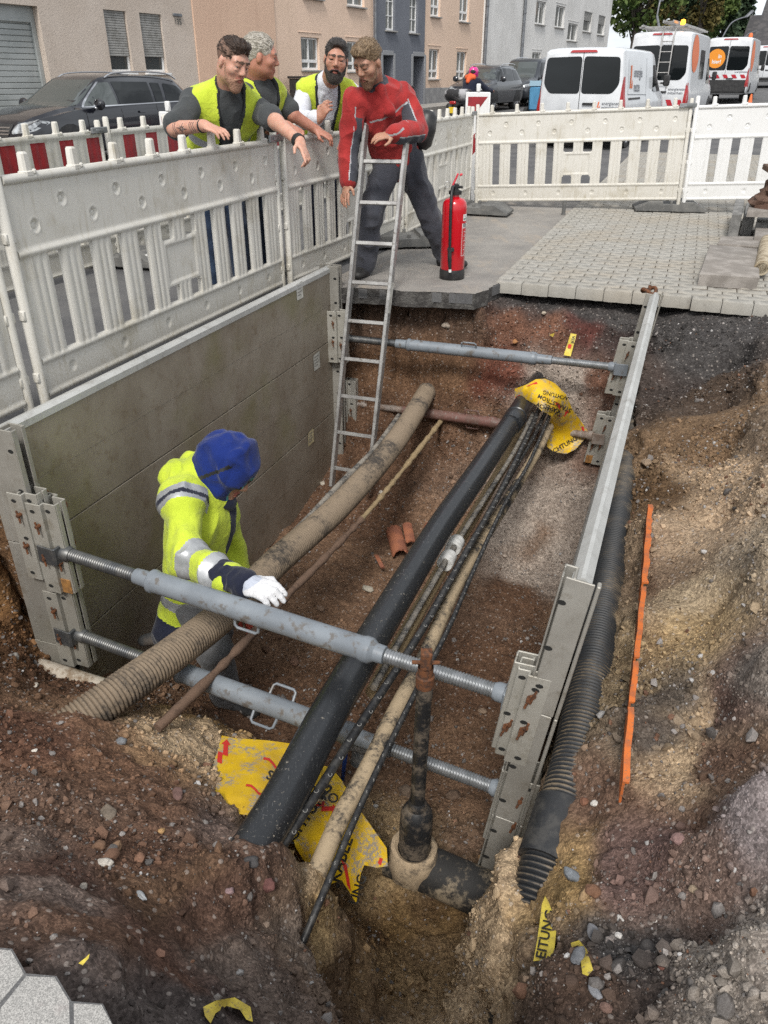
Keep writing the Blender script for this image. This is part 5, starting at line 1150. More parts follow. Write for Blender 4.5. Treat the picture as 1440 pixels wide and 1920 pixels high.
scrap('tiny torn scrap of yellow tape on the dark soil near the paving stones', [(147, 1806), (160, 1796), (168, 1788), (166, 1797), (155, 1810)], -.17)
scrap('small curled yellow tape under the grey stone on the gravel', [(1070, 1768), (1086, 1763), (1100, 1780), (1112, 1818), (1102, 1830), (1092, 1826), (1098, 1800), (1085, 1772), (1072, 1776)], -.42)
scrap('bit of yellow tape on the far trench wall under the paving edge', [(1030, 628), (1040, 624), (1037, 632)], -.24)
# ------------------------------------------------------------------ houses across the street
def render_wall(name, a, b, sc_=1.4, bump=.35):
    k = NT(name); k.co = k.n('ShaderNodeNewGeometry').outputs['Position']
    n1 = k.noise(.5, 6, .6); n2 = k.noise(22, 5, .8); n3 = k.noise(1.2, 6, .7, sc3=(3, 3, .35)); n4 = k.noise(5, 6, .75)
    c = k.mix(k.ramp(n1, .35, .65), a, b); c = k.mix(k.math('MULTIPLY', k.ramp(n2, .55, .7), bump), c, k.mix(1, c, (.55, .54, .53), 'MULTIPLY')); c = k.mix(k.math('MULTIPLY', k.ramp(n4, .55, .75), bump*.7), c, k.mix(1, c, (.8, .79, .78), 'MULTIPLY'))
    c = k.mix(k.math('MULTIPLY', k.ramp(n3, .52, .75), .3), c, k.mix(1, c, (.75, .72, .7), 'MULTIPLY')); k.set(Base_Color=c, Roughness=.95, Specular_IOR_Level=.15); k.bump(n2, .5, .03); return k.m
M_HA = render_wall('rough_beige_render', (.50, .425, .36), (.57, .495, .43), bump=.8); M_HB = render_wall('orange_render', (.62, .43, .32), (.66, .465, .345), bump=.12); M_HB2 = render_wall('peach_render', (.69, .52, .40), (.73, .55, .43), bump=.12)
M_HG = render_wall('slate_grey_render', (.155, .165, .19), (.185, .195, .22), bump=.15); M_HD = render_wall('white_render', (.60, .59, .57), (.70, .69, .67), bump=.7)
M_PVC = mat('white_pvc', (.72, .72, .71), rough=.35); M_SHUT = mat('grey_shutter', (.30, .295, .28), (.22, .215, .2), 6, .6); M_GAR = mat('garage_slats', (.30, .32, .315), (.36, .38, .375), 1.5, .5, .2); M_SILL = mat('stone_sill', (.34, .33, .31), (.26, .25, .24), 8, .85)
k = NT('window_glass'); k.set(Base_Color=(.035, .04, .04), Roughness=.04, Specular_IOR_Level=.8, IOR=1.5); M_GLASS = k.m
k = NT('curtain_glass'); w = k.n('ShaderNodeTexWave', {'Vector': k.co, 'Scale': 5.0, 'Distortion': 2.0}).outputs['Fac']; k.set(Base_Color=k.mix(w, (.10, .105, .10), (.20, .205, .19)), Roughness=.05, Specular_IOR_Level=.7); M_CURT = k.m
M_PLINTH = mat('grey_plinth', (.22, .22, .225), (.28, .28, .28), 3, .9, bump=.3); M_ZINC = mat('zinc_pipe', (.19, .20, .215), (.14, .145, .155), 4, .5, .4); M_DARK = mat('dark_inside', (.012, .012, .014), rough=.8); M_DOOR = mat('grey_door', (.10, .105, .115), (.08, .08, .09), 3, .5)
def fa(px, py):
    r = ray(px, py); p = O+r*((FO-O).dot(FN)/r.dot(FN)); return (p-FO).dot(FD), p.z
def rect(x0, x1, yt, yb):
    xm = (yt+yb)/2; a0 = fa(x0, xm)[0]; a1 = fa(x1, xm)[0]; am = (x0+x1)/2; return (a0, a1, fa(am, yb)[1], fa(am, yt)[1])
def house(name, label, a0, a1, zt, m, wins, z0=-.3, out=0.0, group=None, plinth=None, endwall=True, roof=None):
    """wins: (rect, kind). A wall with real openings; frames, panes and sills are parts"""
    root = thing(name, label, 'house', FW(a0, 0, 0), group=group); o = FW(a0, 0, 0)
    L = lambda a, q, z: FW(a, q+out, z)-o
    As = sorted({a0, a1, *[x for w in wins for x in w[0][:2]]}); Zs = sorted({z0, zt, *[x for w in wins for x in w[0][2:]]})
    mb = MB()
    for i in range(len(As)-1):
        for j in range(len(Zs)-1):
            ca, cz = (As[i]+As[i+1])/2, (Zs[j]+Zs[j+1])/2
            if any(r[0] < ca < r[1] and r[2] < cz < r[3] for r, kd in wins): continue
            mb.quad(L(As[i], 0, Zs[j]), L(As[i+1], 0, Zs[j]), L(As[i+1], 0, Zs[j+1]), L(As[i], 0, Zs[j+1]))
    for (b0, b1, c0, c1), kd in wins:
        d = -.16 if kd != 'door' else -.5
        if kd == 'garage': d = -.25
        mb.quad(L(b0, 0, c0), L(b0, d, c0), L(b1, d, c0), L(b1, 0, c0)); mb.quad(L(b0, 0, c1), L(b1, 0, c1), L(b1, d, c1), L(b0, d, c1))
        mb.quad(L(b0, 0, c0), L(b0, 0, c1), L(b0, d, c1), L(b0, d, c0)); mb.quad(L(b1, 0, c0), L(b1, d, c0), L(b1, d, c1), L(b1, 0, c1))
    for a in (a0, a1): mb.quad(L(a, 0, z0), L(a, -9, z0), L(a, -9, zt), L(a, 0, zt))
    mb.quad(L(a0, 0, zt), L(a1, 0, zt), L(a1, -9, zt), L(a0, -9, zt)); mb.quad(L(a0, -9, z0), L(a1, -9, z0), L(a1, -9, zt), L(a0, -9, zt))
    mb.build('wall', m, root, smooth=False)
    Mx0 = Matrix((FD, FN, Vector((0, 0, 1)))).transposed().to_4x4()
    det = Mx0.to_3x3().determinant()
    def bx(mb, a, q, z, da, dq, dz, b=.008):
        c = L(a, q, z); n0 = len(mb.f); Mx = Mx0.copy(); Mx.translation = c; mb.box((0, 0, 0), (da, dq, dz), Mx, b)
        if det < 0: mb.f[n0:] = [f[::-1] for f in mb.f[n0:]]
    for (b0, b1, c0, c1), kd in wins:
        ac, zc, wa, hz = (b0+b1)/2, (c0+c1)/2, b1-b0, c1-c0
        if kd == 'garage':
            mb = MB(); n = int(hz/.115)
            for i in range(n): bx(mb, ac, -.24, c0+hz*(i+.5)/n, wa, .03, hz/n-.006, .012)
            mb.build('garage_shutter', M_GAR, root, angle=30); mb = MB(); bx(mb, ac, -.20, c1-.15, wa, .05, .34); bx(mb, b1-.06, -.2, zc, .12, .06, hz); mb.build('shutter_frame', M_GAR, root, angle=30); continue
        if kd == 'door':
            mb = MB(); bx(mb, ac, -.48, c0+hz*.5, wa*.96, .05, hz); dd = mb.build('door', M_DOOR, root); mb = MB(); bx(mb, ac-wa*.22, -.44, zc, wa*.25, .02, hz*.75); mb.build('pane', M_DARK, dd)
            mb = MB(); bx(mb, b0-.09, .012, zc, .16, .03, hz+.16); bx(mb, b1+.09, .012, zc, .16, .03, hz+.16); bx(mb, ac, .012, c1+.09, wa, .03, .16); mb.build('door_surround', MATS.get('pale_trim') or mat('pale_trim', (.26, .265, .275), rough=.8), root)
            mb = MB(); bx(mb, ac, .2, c0-.08, wa+.3, .5, .16); mb.build('door_step', M_SILL, root); continue
        f = .06; gq = -.12; mb = MB()
        bx(mb, b0+f/2, gq, zc, f, .06, hz); bx(mb, b1-f/2, gq, zc, f, .06, hz); bx(mb, ac, gq, c0+f/2, wa-2*f, .06, f*1.3); bx(mb, ac, gq, c1-f/2, wa-2*f, .06, f)
        if kd in ('cas', 'casl'): bx(mb, ac, gq, zc, f*1.3, .062, hz-2*f)
        if kd == 'casl': bx(mb, ac, gq+.003, c0+hz*.27, wa-2*f, .058, f*1.6)
        if kd == 'grid':
            for t in (.34, .67): bx(mb, ac, gq, c0+hz*t, wa-2*f, .05, .03)
            bx(mb, ac, gq, zc, .03, .052, hz-2*f)
        fr = mb.build('window', M_PVC, root, angle=30)
        mb = MB(); mb.quad(L(b0, gq-.01, c0), L(b1, gq-.01, c0), L(b1, gq-.01, c1), L(b0, gq-.01, c1)); mb.build('pane', M_GLASS if kd == 'shutter' else M_CURT, fr, smooth=False)
        if kd in ('shutter', 'half'):
            t = .27 if kd == 'shutter' else .55; mb = MB(); n = int(hz*(1-t)/.055)
            for i in range(n): bx(mb, ac, -.06, c0+hz*t+hz*(1-t)*(i+.5)/n, wa-.05, .025, hz*(1-t)/n-.004, .01)
            mb.build('roller_shutter', M_SHUT, fr, angle=30)
        mb = MB(); bx(mb, ac, .03, c0-.03, wa+.12, .16, .05); mb.build('sill', M_SILL if kd != 'shutter' else M_PVC, fr)
        if kd in ('cas', 'casl'):
            mb = MB(); bx(mb, ac, .012, c1+.14, wa+.3, .02, .03); mb.build('lintel_line', m, fr)
    if plinth:
        mb = MB(); zz = rise(*FW((a0+a1)/2, 0, 0)[:2]); bx(mb, (a0+a1)/2, .02, zz+.2, a1-a0-.02, .06, .9+.1); mb.build('plinth', plinth, root, smooth=False)
    return root, bx
aA = fa(365, 70)[0]; aB = fa(516, 80)[0]; aG0 = fa(700, 40)[0]; aG1 = fa(794, 90)[0]; aD = fa(903, 90)[0]; aE = fa(1141, 50)[0]
gr_ = rect(-120, 84, 8, 225); gr_ = (gr_[0]-2, fa(88, 110)[0], .12, fa(75, 12)[1])
hA, bxA = house('rendered_house', 'rough beige rendered house with grey garage shutter behind the black estate car', -22, aA, 8.5, M_HA, [(gr_, 'garage'), (rect(202, 243, 20, 136), 'shutter'), (rect(268, 308, 26, 136), 'shutter')])
mb = MB(); a, z = fa(332, 33); 
for i, ch in enumerate('135'):
    Mx = Matrix((FD, Vector((0, 0, 1)), FN)).transposed().to_4x4(); Mx.translation = FW(a-.09+.1*i, .012, z-.10)-FW(-22, 0, 0); add_text(mb, ch, .2, Mx, 0, .003)
mb.build('house_number', mat('number_iron', (.10, .10, .09), rough=.6), hA, smooth=False)
mb = MB(); bxA(mb, a, .02, z+.06, .34, .06, .07); mb.build('number_lamp', M_ZINC, hA)
hB, _ = house('rendered_house', 'plain orange rendered house behind the two men in grey shirts', aA, aB, 9, M_HB, [], out=.04)
wB = [(rect(565, 599, 70, 131), 'casl'), (rect(651, 680, 78, 134), 'casl'), (rect(650, 683, -70, 12), 'casl'), (rect(566, 602, -90, -4), 'casl')]
hB2, _ = house('rendered_house', 'peach rendered house with white windows behind the bearded man', aB, aG0, 9.5, M_HB2, wB, plinth=M_PLINTH)
hG, _ = house('rendered_house', 'narrow slate grey house with two doors behind the red jacket man', aG0, aG1, 10, M_HG, [(rect(721, 739, -25, 57), 'grid'), (rect(766, 782, -12, 62), 'grid'), (rect(772, 792, 106, 197), 'door'), (rect(716, 735, 104, 199), 'door')], out=.05)
hC, _ = house('rendered_house', 'peach rendered house between the grey house and the white house', aG1, aD, 10.5, M_HB2, [(rect(804, 823, 92, 148), 'casl'), (rect(856, 874, 97, 148), 'casl'), (rect(808, 826, -40, 31), 'casl'), (rect(862, 880, -25, 41), 'casl')], plinth=M_PLINTH)
hD, bxD = house('rendered_house', 'tall white rendered house behind the dark parked cars', aD, aE, 13, M_HD, [(rect(1002, 1020, 2, 46), 'cas'), (rect(1039, 1056, 11, 52), 'cas'), (rect(1062, 1080, 44, 77), 'cas'), (rect(1092, 1107, 22, 60), 'half'), (rect(1119, 1132, 29, 66), 'half'), (rect(995, 1011, 98, 122), 'cas')], out=.08)
for (x, y, lab) in ((904, 90, 'grey drainpipe where the peach house meets the white house'), (976, 60, 'grey drainpipe on the front of the white house'), (697, 40, 'thin drainpipe where the peach house meets the grey house')):
    a = fa(x, y)[0]; mb = MB(); z0 = rise(*FW(a, 0, 0)[:2]); mb.tube([FW(a, .16, z0+.1), FW(a, .16, 13 if x != 697 else 9.4)], .085 if x != 697 else .05, 10)
    for z in (2, 4.5, 7): mb.tube([FW(a, .16, z), FW(a, .16, z+.08)], .1, 10)
    tag(mb.build('drainpipe', M_ZINC, origin=FW(a, .16, 0)), lab, 'drainpipe', 'drainpipes')
# grey bin beside the orange house
p = FW(fa(540, 165)[0], .7, rise(*FW(fa(540, 165)[0], .7, 0)[:2])+.12); root = thing('waste_bin', 'dark grey wheeled bin with lid in front of the peach house', 'bin', p, math.atan2(FD.y, FD.x))
mb = MB(); mb.prism([(-.42, -.35), (.42, -.35), (.42, .35), (-.42, .35)], .1, 1.15); mb.build('bin_body', M_BLKP, root); mb = MB(); mb.box((0, 0, 1.19), (.95, .8, .07), None, .02); mb.build('lid', M_BLKP, root)
# far houses at the end of the street on the right
M_ROOF = mat('dark_tiles', (.05, .048, .05), (.08, .075, .075), 2, .9); M_FARW = render_wall('far_white', (.5, .49, .47), (.55, .54, .52), bump=.1)
def heading_(v): return math.atan2(v.y, v.x)
def far_house(label, px, py_eave, t, wl, ht, rot):
    p = gt(px, py_eave, t); zg = rise(p.x, p.y); root = thing('gabled_house', label, 'house', (p.x, p.y, zg), rot, 'far houses up the street'); h = p.z-zg
    mb = MB(); mb.box((wl/2, 5, h/2), (wl, 10, h)); mb.build('wall', M_FARW, root, smooth=False)
    mb = MB(); mb.add([(-.4, -.5, h), (wl+.4, -.5, h), (wl+.4, 10.5, h), (-.4, 10.5, h), (-.4, 5, h+ht), (wl+.4, 5, h+ht)], [(0, 1, 5, 4), (2, 3, 4, 5), (0, 4, 3), (1, 2, 5)]); rf = mb.build('roof', M_ROOF, root, smooth=False)
    mb = MB(); mb.box((wl*.5, 4, h+ht), (.8, .8, 1.6)); mb.build('chimney', M_HB, rf)
    for i in range(4):
        for j in range(2):
            mb = MB(); mb.box((wl*(.15+.23*i), -.02, h*(.3+.42*j)), (1.1, .08, 1.4)); w_ = mb.build('window', M_PVC, root); mb = MB(); mb.box((wl*(.15+.23*i), -.07, h*(.3+.42*j)), (.9, .04, 1.2)); mb.build('pane', M_GLASS, w_)
far_house('far dark roofed house rising above the third white van', 1392, 96, 95, 14, 4.0, heading_(FD)-math.pi/2); far_house('far white house with steep dark roof at the right edge of the photo', 1418, 88, 74, 16, 4.2, heading_(FD)-math.pi/2)
# ------------------------------------------------------------------ street lamps
def lamp(label, px, pyb, pyt, px_head, py_head, t):
    b = gt(px, pyb, t); zg = rise(b.x, b.y); b.z = zg; tp = gt(px, pyt, t); hd = gt(px_head, py_head, t); root = thing('street_lamp', label, 'street lamp', b, group='street lamps')
    mid = tp.lerp(hd, .35)+Vector((0, 0, .5*(hd.z-tp.z)*.5+.2)); mb = MB(); pth = [Vector(), Vector((0, 0, (tp.z-zg)*.6)), tp-b]; mb.tube(pth, [.13, .09, .07], 10); mb.build('pole', M_ZINC, root)
    mb = MB(); mb.tube(catmull([tp-b, mid-b, hd-b], 5), .05, 8); mb.build('arm', M_ZINC, root); mb = MB(); d = (hd-tp).normalized(); Mx = frame(hd-b+d*.3, d); mb.box((0, 0, 0), (.8, .3, .16), Mx, .05); mb.build('lamp_head', MATS['zinc_pipe'], root)
lamp('double street lamp among the trees above the second van', 1232, 150, 30, 1240, 0, 48); lamp('street lamp with a long curved arm in front of the sky, nearer one', 1352, 150, 75, 1400, 31, 62); lamp('small street lamp with curved arm farthest up the street', 1388, 150, 84, 1424, 57, 85)
# ------------------------------------------------------------------ trees behind the vans
def leafmat(name, a, b):
    k = NT(name); r = k.n('ShaderNodeNewGeometry').outputs['Random Per Island']; c = k.mix(r, a, b); k.set(Base_Color=c, Roughness=.7, Specular_IOR_Level=.2); return k.m
M_LF = [leafmat('green_leaves', (.04, .075, .02), (.12, .16, .045)), leafmat('autumn_leaves', (.075, .075, .025), (.19, .15, .05)), leafmat('pine_needles', (.028, .05, .028), (.07, .105, .055))]; M_BARK = mat('bark', (.06, .05, .04), (.1, .085, .07), 5, .95)
def tree(label, px, pyb, t, h, w, kind, seed, conifer=False, n=5200):
    rs = np.random.RandomState(seed); b = gt(px, pyb, t); b.z = rise(b.x, b.y); root = thing('street_tree' if not conifer else 'conifer', label, 'tree', b, group='trees behind the vans')
    mb = MB(); mb.tube([(0, 0, -.2), (0.1, 0, h*.3), (-.1, .1, h*.6), (0, 0, h*.92)], [h*.028, h*.022, h*.014, .03], 8)
    cl = []
    for i in range(26 if not conifer else 34):
        if conifer: z = h*(.2+.78*(i/34)); rr = w*.5*(1-.9*(z/h-.15)/.85)*rs.uniform(.5, 1.05); a = i*2.4; c = np.array([rr*math.cos(a)*.7, rr*math.sin(a)*.7, z]); s_ = np.array([w*.14, w*.14, h*.035])*rs.uniform(.8, 1.4)
        else:
            d = rs.normal(size=3); d /= np.linalg.norm(d); c = np.array([d[0]*w*.40, d[1]*w*.40, h*.62+d[2]*h*.29])*1.0; c[:2] *= rs.uniform(.4, 1.0); s_ = np.array([w*.17, w*.17, h*.085])*rs.uniform(.7, 1.35)
        cl.append((c, s_)); mb.tube([(0, 0, c[2]*.6), tuple(c*np.array([.6, .6, .9])), tuple(c)], [h*.008, h*.005, .02], 5)
    mb.build('trunk', M_BARK, root)
    V = []; per = n//len(cl); lf = .30+.0025*t
    for c, s_ in cl:
        P = rs.normal(size=(per, 3)); P /= np.linalg.norm(P, axis=1)[:, None]; P = c+P*s_*rs.uniform(.35, 1.05, (per, 1))
        for p in P:
            u = rs.normal(size=3); u /= np.linalg.norm(u); v = np.cross(u, rs.normal(size=3)); v /= np.linalg.norm(v)+1e-6; q = lf*rs.uniform(.6, 1.3)
            V += [p-u*q*.5, p+v*q*.3, p+u*q*.5, p-v*q*.3]
    V = np.array(V); F = np.arange(len(V)).reshape(-1, 4); np_mesh('crown', V, F, M_LF[kind], None, root, False)
tree('dense green tree beside the white house, behind the nearest van', 1178, 150, 72, 13, 8.5, 0, 1); tree('brownish leafy tree behind the ladder rack of the second van', 1222, 150, 84, 14, 8, 1, 2); tree('tall dark tree rising out of the photo above the second van', 1248, 150, 96, 19, 9, 2, 3)
tree('rounded yellow-green tree left of the dark conifers', 1296, 150, 88, 14.5, 6.5, 1, 4); tree('dark tree behind the rounded yellow-green tree', 1272, 150, 104, 17.5, 8, 0, 6); tree('dark conifer in front of the sky, taller one', 1338, 150, 98, 13.5, 6, 2, 5, True); tree('dark conifer in front of the sky, lower one on the right', 1368, 150, 104, 11, 6, 2, 8, True); tree('low dark tree beside the conifers over the third van', 1316, 150, 95, 12.5, 6, 0, 9)
# ------------------------------------------------------------------ vehicles
def paint(name, c, coat=.6, rough=.3, metal=0.0):
    k = NT(name); n = k.noise(3, 5, .6); k.set(Base_Color=k.mix(k.ramp(n, .4, .7), c, tuple(x*.86 for x in c)), Roughness=rough, Metallic=metal, Coat_Weight=coat, Coat_Roughness=.06); return k.m
M_VWHITE = paint('white_car_paint', (.66, .68, .70)); M_CBLACK = paint('black_car_paint', (.010, .011, .016), .9, .2); M_CGREY = paint('dark_grey_car_paint', (.028, .032, .04), .8, .25, .2)
k = NT('tinted_glass'); k.set(Base_Color=(.007, .009, .010), Roughness=.03, Specular_IOR_Level=.45); M_TINT = k.m
k = NT('clear_car_glass'); k.set(Base_Color=(.06, .07, .068), Roughness=.03, Specular_IOR_Level=.9); M_CGL = k.m
M_TYRE = mat('tyre_rubber', (.016, .016, .016), (.03, .03, .03), 20, .85); M_RIM = mat('alloy_rim', (.42, .42, .43), (.32, .32, .33), 8, .35, .6); M_CHROME = mat('chrome', (.62, .62, .63), rough=.12, metal=1.0)
M_TAIL = mat('tail_light_red', (.35, .012, .014), rough=.2, coat=.6); M_HEAD = mat('headlight_glass', (.48, .50, .51), (.2, .21, .22), 12, .12, .3); M_TRIM = mat('black_trim', (.02, .02, .021), (.035, .035, .035), 9, .6); M_REFR = mat('reflective_red', (.42, .018, .03), rough=.4); M_REFW = mat('reflective_grey', (.42, .43, .44), rough=.4); M_ORG = mat('logo_orange', (.72, .17, .05), rough=.5); M_ORY = mat('logo_amber', (.75, .27, .02), rough=.5); M_LGREY = mat('logo_grey', (.22, .23, .25), rough=.6)
def body(st, sub=5):
    st = np.array(st, float); n = len(st); out = []
    for i in range(n-1):
        p0, p1, p2, p3 = st[max(i-1, 0)], st[i], st[i+1], st[min(i+2, n-1)]
        for k_ in range(sub):
            t = k_/sub; q = .5*(2*p1+(p2-p0)*t+(2*p0-5*p1+4*p2-p3)*t*t+(3*p1-p0-3*p2+p3)*t**3); q[0] = p1[0]+(p2[0]-p1[0])*t; out.append(q)
    out.append(st[-1]); V = []; 
    for x, w, zb, zbl, zt, wr in out:
        H = zbl-zb; c = [(w*.78, zb), (w*.95, zb+.05), (w*.995, zb+.30*H), (w, zb+.55*H), (w*.985, zb+.85*H), (w*.955, zbl), (w*.955+(wr-w*.955)*.5+.012, zbl+(zt-.07-zbl)*.5), (wr, zt-.075), (wr*.93, zt-.03), (wr*.7, zt-.008), (0, zt)]
        full = [(-a, b) for a, b in c[:-1]]+[(0, zt)]+[(a, b) for a, b in reversed(c[:-1])]; V.append([(x, a, b) for a, b in full])
    m = len(V[0]); mb = MB(); vv = [p for r in V for p in r]; f = []
    for i in range(len(V)-1):
        for j in range(m-1): f.append((i*m+j, i*m+j+1, (i+1)*m+j+1, (i+1)*m+j))
        f.append((i*m+m-1, i*m, (i+1)*m, (i+1)*m+m-1))
    f += [tuple(range(m-1, -1, -1)), tuple((len(V)-1)*m+j for j in range(m))]
    mb.add(vv, f); return mb
def fine(poly, mx):
    bm = bmesh.new(); bm.faces.new([bm.verts.new((x, y, 0)) for x, y in poly]); bmesh.ops.triangulate(bm, faces=bm.faces[:])
    for _ in range(5):
        ed = [e for e in bm.edges if e.calc_length() > mx]
        if not ed: break
        bmesh.ops.subdivide_edges(bm, edges=ed, cuts=1); bmesh.ops.triangulate(bm, faces=[f for f in bm.faces if len(f.verts) > 3])
    bm.verts.index_update(); v = [(p.co.x, p.co.y) for p in bm.verts]; f = [tuple(q.index for q in fc.verts) for fc in bm.faces]; bm.free(); return v, f
def rpoly(pts, r, n=4):
    out = []; P = [Vector((*p, 0)) for p in pts]
    for i, p in enumerate(P):
        a = (P[i-1]-p); b = (P[(i+1) % len(P)]-p); ra = min(r, a.length*.45, b.length*.45); s = p+a.normalized()*ra; e = p+b.normalized()*ra
        for k_ in range(n+1):
            t = k_/n; q = s*(1-t)**2+p*2*t*(1-t)+e*t*t; out.append((q.x, q.y))
    return out
class Car:
    def __init__(s, name, label, cat, st, m, group, p, rz):
        s.root = thing(name, label, cat, p, rz, group); mb = body(st); s.bv = BVHTree.FromPolygons([tuple(v) for v in mb.v], mb.f); s.paint = m; s.st = st
        mb.build('body', m, s.root, angle=32)
    def proj(s, side, a, b, off):
        if side in 'LR': sg = 1 if side == 'L' else -1; o, d = Vector((a, sg*3, b)), Vector((0, -sg, 0))
        elif side == 'B': o, d = Vector((-9, a, b)), Vector((1, 0, 0))
        elif side == 'F': o, d = Vector((9, a, b)), Vector((-1, 0, 0))
        else: o, d = Vector((a, b, 9)), Vector((0, 0, -1))
        h = s.bv.ray_cast(o, d)
        return (h[0]-d*off) if h[0] is not None else None
    def decal(s, nm, side, polys, m, off=.006, mx=.12, parent=None, raw=False):
        mb = MB(); ctr = Vector((0, 0, .8))
        for poly in polys:
            v, f = poly if raw else fine(poly, mx); P = [s.proj(side, a, b, off) for a, b in v]; ok = [f_ for f_ in f if all(P[i] is not None for i in f_)]; P = [p or Vector() for p in P]
            n = {'L': Vector((0, 1, 0)), 'R': Vector((0, -1, 0)), 'B': Vector((-1, 0, 0)), 'F': Vector((1, 0, 0)), 'T': Vector((0, 0, 1))}[side]
            ok = [f_ if (P[f_[1]]-P[f_[0]]).cross(P[f_[2]]-P[f_[0]]).dot(n) > 0 else f_[::-1] for f_ in ok]
            mb.add(P, ok)
        return mb.build(nm, m, parent or s.root, angle=50)
    def text(s, nm, side, txt, size, a, b, m, flip=1, off=.009, bold=.004, align='LEFT'):
        v, f = text2d(txt, size, bold, align); return s.decal(nm, side, [([(a+flip*x, b+y) for x, y in v], f)], m, off, raw=True)
    def wheels(s, xs, r, w, y):
        for x in xs:
            s.decal('wheel_arch', 'L', [[(x+(r*1.22)*math.cos(t), max(.18, r+(r*1.22)*math.sin(t))) for t in np.linspace(0, 6.0, 18)]], M_TRIM, .003); s.decal('wheel_arch', 'R', [[(x+(r*1.22)*math.cos(t), max(.18, r+(r*1.22)*math.sin(t))) for t in np.linspace(0, 6.0, 18)]], M_TRIM, .003)
            for sg in (-1, 1):
                Mx = TR((x, sg*y, r)) @ Matrix.Rotation(-sg*math.pi/2, 4, 'X'); wr = bpy.data.objects.new('wheel', None); COL.objects.link(wr); wr.parent = s.root; wr.matrix_local = Mx
                mb = MB(); mb.lathe([(r*.66, -w), (r*.95, -w), (r, -w*.7), (r, 0), (r*.97, .02), (r*.7, .025), (r*.66, .015)], 28); mb.build('tyre', M_TYRE, wr, angle=40)
                mb = MB(); mb.lathe([(.0, .012), (r*.12, .014), (r*.14, .0), (r*.2, -.02)], 20); mb.lathe([(r*.58, -.01), (r*.66, .02), (r*.67, -.04)], 28)
                for q in range(7): mb.box((r*.37, 0, 0), (r*.5, r*.13, .016), Matrix.Rotation(q*2*math.pi/7, 4, 'Z'), .004)
                mb.build('rim', M_RIM, wr, angle=30); mb = MB(); mb.lathe([(0, -.04), (r*.62, -.04)], 20); mb.build('brake_disc', M_TRIM, wr)
    def mirror(s, x, y, z, m, big=1.0):
        for sg in (-1, 1):
            mb = MB(); mb.box((x, sg*(y+.10), z), (.07*big, .10*big, .15*big*(1 if big < 1.3 else 1.1)), None, .03) if big > 1.3 else mb.lathe([(0, -.09*big), (.05*big, -.085*big), (.075*big, -.03*big), (.075*big, .03*big), (.05*big, .085*big), (0, .09*big)], 12, TR((x, sg*(y+.10), z)) @ Matrix.Rotation(math.pi/2, 4, 'X') @ Matrix.Scale(1.25 if big < 1.3 else 2.0, 4, Vector((0, 1, 0))))
            mb.box((x, sg*(y+.01), z-.06), (.06, .1, .04), None, .01); mb.build('wing_mirror', m, s.root, angle=40)
def heading(v): return math.atan2(v.y, v.x)
def chev(y0, y1, z0, z1, n, slant, odd):
    out = []; w = (y1-y0)/n
    for i in range(n):
        if i % 2 == odd: a = y0+w*i; b = a+w; c_ = lambda t: min(max(t, y0), y1); out.append([(c_(a), z0), (c_(b), z0), (c_(b+slant), z1), (c_(a+slant), z1)])
    return out
# black estate car
wst = [(-2.30, .78, .34, .62, .70, .60), (-2.26, .83, .30, .78, .92, .66), (-2.16, .86, .26, .90, 1.08, .66), (-1.95, .88, .24, .93, 1.26, .63), (-1.72, .885, .22, .94, 1.40, .60), (-1.2, .885, .2, .94, 1.455, .60), (-.3, .885, .2, .93, 1.465, .61), (.25, .885, .2, .92, 1.43, .60), (.62, .885, .2, .92, 1.26, .62), (.98, .885, .2, .91, 1.06, .68), (1.12, .885, .2, .90, .985, .72), (1.5, .88, .2, .85, .935, .72), (1.95, .85, .2, .78, .84, .68), (2.16, .80, .22, .70, .76, .62), (2.27, .72, .26, .58, .63, .55), (2.31, .60, .34, .5, .54, .48)]
fwd = -FD
car = Car('estate_car', 'black estate car parked in front of the beige house, facing left', 'car', wst, M_CBLACK, None, (-5.62, 16.75, .0), heading(fwd))
car.decal('windscreen', 'F', [rpoly([(-.70, .955), (.70, .955), (.56, 1.37), (-.56, 1.37)], .05)], M_CGL, .005, .1)
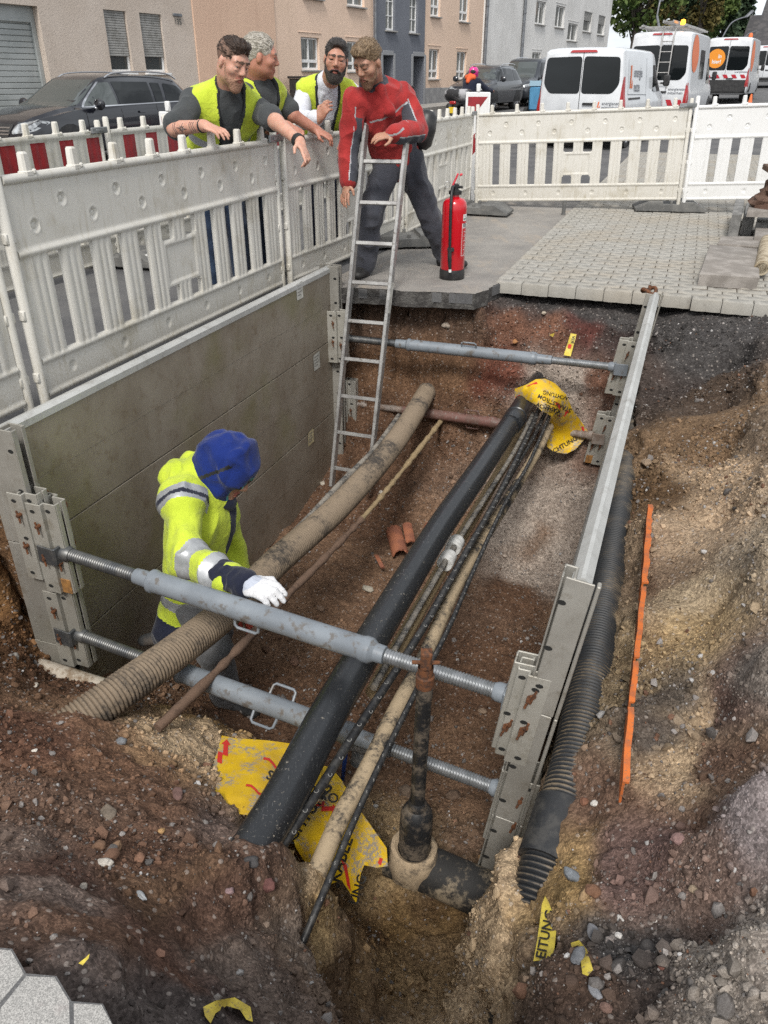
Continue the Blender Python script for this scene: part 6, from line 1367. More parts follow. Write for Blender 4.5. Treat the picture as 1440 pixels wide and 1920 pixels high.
for sd in 'LR':
    car.decal('side_window', sd, [rpoly([(.92, .955), (.12, .96), (.10, 1.33), (.36, 1.32)], .04)], M_CGL); car.decal('side_window', sd, [rpoly([(.06, .96), (-.82, .965), (-.90, 1.33), (.04, 1.34)], .03)], M_TINT); car.decal('side_window', sd, [rpoly([(-.90, .97), (-1.12, .97), (-1.22, 1.31), (-.97, 1.32)], .02)], M_TINT); car.decal('side_window', sd, [rpoly([(-1.2, .98), (-1.98, 1.02), (-1.72, 1.26), (-1.32, 1.31)], .05)], M_TINT)
    car.decal('chrome_strip', sd, [[(.98, .93), (-1.98, .985), (-1.98, 1.003), (.98, .95)], [(.98, .94), (.36, 1.335), (.32, 1.335), (.94, .94)]], M_CHROME, .01)
    car.decal('door_handle', sd, [rpoly([(-.35, .82), (-.56, .82), (-.56, .86), (-.35, .86)], .02)], M_CBLACK, .03); car.decal('door_handle', sd, [rpoly([(-1.22, .84), (-1.42, .84), (-1.42, .88), (-1.22, .88)], .02)], M_CBLACK, .03)
    car.decal('door_gap', sd, [[(.95, .35), (.96, .92), (.945, .92), (.935, .35)], [(.07, .30), (.09, .95), (.075, .95), (.055, .30)], [(-.85, .32), (-.87, .95), (-.885, .95), (-.865, .32)]], M_TRIM, .003)
    mb = MB(); sg = 1 if sd == 'L' else -1; mb.tube(catmull([(.15, sg*.60, 1.40), (-.1, sg*.60, 1.475), (-.8, sg*.60, 1.50), (-1.5, sg*.60, 1.475), (-1.78, sg*.60, 1.38)], 5), .014, 8); mb.build('roof_rail', M_CHROME, car.root)
    car.decal('headlight', 'F', [rpoly([(sg*.46, .56), (sg*.82, .60), (sg*.86, .74), (sg*.78, .79), (sg*.50, .70)], .05)], M_HEAD, .012, .06)
car.decal('radiator_grille', 'F', [rpoly([(-.40, .52), (.40, .52), (.46, .72), (-.46, .72)], .04)], M_TRIM, .008, .08); car.decal('grille_bars', 'F', [[(-.40, z), (.40, z), (.41, z+.022), (-.41, z+.022)] for z in (.55, .60, .65)]+[[(.07*math.cos(t), .63+.07*math.sin(t)) for t in np.linspace(0, 5.9, 14)]], M_CHROME, .018, .08)
car.decal('number_plate', 'F', [rpoly([(-.26, .38), (.26, .38), (.26, .49), (-.26, .49)], .01)], M_WHT, .02); car.text('plate_lettering', 'F', '388', .10, .18, .435, M_INK, -1 if 0 else 1, .024, .002, 'RIGHT'); car.decal('lower_intake', 'F', [rpoly([(-.62, .26), (.62, .26), (.62, .35), (-.62, .35)], .03)], M_TRIM, .006, .1)
car.wheels((1.38, -1.38), .315, .2, .80); car.mirror(.72, .88, .98, M_CHROME if 0 else M_CBLACK); mb = MB(); mb.lathe([(0, .0), (.06, .01), (.08, .05)], 12, TR((.75, .99, .98)) @ Matrix.Rotation(math.pi/2, 4, 'Y')); mb.build('mirror_cap', M_CHROME, car.root)
# dark suv and dark people carrier across the street
sst = [(-2.2, .80, .40, .80, .86, .62), (-2.15, .88, .34, .95, 1.1, .68), (-1.9, .92, .28, 1.02, 1.45, .66), (-1.5, .93, .26, 1.03, 1.62, .66), (-.4, .93, .25, 1.02, 1.66, .66), (.2, .93, .25, 1.0, 1.60, .65), (.65, .93, .25, 1.0, 1.38, .68), (1.0, .93, .25, 1.0, 1.15, .74), (1.15, .93, .25, .99, 1.08, .78), (1.7, .90, .26, .92, 1.0, .74), (2.05, .84, .28, .80, .88, .66), (2.17, .74, .34, .66, .72, .56), (2.2, .66, .4, .58, .62, .5)]
pS = Vector((4.25, 36.7, 0)); pS.z = rise(pS.x, pS.y)
suv = Car('suv', 'dark blue-grey suv parked behind the motorcyclist', 'car', sst, M_CGREY, None, pS, heading(fwd))
vst = [(-2.55, .84, .42, .9, 1.0, .7), (-2.52, .93, .34, 1.05, 1.7, .74), (-2.45, .95, .28, 1.06, 1.84, .74), (-1.5, .96, .26, 1.06, 1.90, .75), (.2, .96, .26, 1.05, 1.90, .75), (.75, .96, .26, 1.04, 1.84, .74), (1.2, .96, .26, 1.03, 1.5, .74), (1.55, .96, .26, 1.03, 1.2, .78), (1.7, .96, .26, 1.02, 1.12, .82), (2.2, .92, .27, .94, 1.0, .76), (2.5, .82, .32, .78, .86, .66), (2.57, .70, .4, .62, .68, .55)]
pV = pS+FD*5.5; pV.z = rise(pV.x, pV.y); mpv = Car('people_carrier', 'dark grey people carrier with FRANK lettering parked behind the suv', 'van', vst, M_CGREY, None, pV, heading(fwd))
for cc_, ws in ((suv, (.66, 1.06, 1.56)), (mpv, (1.1, 1.12, 1.78))):
    big = cc_ is mpv; zt = 1.78 if big else 1.52
    cc_.decal('windscreen', 'F', [rpoly([(-.76, 1.12), (.76, 1.12), (.62, zt-.03), (-.62, zt-.03)], .06)], M_CGL, .005, .12)
    for sd in 'LR':
        sg = 1 if sd == 'L' else -1
        if big: wn_ = [[(1.25, 1.10), (.45, 1.10), (.45, 1.72), (.78, 1.72)], [(.38, 1.10), (-.9, 1.10), (-.9, 1.74), (.38, 1.74)], [(-.98, 1.10), (-2.35, 1.10), (-2.3, 1.72), (-.98, 1.74)]]
        else: wn_ = [[(.95, 1.06), (.1, 1.07), (.1, 1.5), (.42, 1.5)], [(.03, 1.07), (-.9, 1.08), (-.9, 1.52), (.03, 1.53)], [(-.98, 1.09), (-1.85, 1.12), (-1.6, 1.45), (-.98, 1.5)]]
        for w_ in wn_: cc_.decal('side_window', sd, [rpoly(w_, .05)], M_TINT)
        x0 = 2.5 if big else 2.15; cc_.decal('headlight', 'F', [rpoly([(sg*.45, .72), (sg*.84, .78), (sg*.84, .90), (sg*.55, .84)], .04)], M_HEAD, .012, .08)
    cc_.decal('radiator_grille', 'F', [rpoly([(-.4, .58), (.4, .58), (.42, .78), (-.42, .78)], .05)], M_TRIM, .01, .1); cc_.decal('grille_trim', 'F', [[(-.42, .775), (.42, .775), (.42, .80), (-.42, .80)], [(-.5, .42), (.5, .42), (.5, .45), (-.5, .45)]], M_CHROME, .016, .12); cc_.decal('number_plate', 'F', [[(-.26, .46), (.26, .46), (.26, .56), (-.26, .56)]], M_WHT, .02)
    cc_.wheels((1.6, -1.6) if big else (1.35, -1.32), .34, .22, .86); cc_.mirror(1.2 if big else .82, .94, 1.15, M_CGREY, 1.2)
    for sg in (-1, 1):
        mb = MB(); z = 1.86 if big else 1.6; mb.tube(catmull([(.3, sg*.66, z-.05), (0, sg*.66, z+.06), (-1.2, sg*.66, z+.09), (-1.7, sg*.66, z-.02)], 4), .018, 6); mb.build('roof_rail', M_CHROME, cc_.root)
mpv.text('side_lettering', 'L', 'FRANK', .42, .75, .70, M_WHT, -1, .012, .012); mpv.text('side_lettering', 'L', 'Taxi', .01, .75, .70, M_WHT, -1) if 0 else None; mpv.decal('side_stripe', 'L', [[(.75, .93), (-.1, .93), (-.1, 1.0), (.75, 1.0)]], M_REFR, .012)
# white vans
def vanst(h, L, w, nose):
    a = -L/2; b = L/2
    return [(a, w*.90, .40, .95, h-.10, w*.80), (a+.02, w*.955, .36, 1.0, h-.045, w*.83), (a+.07, w*.985, .33, 1.02, h-.015, w*.845), (a+.2, w, .30, 1.05, h, w*.85), (a+1.5, w, .28, 1.06, h+.012, w*.85), (b-2.0, w, .28, 1.06, h, w*.85), (b-1.75, w, .28, 1.06, h-.06, w*.84), (b-1.25, w, .28, 1.06, 1.06+(h-1.06)*.62, w*.83), (b-.85, w*.99, .28, 1.05, 1.32, w*.84), (b-.68, w*.985, .28, 1.04, 1.2, w*.84), (b-.25, w*.93, .3, .95, 1.04, w*.76), (b-.05, w*.82, .34, .8, .9, w*.66), (b, w*.7, .42, .66, .74, w*.56)]
def van(label, p, rz, h, L, w, paint_=None): return Car('panel_van', label, 'van', vanst(h, L, w, 0), paint_ or M_VWHITE, 'white utility vans', p, rz)
def logo_pair(v, side, a, b, s, flip):      # slanted double bar with two lines of lettering
    v.decal('logo', side, [[(a, b), (a+flip*s*.16, b), (a+flip*s*.32, b+s*.7), (a+flip*s*.14, b+s*.7)], [(a+flip*s*.20, b), (a+flip*s*.42, b), (a+flip*s*.42, b+s*.3)]], M_ORG, .009)
def rear(v, w, h, win_z0, win_z1, tail=(.55, 1.25), plate=True):
    L2 = 0
    for sg in (-1, 1):
        v.decal('rear_window', 'B', [rpoly([(sg*.02, win_z0-.0), (sg*(w*.70), win_z0), (sg*w*.84, win_z0+.18), (sg*w*.80, win_z1), (sg*.02, win_z1+.02)], .08)], M_TINT, .006, .15)
        v.decal('tail_light', 'B', [rpoly([(sg*w*.875, tail[0]), (sg*w*.97, tail[0]), (sg*w*.955, tail[1]), (sg*w*.905, tail[1])], .03)], M_TAIL, .014, .1); v.decal('tail_light', 'L' if sg > 0 else 'R', [[(-v.L/2+.03, tail[0]), (-v.L/2+.17, tail[0]), (-v.L/2+.12, tail[1]), (-v.L/2+.05, tail[1])]], M_TAIL, .01)
    v.decal('door_gap', 'B', [[(-.006, .45), (.006, .45), (.006, h-.08), (-.006, h-.08)]], M_TRIM, .008); v.decal('brake_light', 'B', [rpoly([(-.3, h-.10), (.3, h-.10), (.26, h-.055), (-.26, h-.055)], .02)], M_TAIL, .02)
    v.decal('rear_bumper', 'B', [rpoly([(-w*.93, .36), (w*.93, .36), (w*.93, .52), (-w*.93, .52)], .03)], M_TRIM, .03); v.decal('door_handle', 'B', [rpoly([(.04, .86), (.30, .86), (.30, .91), (.04, .91)], .02)], M_TRIM, .03) if 0 else v.decal('door_handle', 'B', [rpoly([(-.08, .88), (-.36, .88), (-.36, .93), (-.08, .93)], .02)], M_TRIM, .03)
fv = FD.copy(); rv = heading(fv)
def vanpos(px, t, L): 
    p = gt(px, 150, t); p.z = 0; p = p+fv*(L/2); p.z = rise(p.x, p.y); return p
v1 = van('low white van nearest the barrier, with two dark rear windows', vanpos(1090, 16.6, 4.97), rv, 1.97, 4.97, .98); v1.L = 4.97; rear(v1, .98, 1.97, 1.10, 1.78, (.50, 1.42))
v1.decal('warning_chevrons', 'B', chev(-.84, .84, .54, .66, 12, .07, 0), M_REFR, .008); v1.decal('warning_chevrons', 'B', chev(-.84, .84, .54, .66, 12, .07, 1), M_REFW, .008); logo_pair(v1, 'B', -.40, .84, .16, -1); v1.text('lettering', 'B', 'energienetze', .085, -.50, .92, M_LGREY, -1, .009, .0015); v1.text('lettering', 'B', 'mittelrhein', .085, -.50, .84, M_LGREY, -1, .009, .0015)
logo_pair(v1, 'R', -1.95, 1.20, .62, 1); v1.text('lettering', 'R', 'energie', .28, -1.55, 1.50, M_LGREY, 1, .009, .004); v1.text('lettering', 'R', 'netze', .28, -1.55, 1.22, M_LGREY, 1, .009, .004); v1.decal('warning_chevrons', 'R', [[(-2.3+.14*i, .55), (-2.22+.14*i, .55), (-2.12+.14*i, .82), (-2.20+.14*i, .82)] for i in range(4)], M_REFR, .009)
v1.decal('panel_recess', 'R', [[(-2.1, 1.08), (-.2, 1.05), (-.2, 1.065), (-2.1, 1.095)], [(-.25, .5), (-.235, .5), (-.235, 1.8), (-.25, 1.8)], [(-2.1, 1.1), (-2.085, 1.1), (-2.05, 1.75), (-2.065, 1.75)]], M_LGREY, .005); v1.decal('slide_rail', 'R', [[(-2.05, .98), (-.9, .98), (-.9, 1.02), (-2.05, 1.02)]], M_TRIM, .01)
v2 = van('tall white van with a ladder rack and amber beacon on its roof', vanpos(1230, 23.6, 5.5), rv, 2.50, 5.5, 1.0); v2.L = 5.5; rear(v2, 1.0, 2.50, 1.22, 2.12, (.55, 1.15))
v2.decal('warning_chevrons', 'B', chev(-.9, .9, .54, .70, 12, .08, 0), M_REFR, .008); v2.text('lettering', 'B', 'energienetze', .10, -.40, .98, M_LGREY, -1, .009, .002); v2.text('lettering', 'B', 'mittelrhein', .10, -.40, .88, M_LGREY, -1, .009, .002); v2.decal('sun_disc', 'R', [[(-1.95+.62*math.cos(t), 1.92+.5*math.sin(t)) for t in np.linspace(0, 6.0, 20)]], M_ORG, .009)
v2.decal('side_window', 'R', [rpoly([(-.9, 1.25), (.0, 1.25), (.0, 2.05), (-.9, 2.05)], .06)], M_TINT)
mb = MB()
for y in (-.62, .62): mb.box((-1.0, y, 2.63), (3.6, .07, .06), None, .01)
for i in range(9): mb.box((-2.6+.42*i, 0, 2.60), (.05, 1.5, .05), None, .01)
for y in (-.30, -.02): mb.box((-1.1, y, 2.72), (3.9, .035, .08), None, .006)
for i in range(12): mb.box((-2.9+.33*i, -.16, 2.72), (.035, .26, .03), None, .004)
mb.build('ladder_rack', M_LAD, v2.root, angle=30); mb = MB(); 
for y in (-.35, -.02): mb.tube([(-2.83, y, 1.0), (-2.83, y, 2.4), (-2.70, y, 2.55)], .02, 6)
for i in range(5): mb.tube([(-2.83, -.35, 1.15+.27*i), (-2.83, -.02, 1.15+.27*i)], .014, 6)
mb.build('rear_ladder', M_LAD, v2.root); k = NT('amber_beacon'); k.set(Base_Color=(.8, .28, .02), Emission_Color=(1, .38, .03), Emission_Strength=2.5); M_AMB = k.m; mb = MB(); mb.lathe([(0, 2.66), (.07, 2.66), (.075, 2.72), (.06, 2.79), (0, 2.81)], 12, TR((-2.3, -.45, 0))); mb.build('beacon', M_AMB, v2.root)
v3 = van('white van with orange circles on its rear window, farthest of the big vans', vanpos(1357, 33.5, 5.5), rv, 2.45, 5.5, 1.0); v3.L = 5.5; rear(v3, 1.0, 2.45, 1.22, 2.1, (.6, 1.3)); v3.decal('warning_chevrons', 'B', chev(-.88, .88, .92, 1.06, 10, .1, 0), M_REFR, .009); v3.decal('lower_trim', 'B', [[(-.93, .38), (.93, .38), (.93, .86), (-.93, .86)]], M_TRIM, .012)
v3.decal('sun_disc', 'B', [[(.46+.36*math.cos(t), 1.66+.36*math.sin(t)) for t in np.linspace(0, 6.0, 20)]], M_ORY, .012); v3.text('lettering', 'B', 'in', .20, .40, 1.74, M_WHT, -1, .016, .006); v3.text('lettering', 'B', 'hier!', .20, .62, 1.54, M_WHT, -1, .016, .006); v3.decal('sun_disc', 'R', [[(-2.0+.62*math.cos(t), 1.75+.58*math.sin(t)) for t in np.linspace(0, 6.0, 20)]], M_ORG, .009); v3.text('lettering', 'B', 'energienetze', .10, -.38, 1.16, M_LGREY, -1, .009, .002)
mb = MB(); mb.lathe([(0, 2.44), (.08, 2.44), (.085, 2.5), (.06, 2.58), (0, 2.6)], 12, TR((-2.35, -.7, 0))); mb.build('beacon', M_ORG, v3.root)
v4 = van('small white van far up the street at the right edge of the photo', vanpos(1428, 47, 5.0), rv, 2.2, 5.0, .98); v4.L = 5.0; rear(v4, .98, 2.2, 1.15, 1.9, (.55, 1.2))
for v, xm in ((v1, 1.15), (v2, 1.4), (v3, 1.4), (v4, 1.2)):
    L2 = v.L/2; hw = v.st[5][4]
    for sd in 'LR': v.decal('side_window', sd, [rpoly([(L2-.95, 1.12), (L2-2.0, 1.12), (L2-2.0, min(hw-.3, 1.85)), (L2-1.55, min(hw-.3, 1.85))], .06)], M_TINT)
    v.decal('windscreen', 'F', [rpoly([(-.78, 1.32), (.78, 1.32), (.68, hw-.25), (-.68, hw-.25)], .06)], M_TINT, .006, .15); v.wheels((L2-.95, -L2+1.0), .34, .22, .89); v.mirror(L2-1.15, .98, 1.35, M_TRIM, 1.5)
# small orange cone far right
p = gt(1408, 183, 27); p.z = rise(p.x, p.y); root = thing('traffic_cone', 'small red and white traffic cone behind the clean barrier at far right', 'traffic cone', p); mb = MB(); mb.box((0, 0, .03), (.4, .4, .05), None, .01); mb.lathe([(.15, .05), (.11, .25)], 16); mb.lathe([(.075, .42), (.03, .68), (0, .69)], 16); mb.build('cone_body', M_ORG, root); mb = MB(); mb.lathe([(.111, .25), (.076, .42)], 16); mb.build('white_band', M_REFW, root)
# white car roof behind the tattooed man
pw = gt(385, 150, 24); pw.z = 0; wc = Car('parked_car', 'white car glimpsed behind the tattooed man', 'car', wst, M_VWHITE, None, pw+fv*1.2, heading(fwd)); wc.decal('windscreen', 'F', [rpoly([(-.70, .955), (.70, .955), (.56, 1.37), (-.56, 1.37)], .05)], M_CGL, .005, .1); wc.wheels((1.38, -1.38), .315, .2, .80)
for sd in 'LR': wc.decal('side_window', sd, [rpoly([(.9, .96), (-1.9, 1.0), (-1.7, 1.3), (.36, 1.32)], .05)], M_TINT)
# ------------------------------------------------------------------ motorcycle
pm = gt(884, 160, 21.5); pm.z = rise(pm.x, pm.y); rm = heading(Vector((.62, .78, 0))); root = thing('motorcycle', 'touring motorcycle with roll bag ridden along the street behind the barrier', 'motorcycle', pm, rm)
for x in (-.72, .75):
    wr = bpy.data.objects.new('wheel', None); COL.objects.link(wr); wr.parent = root; wr.matrix_local = TR((x, 0, .31)) @ Matrix.Rotation(math.pi/2, 4, 'X'); mb = MB(); mb.lathe([(.22, -.06), (.29, -.06), (.31, -.03), (.31, .03), (.29, .06), (.22, .06), (.22, -.06)], 24); mb.build('tyre', M_TYRE, wr); mb = MB(); mb.lathe([(0, .03), (.05, .03), (.22, .01), (.225, -.01), (.05, -.03), (0, -.03)], 20); mb.build('rim', M_RIM, wr)
mb = MB(); mb.tube(catmull([(-.75, 0, .75), (-.3, 0, .78), (.1, 0, .88), (.45, 0, .92), (.62, 0, 1.0)], 5), [.07]*5+[.13]*5+[.19]*5+[.17]*5+[.08], 14, flat=.8); mb.tube([(.1, 0, .75), (.0, 0, .35)], [.16, .14], 12); mb.tube([(.55, 0, 1.0), (.75, 0, .31)], [.05, .05], 8); mb.tube([(-.2, .0, .5), (-.72, 0, .31)], .05, 8); mb.build('frame_and_tank', M_TRIM, root)
mb = MB(); mb.tube(catmull([(.38, -.38, 1.05), (.5, -.25, 1.1), (.55, 0, 1.04), (.5, .25, 1.1), (.38, .38, 1.05)], 4), .016, 8); mb.build('handlebar', M_TRIM, root)
mb = MB(); mb.lathe([(0, -.42), (.12, -.40), (.15, -.34), (.15, .34), (.12, .40), (0, .42)], 16, TR((-.62, 0, .98)) @ Matrix.Rotation(math.pi/2, 4, 'X')); mb.build('roll_bag', mat('roll_bag_cloth', (.02, .02, .022), (.35, .35, .36), 3, .6, lo=.45, hi=.55), root); mb = MB(); mb.box((-.93, 0, .62), (.02, .2, .15), None, .004); mb.build('number_plate', mat('yellow_plate', (.7, .5, .03), rough=.5), root); mb = MB(); mb.box((-.9, 0, .80), (.06, .2, .08), None, .02); mb.build('tail_light', M_TAIL, root)
for sg in (-1, 1): mb = MB(); mb.box((-.5, sg*.28, .62), (.45, .18, .32), None, .05); mb.build('pannier', M_TRIM, root)
# blue crate van piece behind the nearest van
pb = gt(1018, 175, 25); pb.z = rise(pb.x, pb.y); root = thing('cargo_trailer', 'small light blue trailer half hidden behind the nearest white van', 'trailer', pb, rv); mb = MB(); mb.box((0, 0, .75), (1.0, .6, .7), None, .05); mb.build('trailer_box', mat('light_blue_paint', (.08, .25, .42), (.06, .2, .35), 3, .5), root); mb = MB(); mb.prism([(-.5, -.3), (.5, -.3), (.5, .3), (-.5, .3)], 1.1, 1.25); mb.build('lid', mat('pale_blue', (.3, .45, .55), rough=.5), root)
for sg in (-1, 1): mb = MB(); mb.lathe([(0, -.06), (.25, -.06), (.25, .06), (0, .06)], 16, TR((0, sg*.5, .25)) @ Matrix.Rotation(math.pi/2, 4, 'X')); mb.build('wheel', M_TYRE, root)
# ------------------------------------------------------------------ organic surfaces: smooth union of tapered limbs, meshed as one skin
def V3(*a): return np.array(a, float)
def npv(p): return np.array([p[0], p[1], p[2]], float)
def prim_d(p, X, Y, Z):
    if p['t'] == 'cone':
        a, b = p['a'], p['b']; dx, dy, dz = X-a[0], Y-a[1], Z-a[2]; ab = b-a
        if p.get('flat') is not None:
            w, fc = p['flat']; pr = (dx*w[0]+dy*w[1]+dz*w[2])-0; pa = float(ab@w)
            t0 = np.clip((dx*ab[0]+dy*ab[1]+dz*ab[2])/max(1e-9, float(ab@ab)), 0, 1); off = pr-t0*pa; k_ = (1/fc-1)
            ex, ey, ez = dx-t0*ab[0]+off*k_*w[0], dy-t0*ab[1]+off*k_*w[1], dz-t0*ab[2]+off*k_*w[2]
            return (np.sqrt(ex*ex+ey*ey+ez*ez)-(p['ra']+(p['rb']-p['ra'])*t0))*(.5+.5*fc)
        t0 = np.clip((dx*ab[0]+dy*ab[1]+dz*ab[2])/max(1e-9, float(ab@ab)), 0, 1)
        return np.sqrt((dx-t0*ab[0])**2+(dy-t0*ab[1])**2+(dz-t0*ab[2])**2)-(p['ra']+(p['rb']-p['ra'])*t0)
    if p['t'] == 'ell':
        c, M, r = p['c'], p['M'], p['r']; dx, dy, dz = X-c[0], Y-c[1], Z-c[2]
        q = [(dx*M[i][0]+dy*M[i][1]+dz*M[i][2])/r[i] for i in range(3)]; k0 = np.sqrt(q[0]**2+q[1]**2+q[2]**2); k1 = np.sqrt((q[0]/r[0])**2+(q[1]/r[1])**2+(q[2]/r[2])**2)
        return k0*(k0-1)/np.maximum(k1, 1e-6)
    if p['t'] == 'cut': n = p['n']; return (X-p['p'][0])*n[0]+(Y-p['p'][1])*n[1]+(Z-p['p'][2])*n[2]
def cone(a, b, ra, rb, m=0, k=.02, flat=None, op='add'): return dict(t='cone', a=npv(a), b=npv(b), ra=ra, rb=rb, m=m, k=k, flat=flat, op=op)
def ell(c, M, r, m=0, k=.015, op='add'): return dict(t='ell', c=npv(c), M=M, r=r, m=m, k=k, op=op)
def cutp(p, n, op='and'): return dict(t='cut', p=npv(p), n=npv(n), op=op, m=0, k=.004)
def bounds(p, e):
    if p['t'] == 'cone':
        r = max(p['ra'], p['rb'])+e; return np.minimum(p['a'], p['b'])-r, np.maximum(p['a'], p['b'])+r
    r = max(p['r'])+e; return p['c']-r, p['c']+r
def sdf_mesh(prims, vox):
    adds = [p for p in prims if p['op'] == 'add']; lo = np.min([bounds(p, .04)[0] for p in adds], 0); hi = np.max([bounds(p, .04)[1] for p in adds], 0)
    N = np.ceil((hi-lo)/vox).astype(int)+1; D = np.full(N, 1.0, np.float32); Mt = np.zeros(N, np.int8)
    ax = [lo[i]+vox*np.arange(N[i]) for i in range(3)]
    for p in prims:
        if p['t'] == 'cut': s = [slice(0, N[i]) for i in range(3)]
        else:
            b0, b1 = bounds(p, p['k']*1.5+3*vox); s = [slice(max(0, int((b0[i]-lo[i])/vox)), min(N[i], int((b1[i]-lo[i])/vox)+2)) for i in range(3)]
        s = tuple(s); d = prim_d(p, ax[0][s[0]][:, None, None], ax[1][s[1]][None, :, None], ax[2][s[2]][None, None, :]).astype(np.float32); o = D[s]; k = p['k']
        if p['op'] == 'add':
            m = Mt[s]; m[d < o] = p['m']; h = np.clip(.5+.5*(o-d)/k, 0, 1); D[s] = np.where(o > .9, d, o*(1-h)+d*h-k*h*(1-h))
        elif p['op'] == 'sub': h = np.clip(.5-.5*(o+d)/k, 0, 1); D[s] = o*(1-h)-d*h+k*h*(1-h)
        elif p['op'] == 'and': D[s] = np.maximum(o, d)
        elif p['op'] == 'color': m = Mt[s]; m[d < 0] = p['m']
    ins = D < 0; a = np.zeros(N-1, bool); al = np.ones(N-1, bool)
    for i in (0, 1):
        for j in (0, 1):
            for k in (0, 1): q = ins[i:N[0]-1+i, j:N[1]-1+j, k:N[2]-1+k]; a |= q; al &= q
    act = a & ~al; C = np.argwhere(act); idx = np.full(act.shape, -1, np.int32); idx[act] = np.arange(len(C))
    corn = np.array([(i, j, k) for i in (0, 1) for j in (0, 1) for k in (0, 1)]); val = np.stack([D[C[:, 0]+i, C[:, 1]+j, C[:, 2]+k] for i, j, k in corn], 1)
    acc = np.zeros((len(C), 3)); cnt = np.zeros(len(C))
    for e0 in range(8):
        for e1 in range(e0+1, 8):
            if np.abs(corn[e0]-corn[e1]).sum() != 1: continue
            da, db = val[:, e0], val[:, e1]; m = (da < 0) != (db < 0); t = np.where(m, da/(da-db+1e-12), 0); acc += np.where(m[:, None], corn[e0]+t[:, None]*(corn[e1]-corn[e0]), 0); cnt += m
    V = lo+vox*(C+acc/np.maximum(cnt, 1)[:, None]); F = []
    for axn in range(3):
        sl0 = [slice(1, n-1) for n in N]; sl1 = [slice(1, n-1) for n in N]; sl0[axn] = slice(0, N[axn]-1); sl1[axn] = slice(1, N[axn])
        A, B = ins[tuple(sl0)], ins[tuple(sl1)]; E = np.argwhere(A != B)
        if not len(E): continue
        off = np.array([0 if i == axn else 1 for i in range(3)]); Cc = E+off; u, v = [(1, 2), (2, 0), (0, 1)][axn]; du = np.zeros(3, int); dv = np.zeros(3, int); du[u] = 1; dv[v] = 1
        q = np.stack([idx[tuple((Cc-du-dv).T)], idx[tuple((Cc-dv).T)], idx[tuple(Cc.T)], idx[tuple((Cc-du).T)]], 1); fl = ~A[tuple(E.T)]; q[fl] = q[fl][:, ::-1]; F.append(q)
    F = np.concatenate(F); F = F[(F >= 0).all(1)]
    mv = Mt[C[:, 0], C[:, 1], C[:, 2]]; mi = mv[F[:, 0]]
    return V, F, mi
def vnormals(V, F):
    n = np.cross(V[F[:, 2]]-V[F[:, 0]], V[F[:, 3]]-V[F[:, 1]]); N = np.zeros_like(V)
    for i in range(4): np.add.at(N, F[:, i], n)
    return N/(np.linalg.norm(N, axis=1)[:, None]+1e-9)
def relax(V, F, n=2):
    for _ in range(n):
        S = np.zeros_like(V); c = np.zeros(len(V))
        for i in range(4): np.add.at(S, F[:, i], V[F[:, i-1]]+V[F[:, (i+1) % 4]]); np.add.at(c, F[:, i], 2)
        V = V*.5+.5*S/c[:, None]
    return V
def organ(name, prims, mats, parent, vox=.0065, wr=0.0, wf=13, seed=0, matfn=None, smooth=1, root=None):
    V, F, mi = sdf_mesh(prims, vox); V = relax(V, F, smooth)
    if wr:
        N = vnormals(V, F); ri = 1-np.abs(fbm(V*np.array([1, 1, .75]), wf, 2, seed))*1.8; V = V+N*(wr*np.clip(ri, -.5, 1)+wr*.6*fbm(V, wf*.45, 2, seed+7))[:, None]
    if matfn is not None: mi = matfn(V[F].mean(1), mi)
    o = np_mesh(name, V-np.array(parent['_o']), F, mats, mi, parent); return o
# people materials
def skin(name, a, b):
    k = NT(name); n = k.noise(28, 4, .6); n2 = k.noise(160, 3, .7); c = k.mix(k.ramp(n, .35, .65), a, b); c = k.mix(k.math('MULTIPLY', k.ramp(n2, .55, .7), .2), c, k.mix(1, c, (.8, .7, .68), 'MULTIPLY')); k.set(Base_Color=c, Roughness=.5, Subsurface_Weight=.12, Subsurface_Scale=.012, Specular_IOR_Level=.4); return k.m
def cloth(name, a, b, sc_=7, rough=.85, bsc=26, bs=.5, c3=None):
    k = NT(name); n = k.noise(sc_, 5, .6); w = k.noise(bsc, 5, .6, dist=.6); f = k.noise(500, 2, .6); c = k.mix(k.ramp(n, .35, .65), a, b)
    if c3: c = k.mix(k.math('MULTIPLY', k.ramp(k.noise(11, 6, .7), .56, .7), .6), c, c3)
    k.set(Base_Color=c, Roughness=rough, Specular_IOR_Level=.2, Sheen_Weight=.15); k.bump(k.math('ADD', w, k.math('MULTIPLY', f, .08)), bs, .012); return k.m
def hairm(name, a, b, sc3=(9, 2, 3)):
    k = NT(name); k.co = k.n('ShaderNodeAttribute', attribute_name='hl').outputs['Vector'] if sc3[0] != sc3[1] else k.co; n = k.noise(22, 5, .7, sc3=sc3, dist=.3); k.set(Base_Color=k.mix(k.ramp(n, .36, .64), a, b), Roughness=.45, Specular_IOR_Level=.4); k.bump(n, 1.0, .01); return k.m
M_SK1 = skin('fair_skin', (.56, .32, .235), (.50, .265, .19)); M_SK2 = skin('ruddy_skin', (.47, .22, .155), (.40, .175, .12)); M_SK3 = skin('warm_skin', (.47, .25, .175), (.42, .205, .14)); M_SK4 = skin('tan_skin', (.43, .235, .16), (.38, .195, .13))
M_LIP = mat('lips', (.36, .13, .10), rough=.45); M_EYEW = mat('eye_white', (.40, .36, .33), rough=.3); M_IRIS = mat('iris', (.035, .028, .022), rough=.2); M_BROW = mat('eyebrow', (.035, .022, .015), (.07, .045, .03), 60, .8)
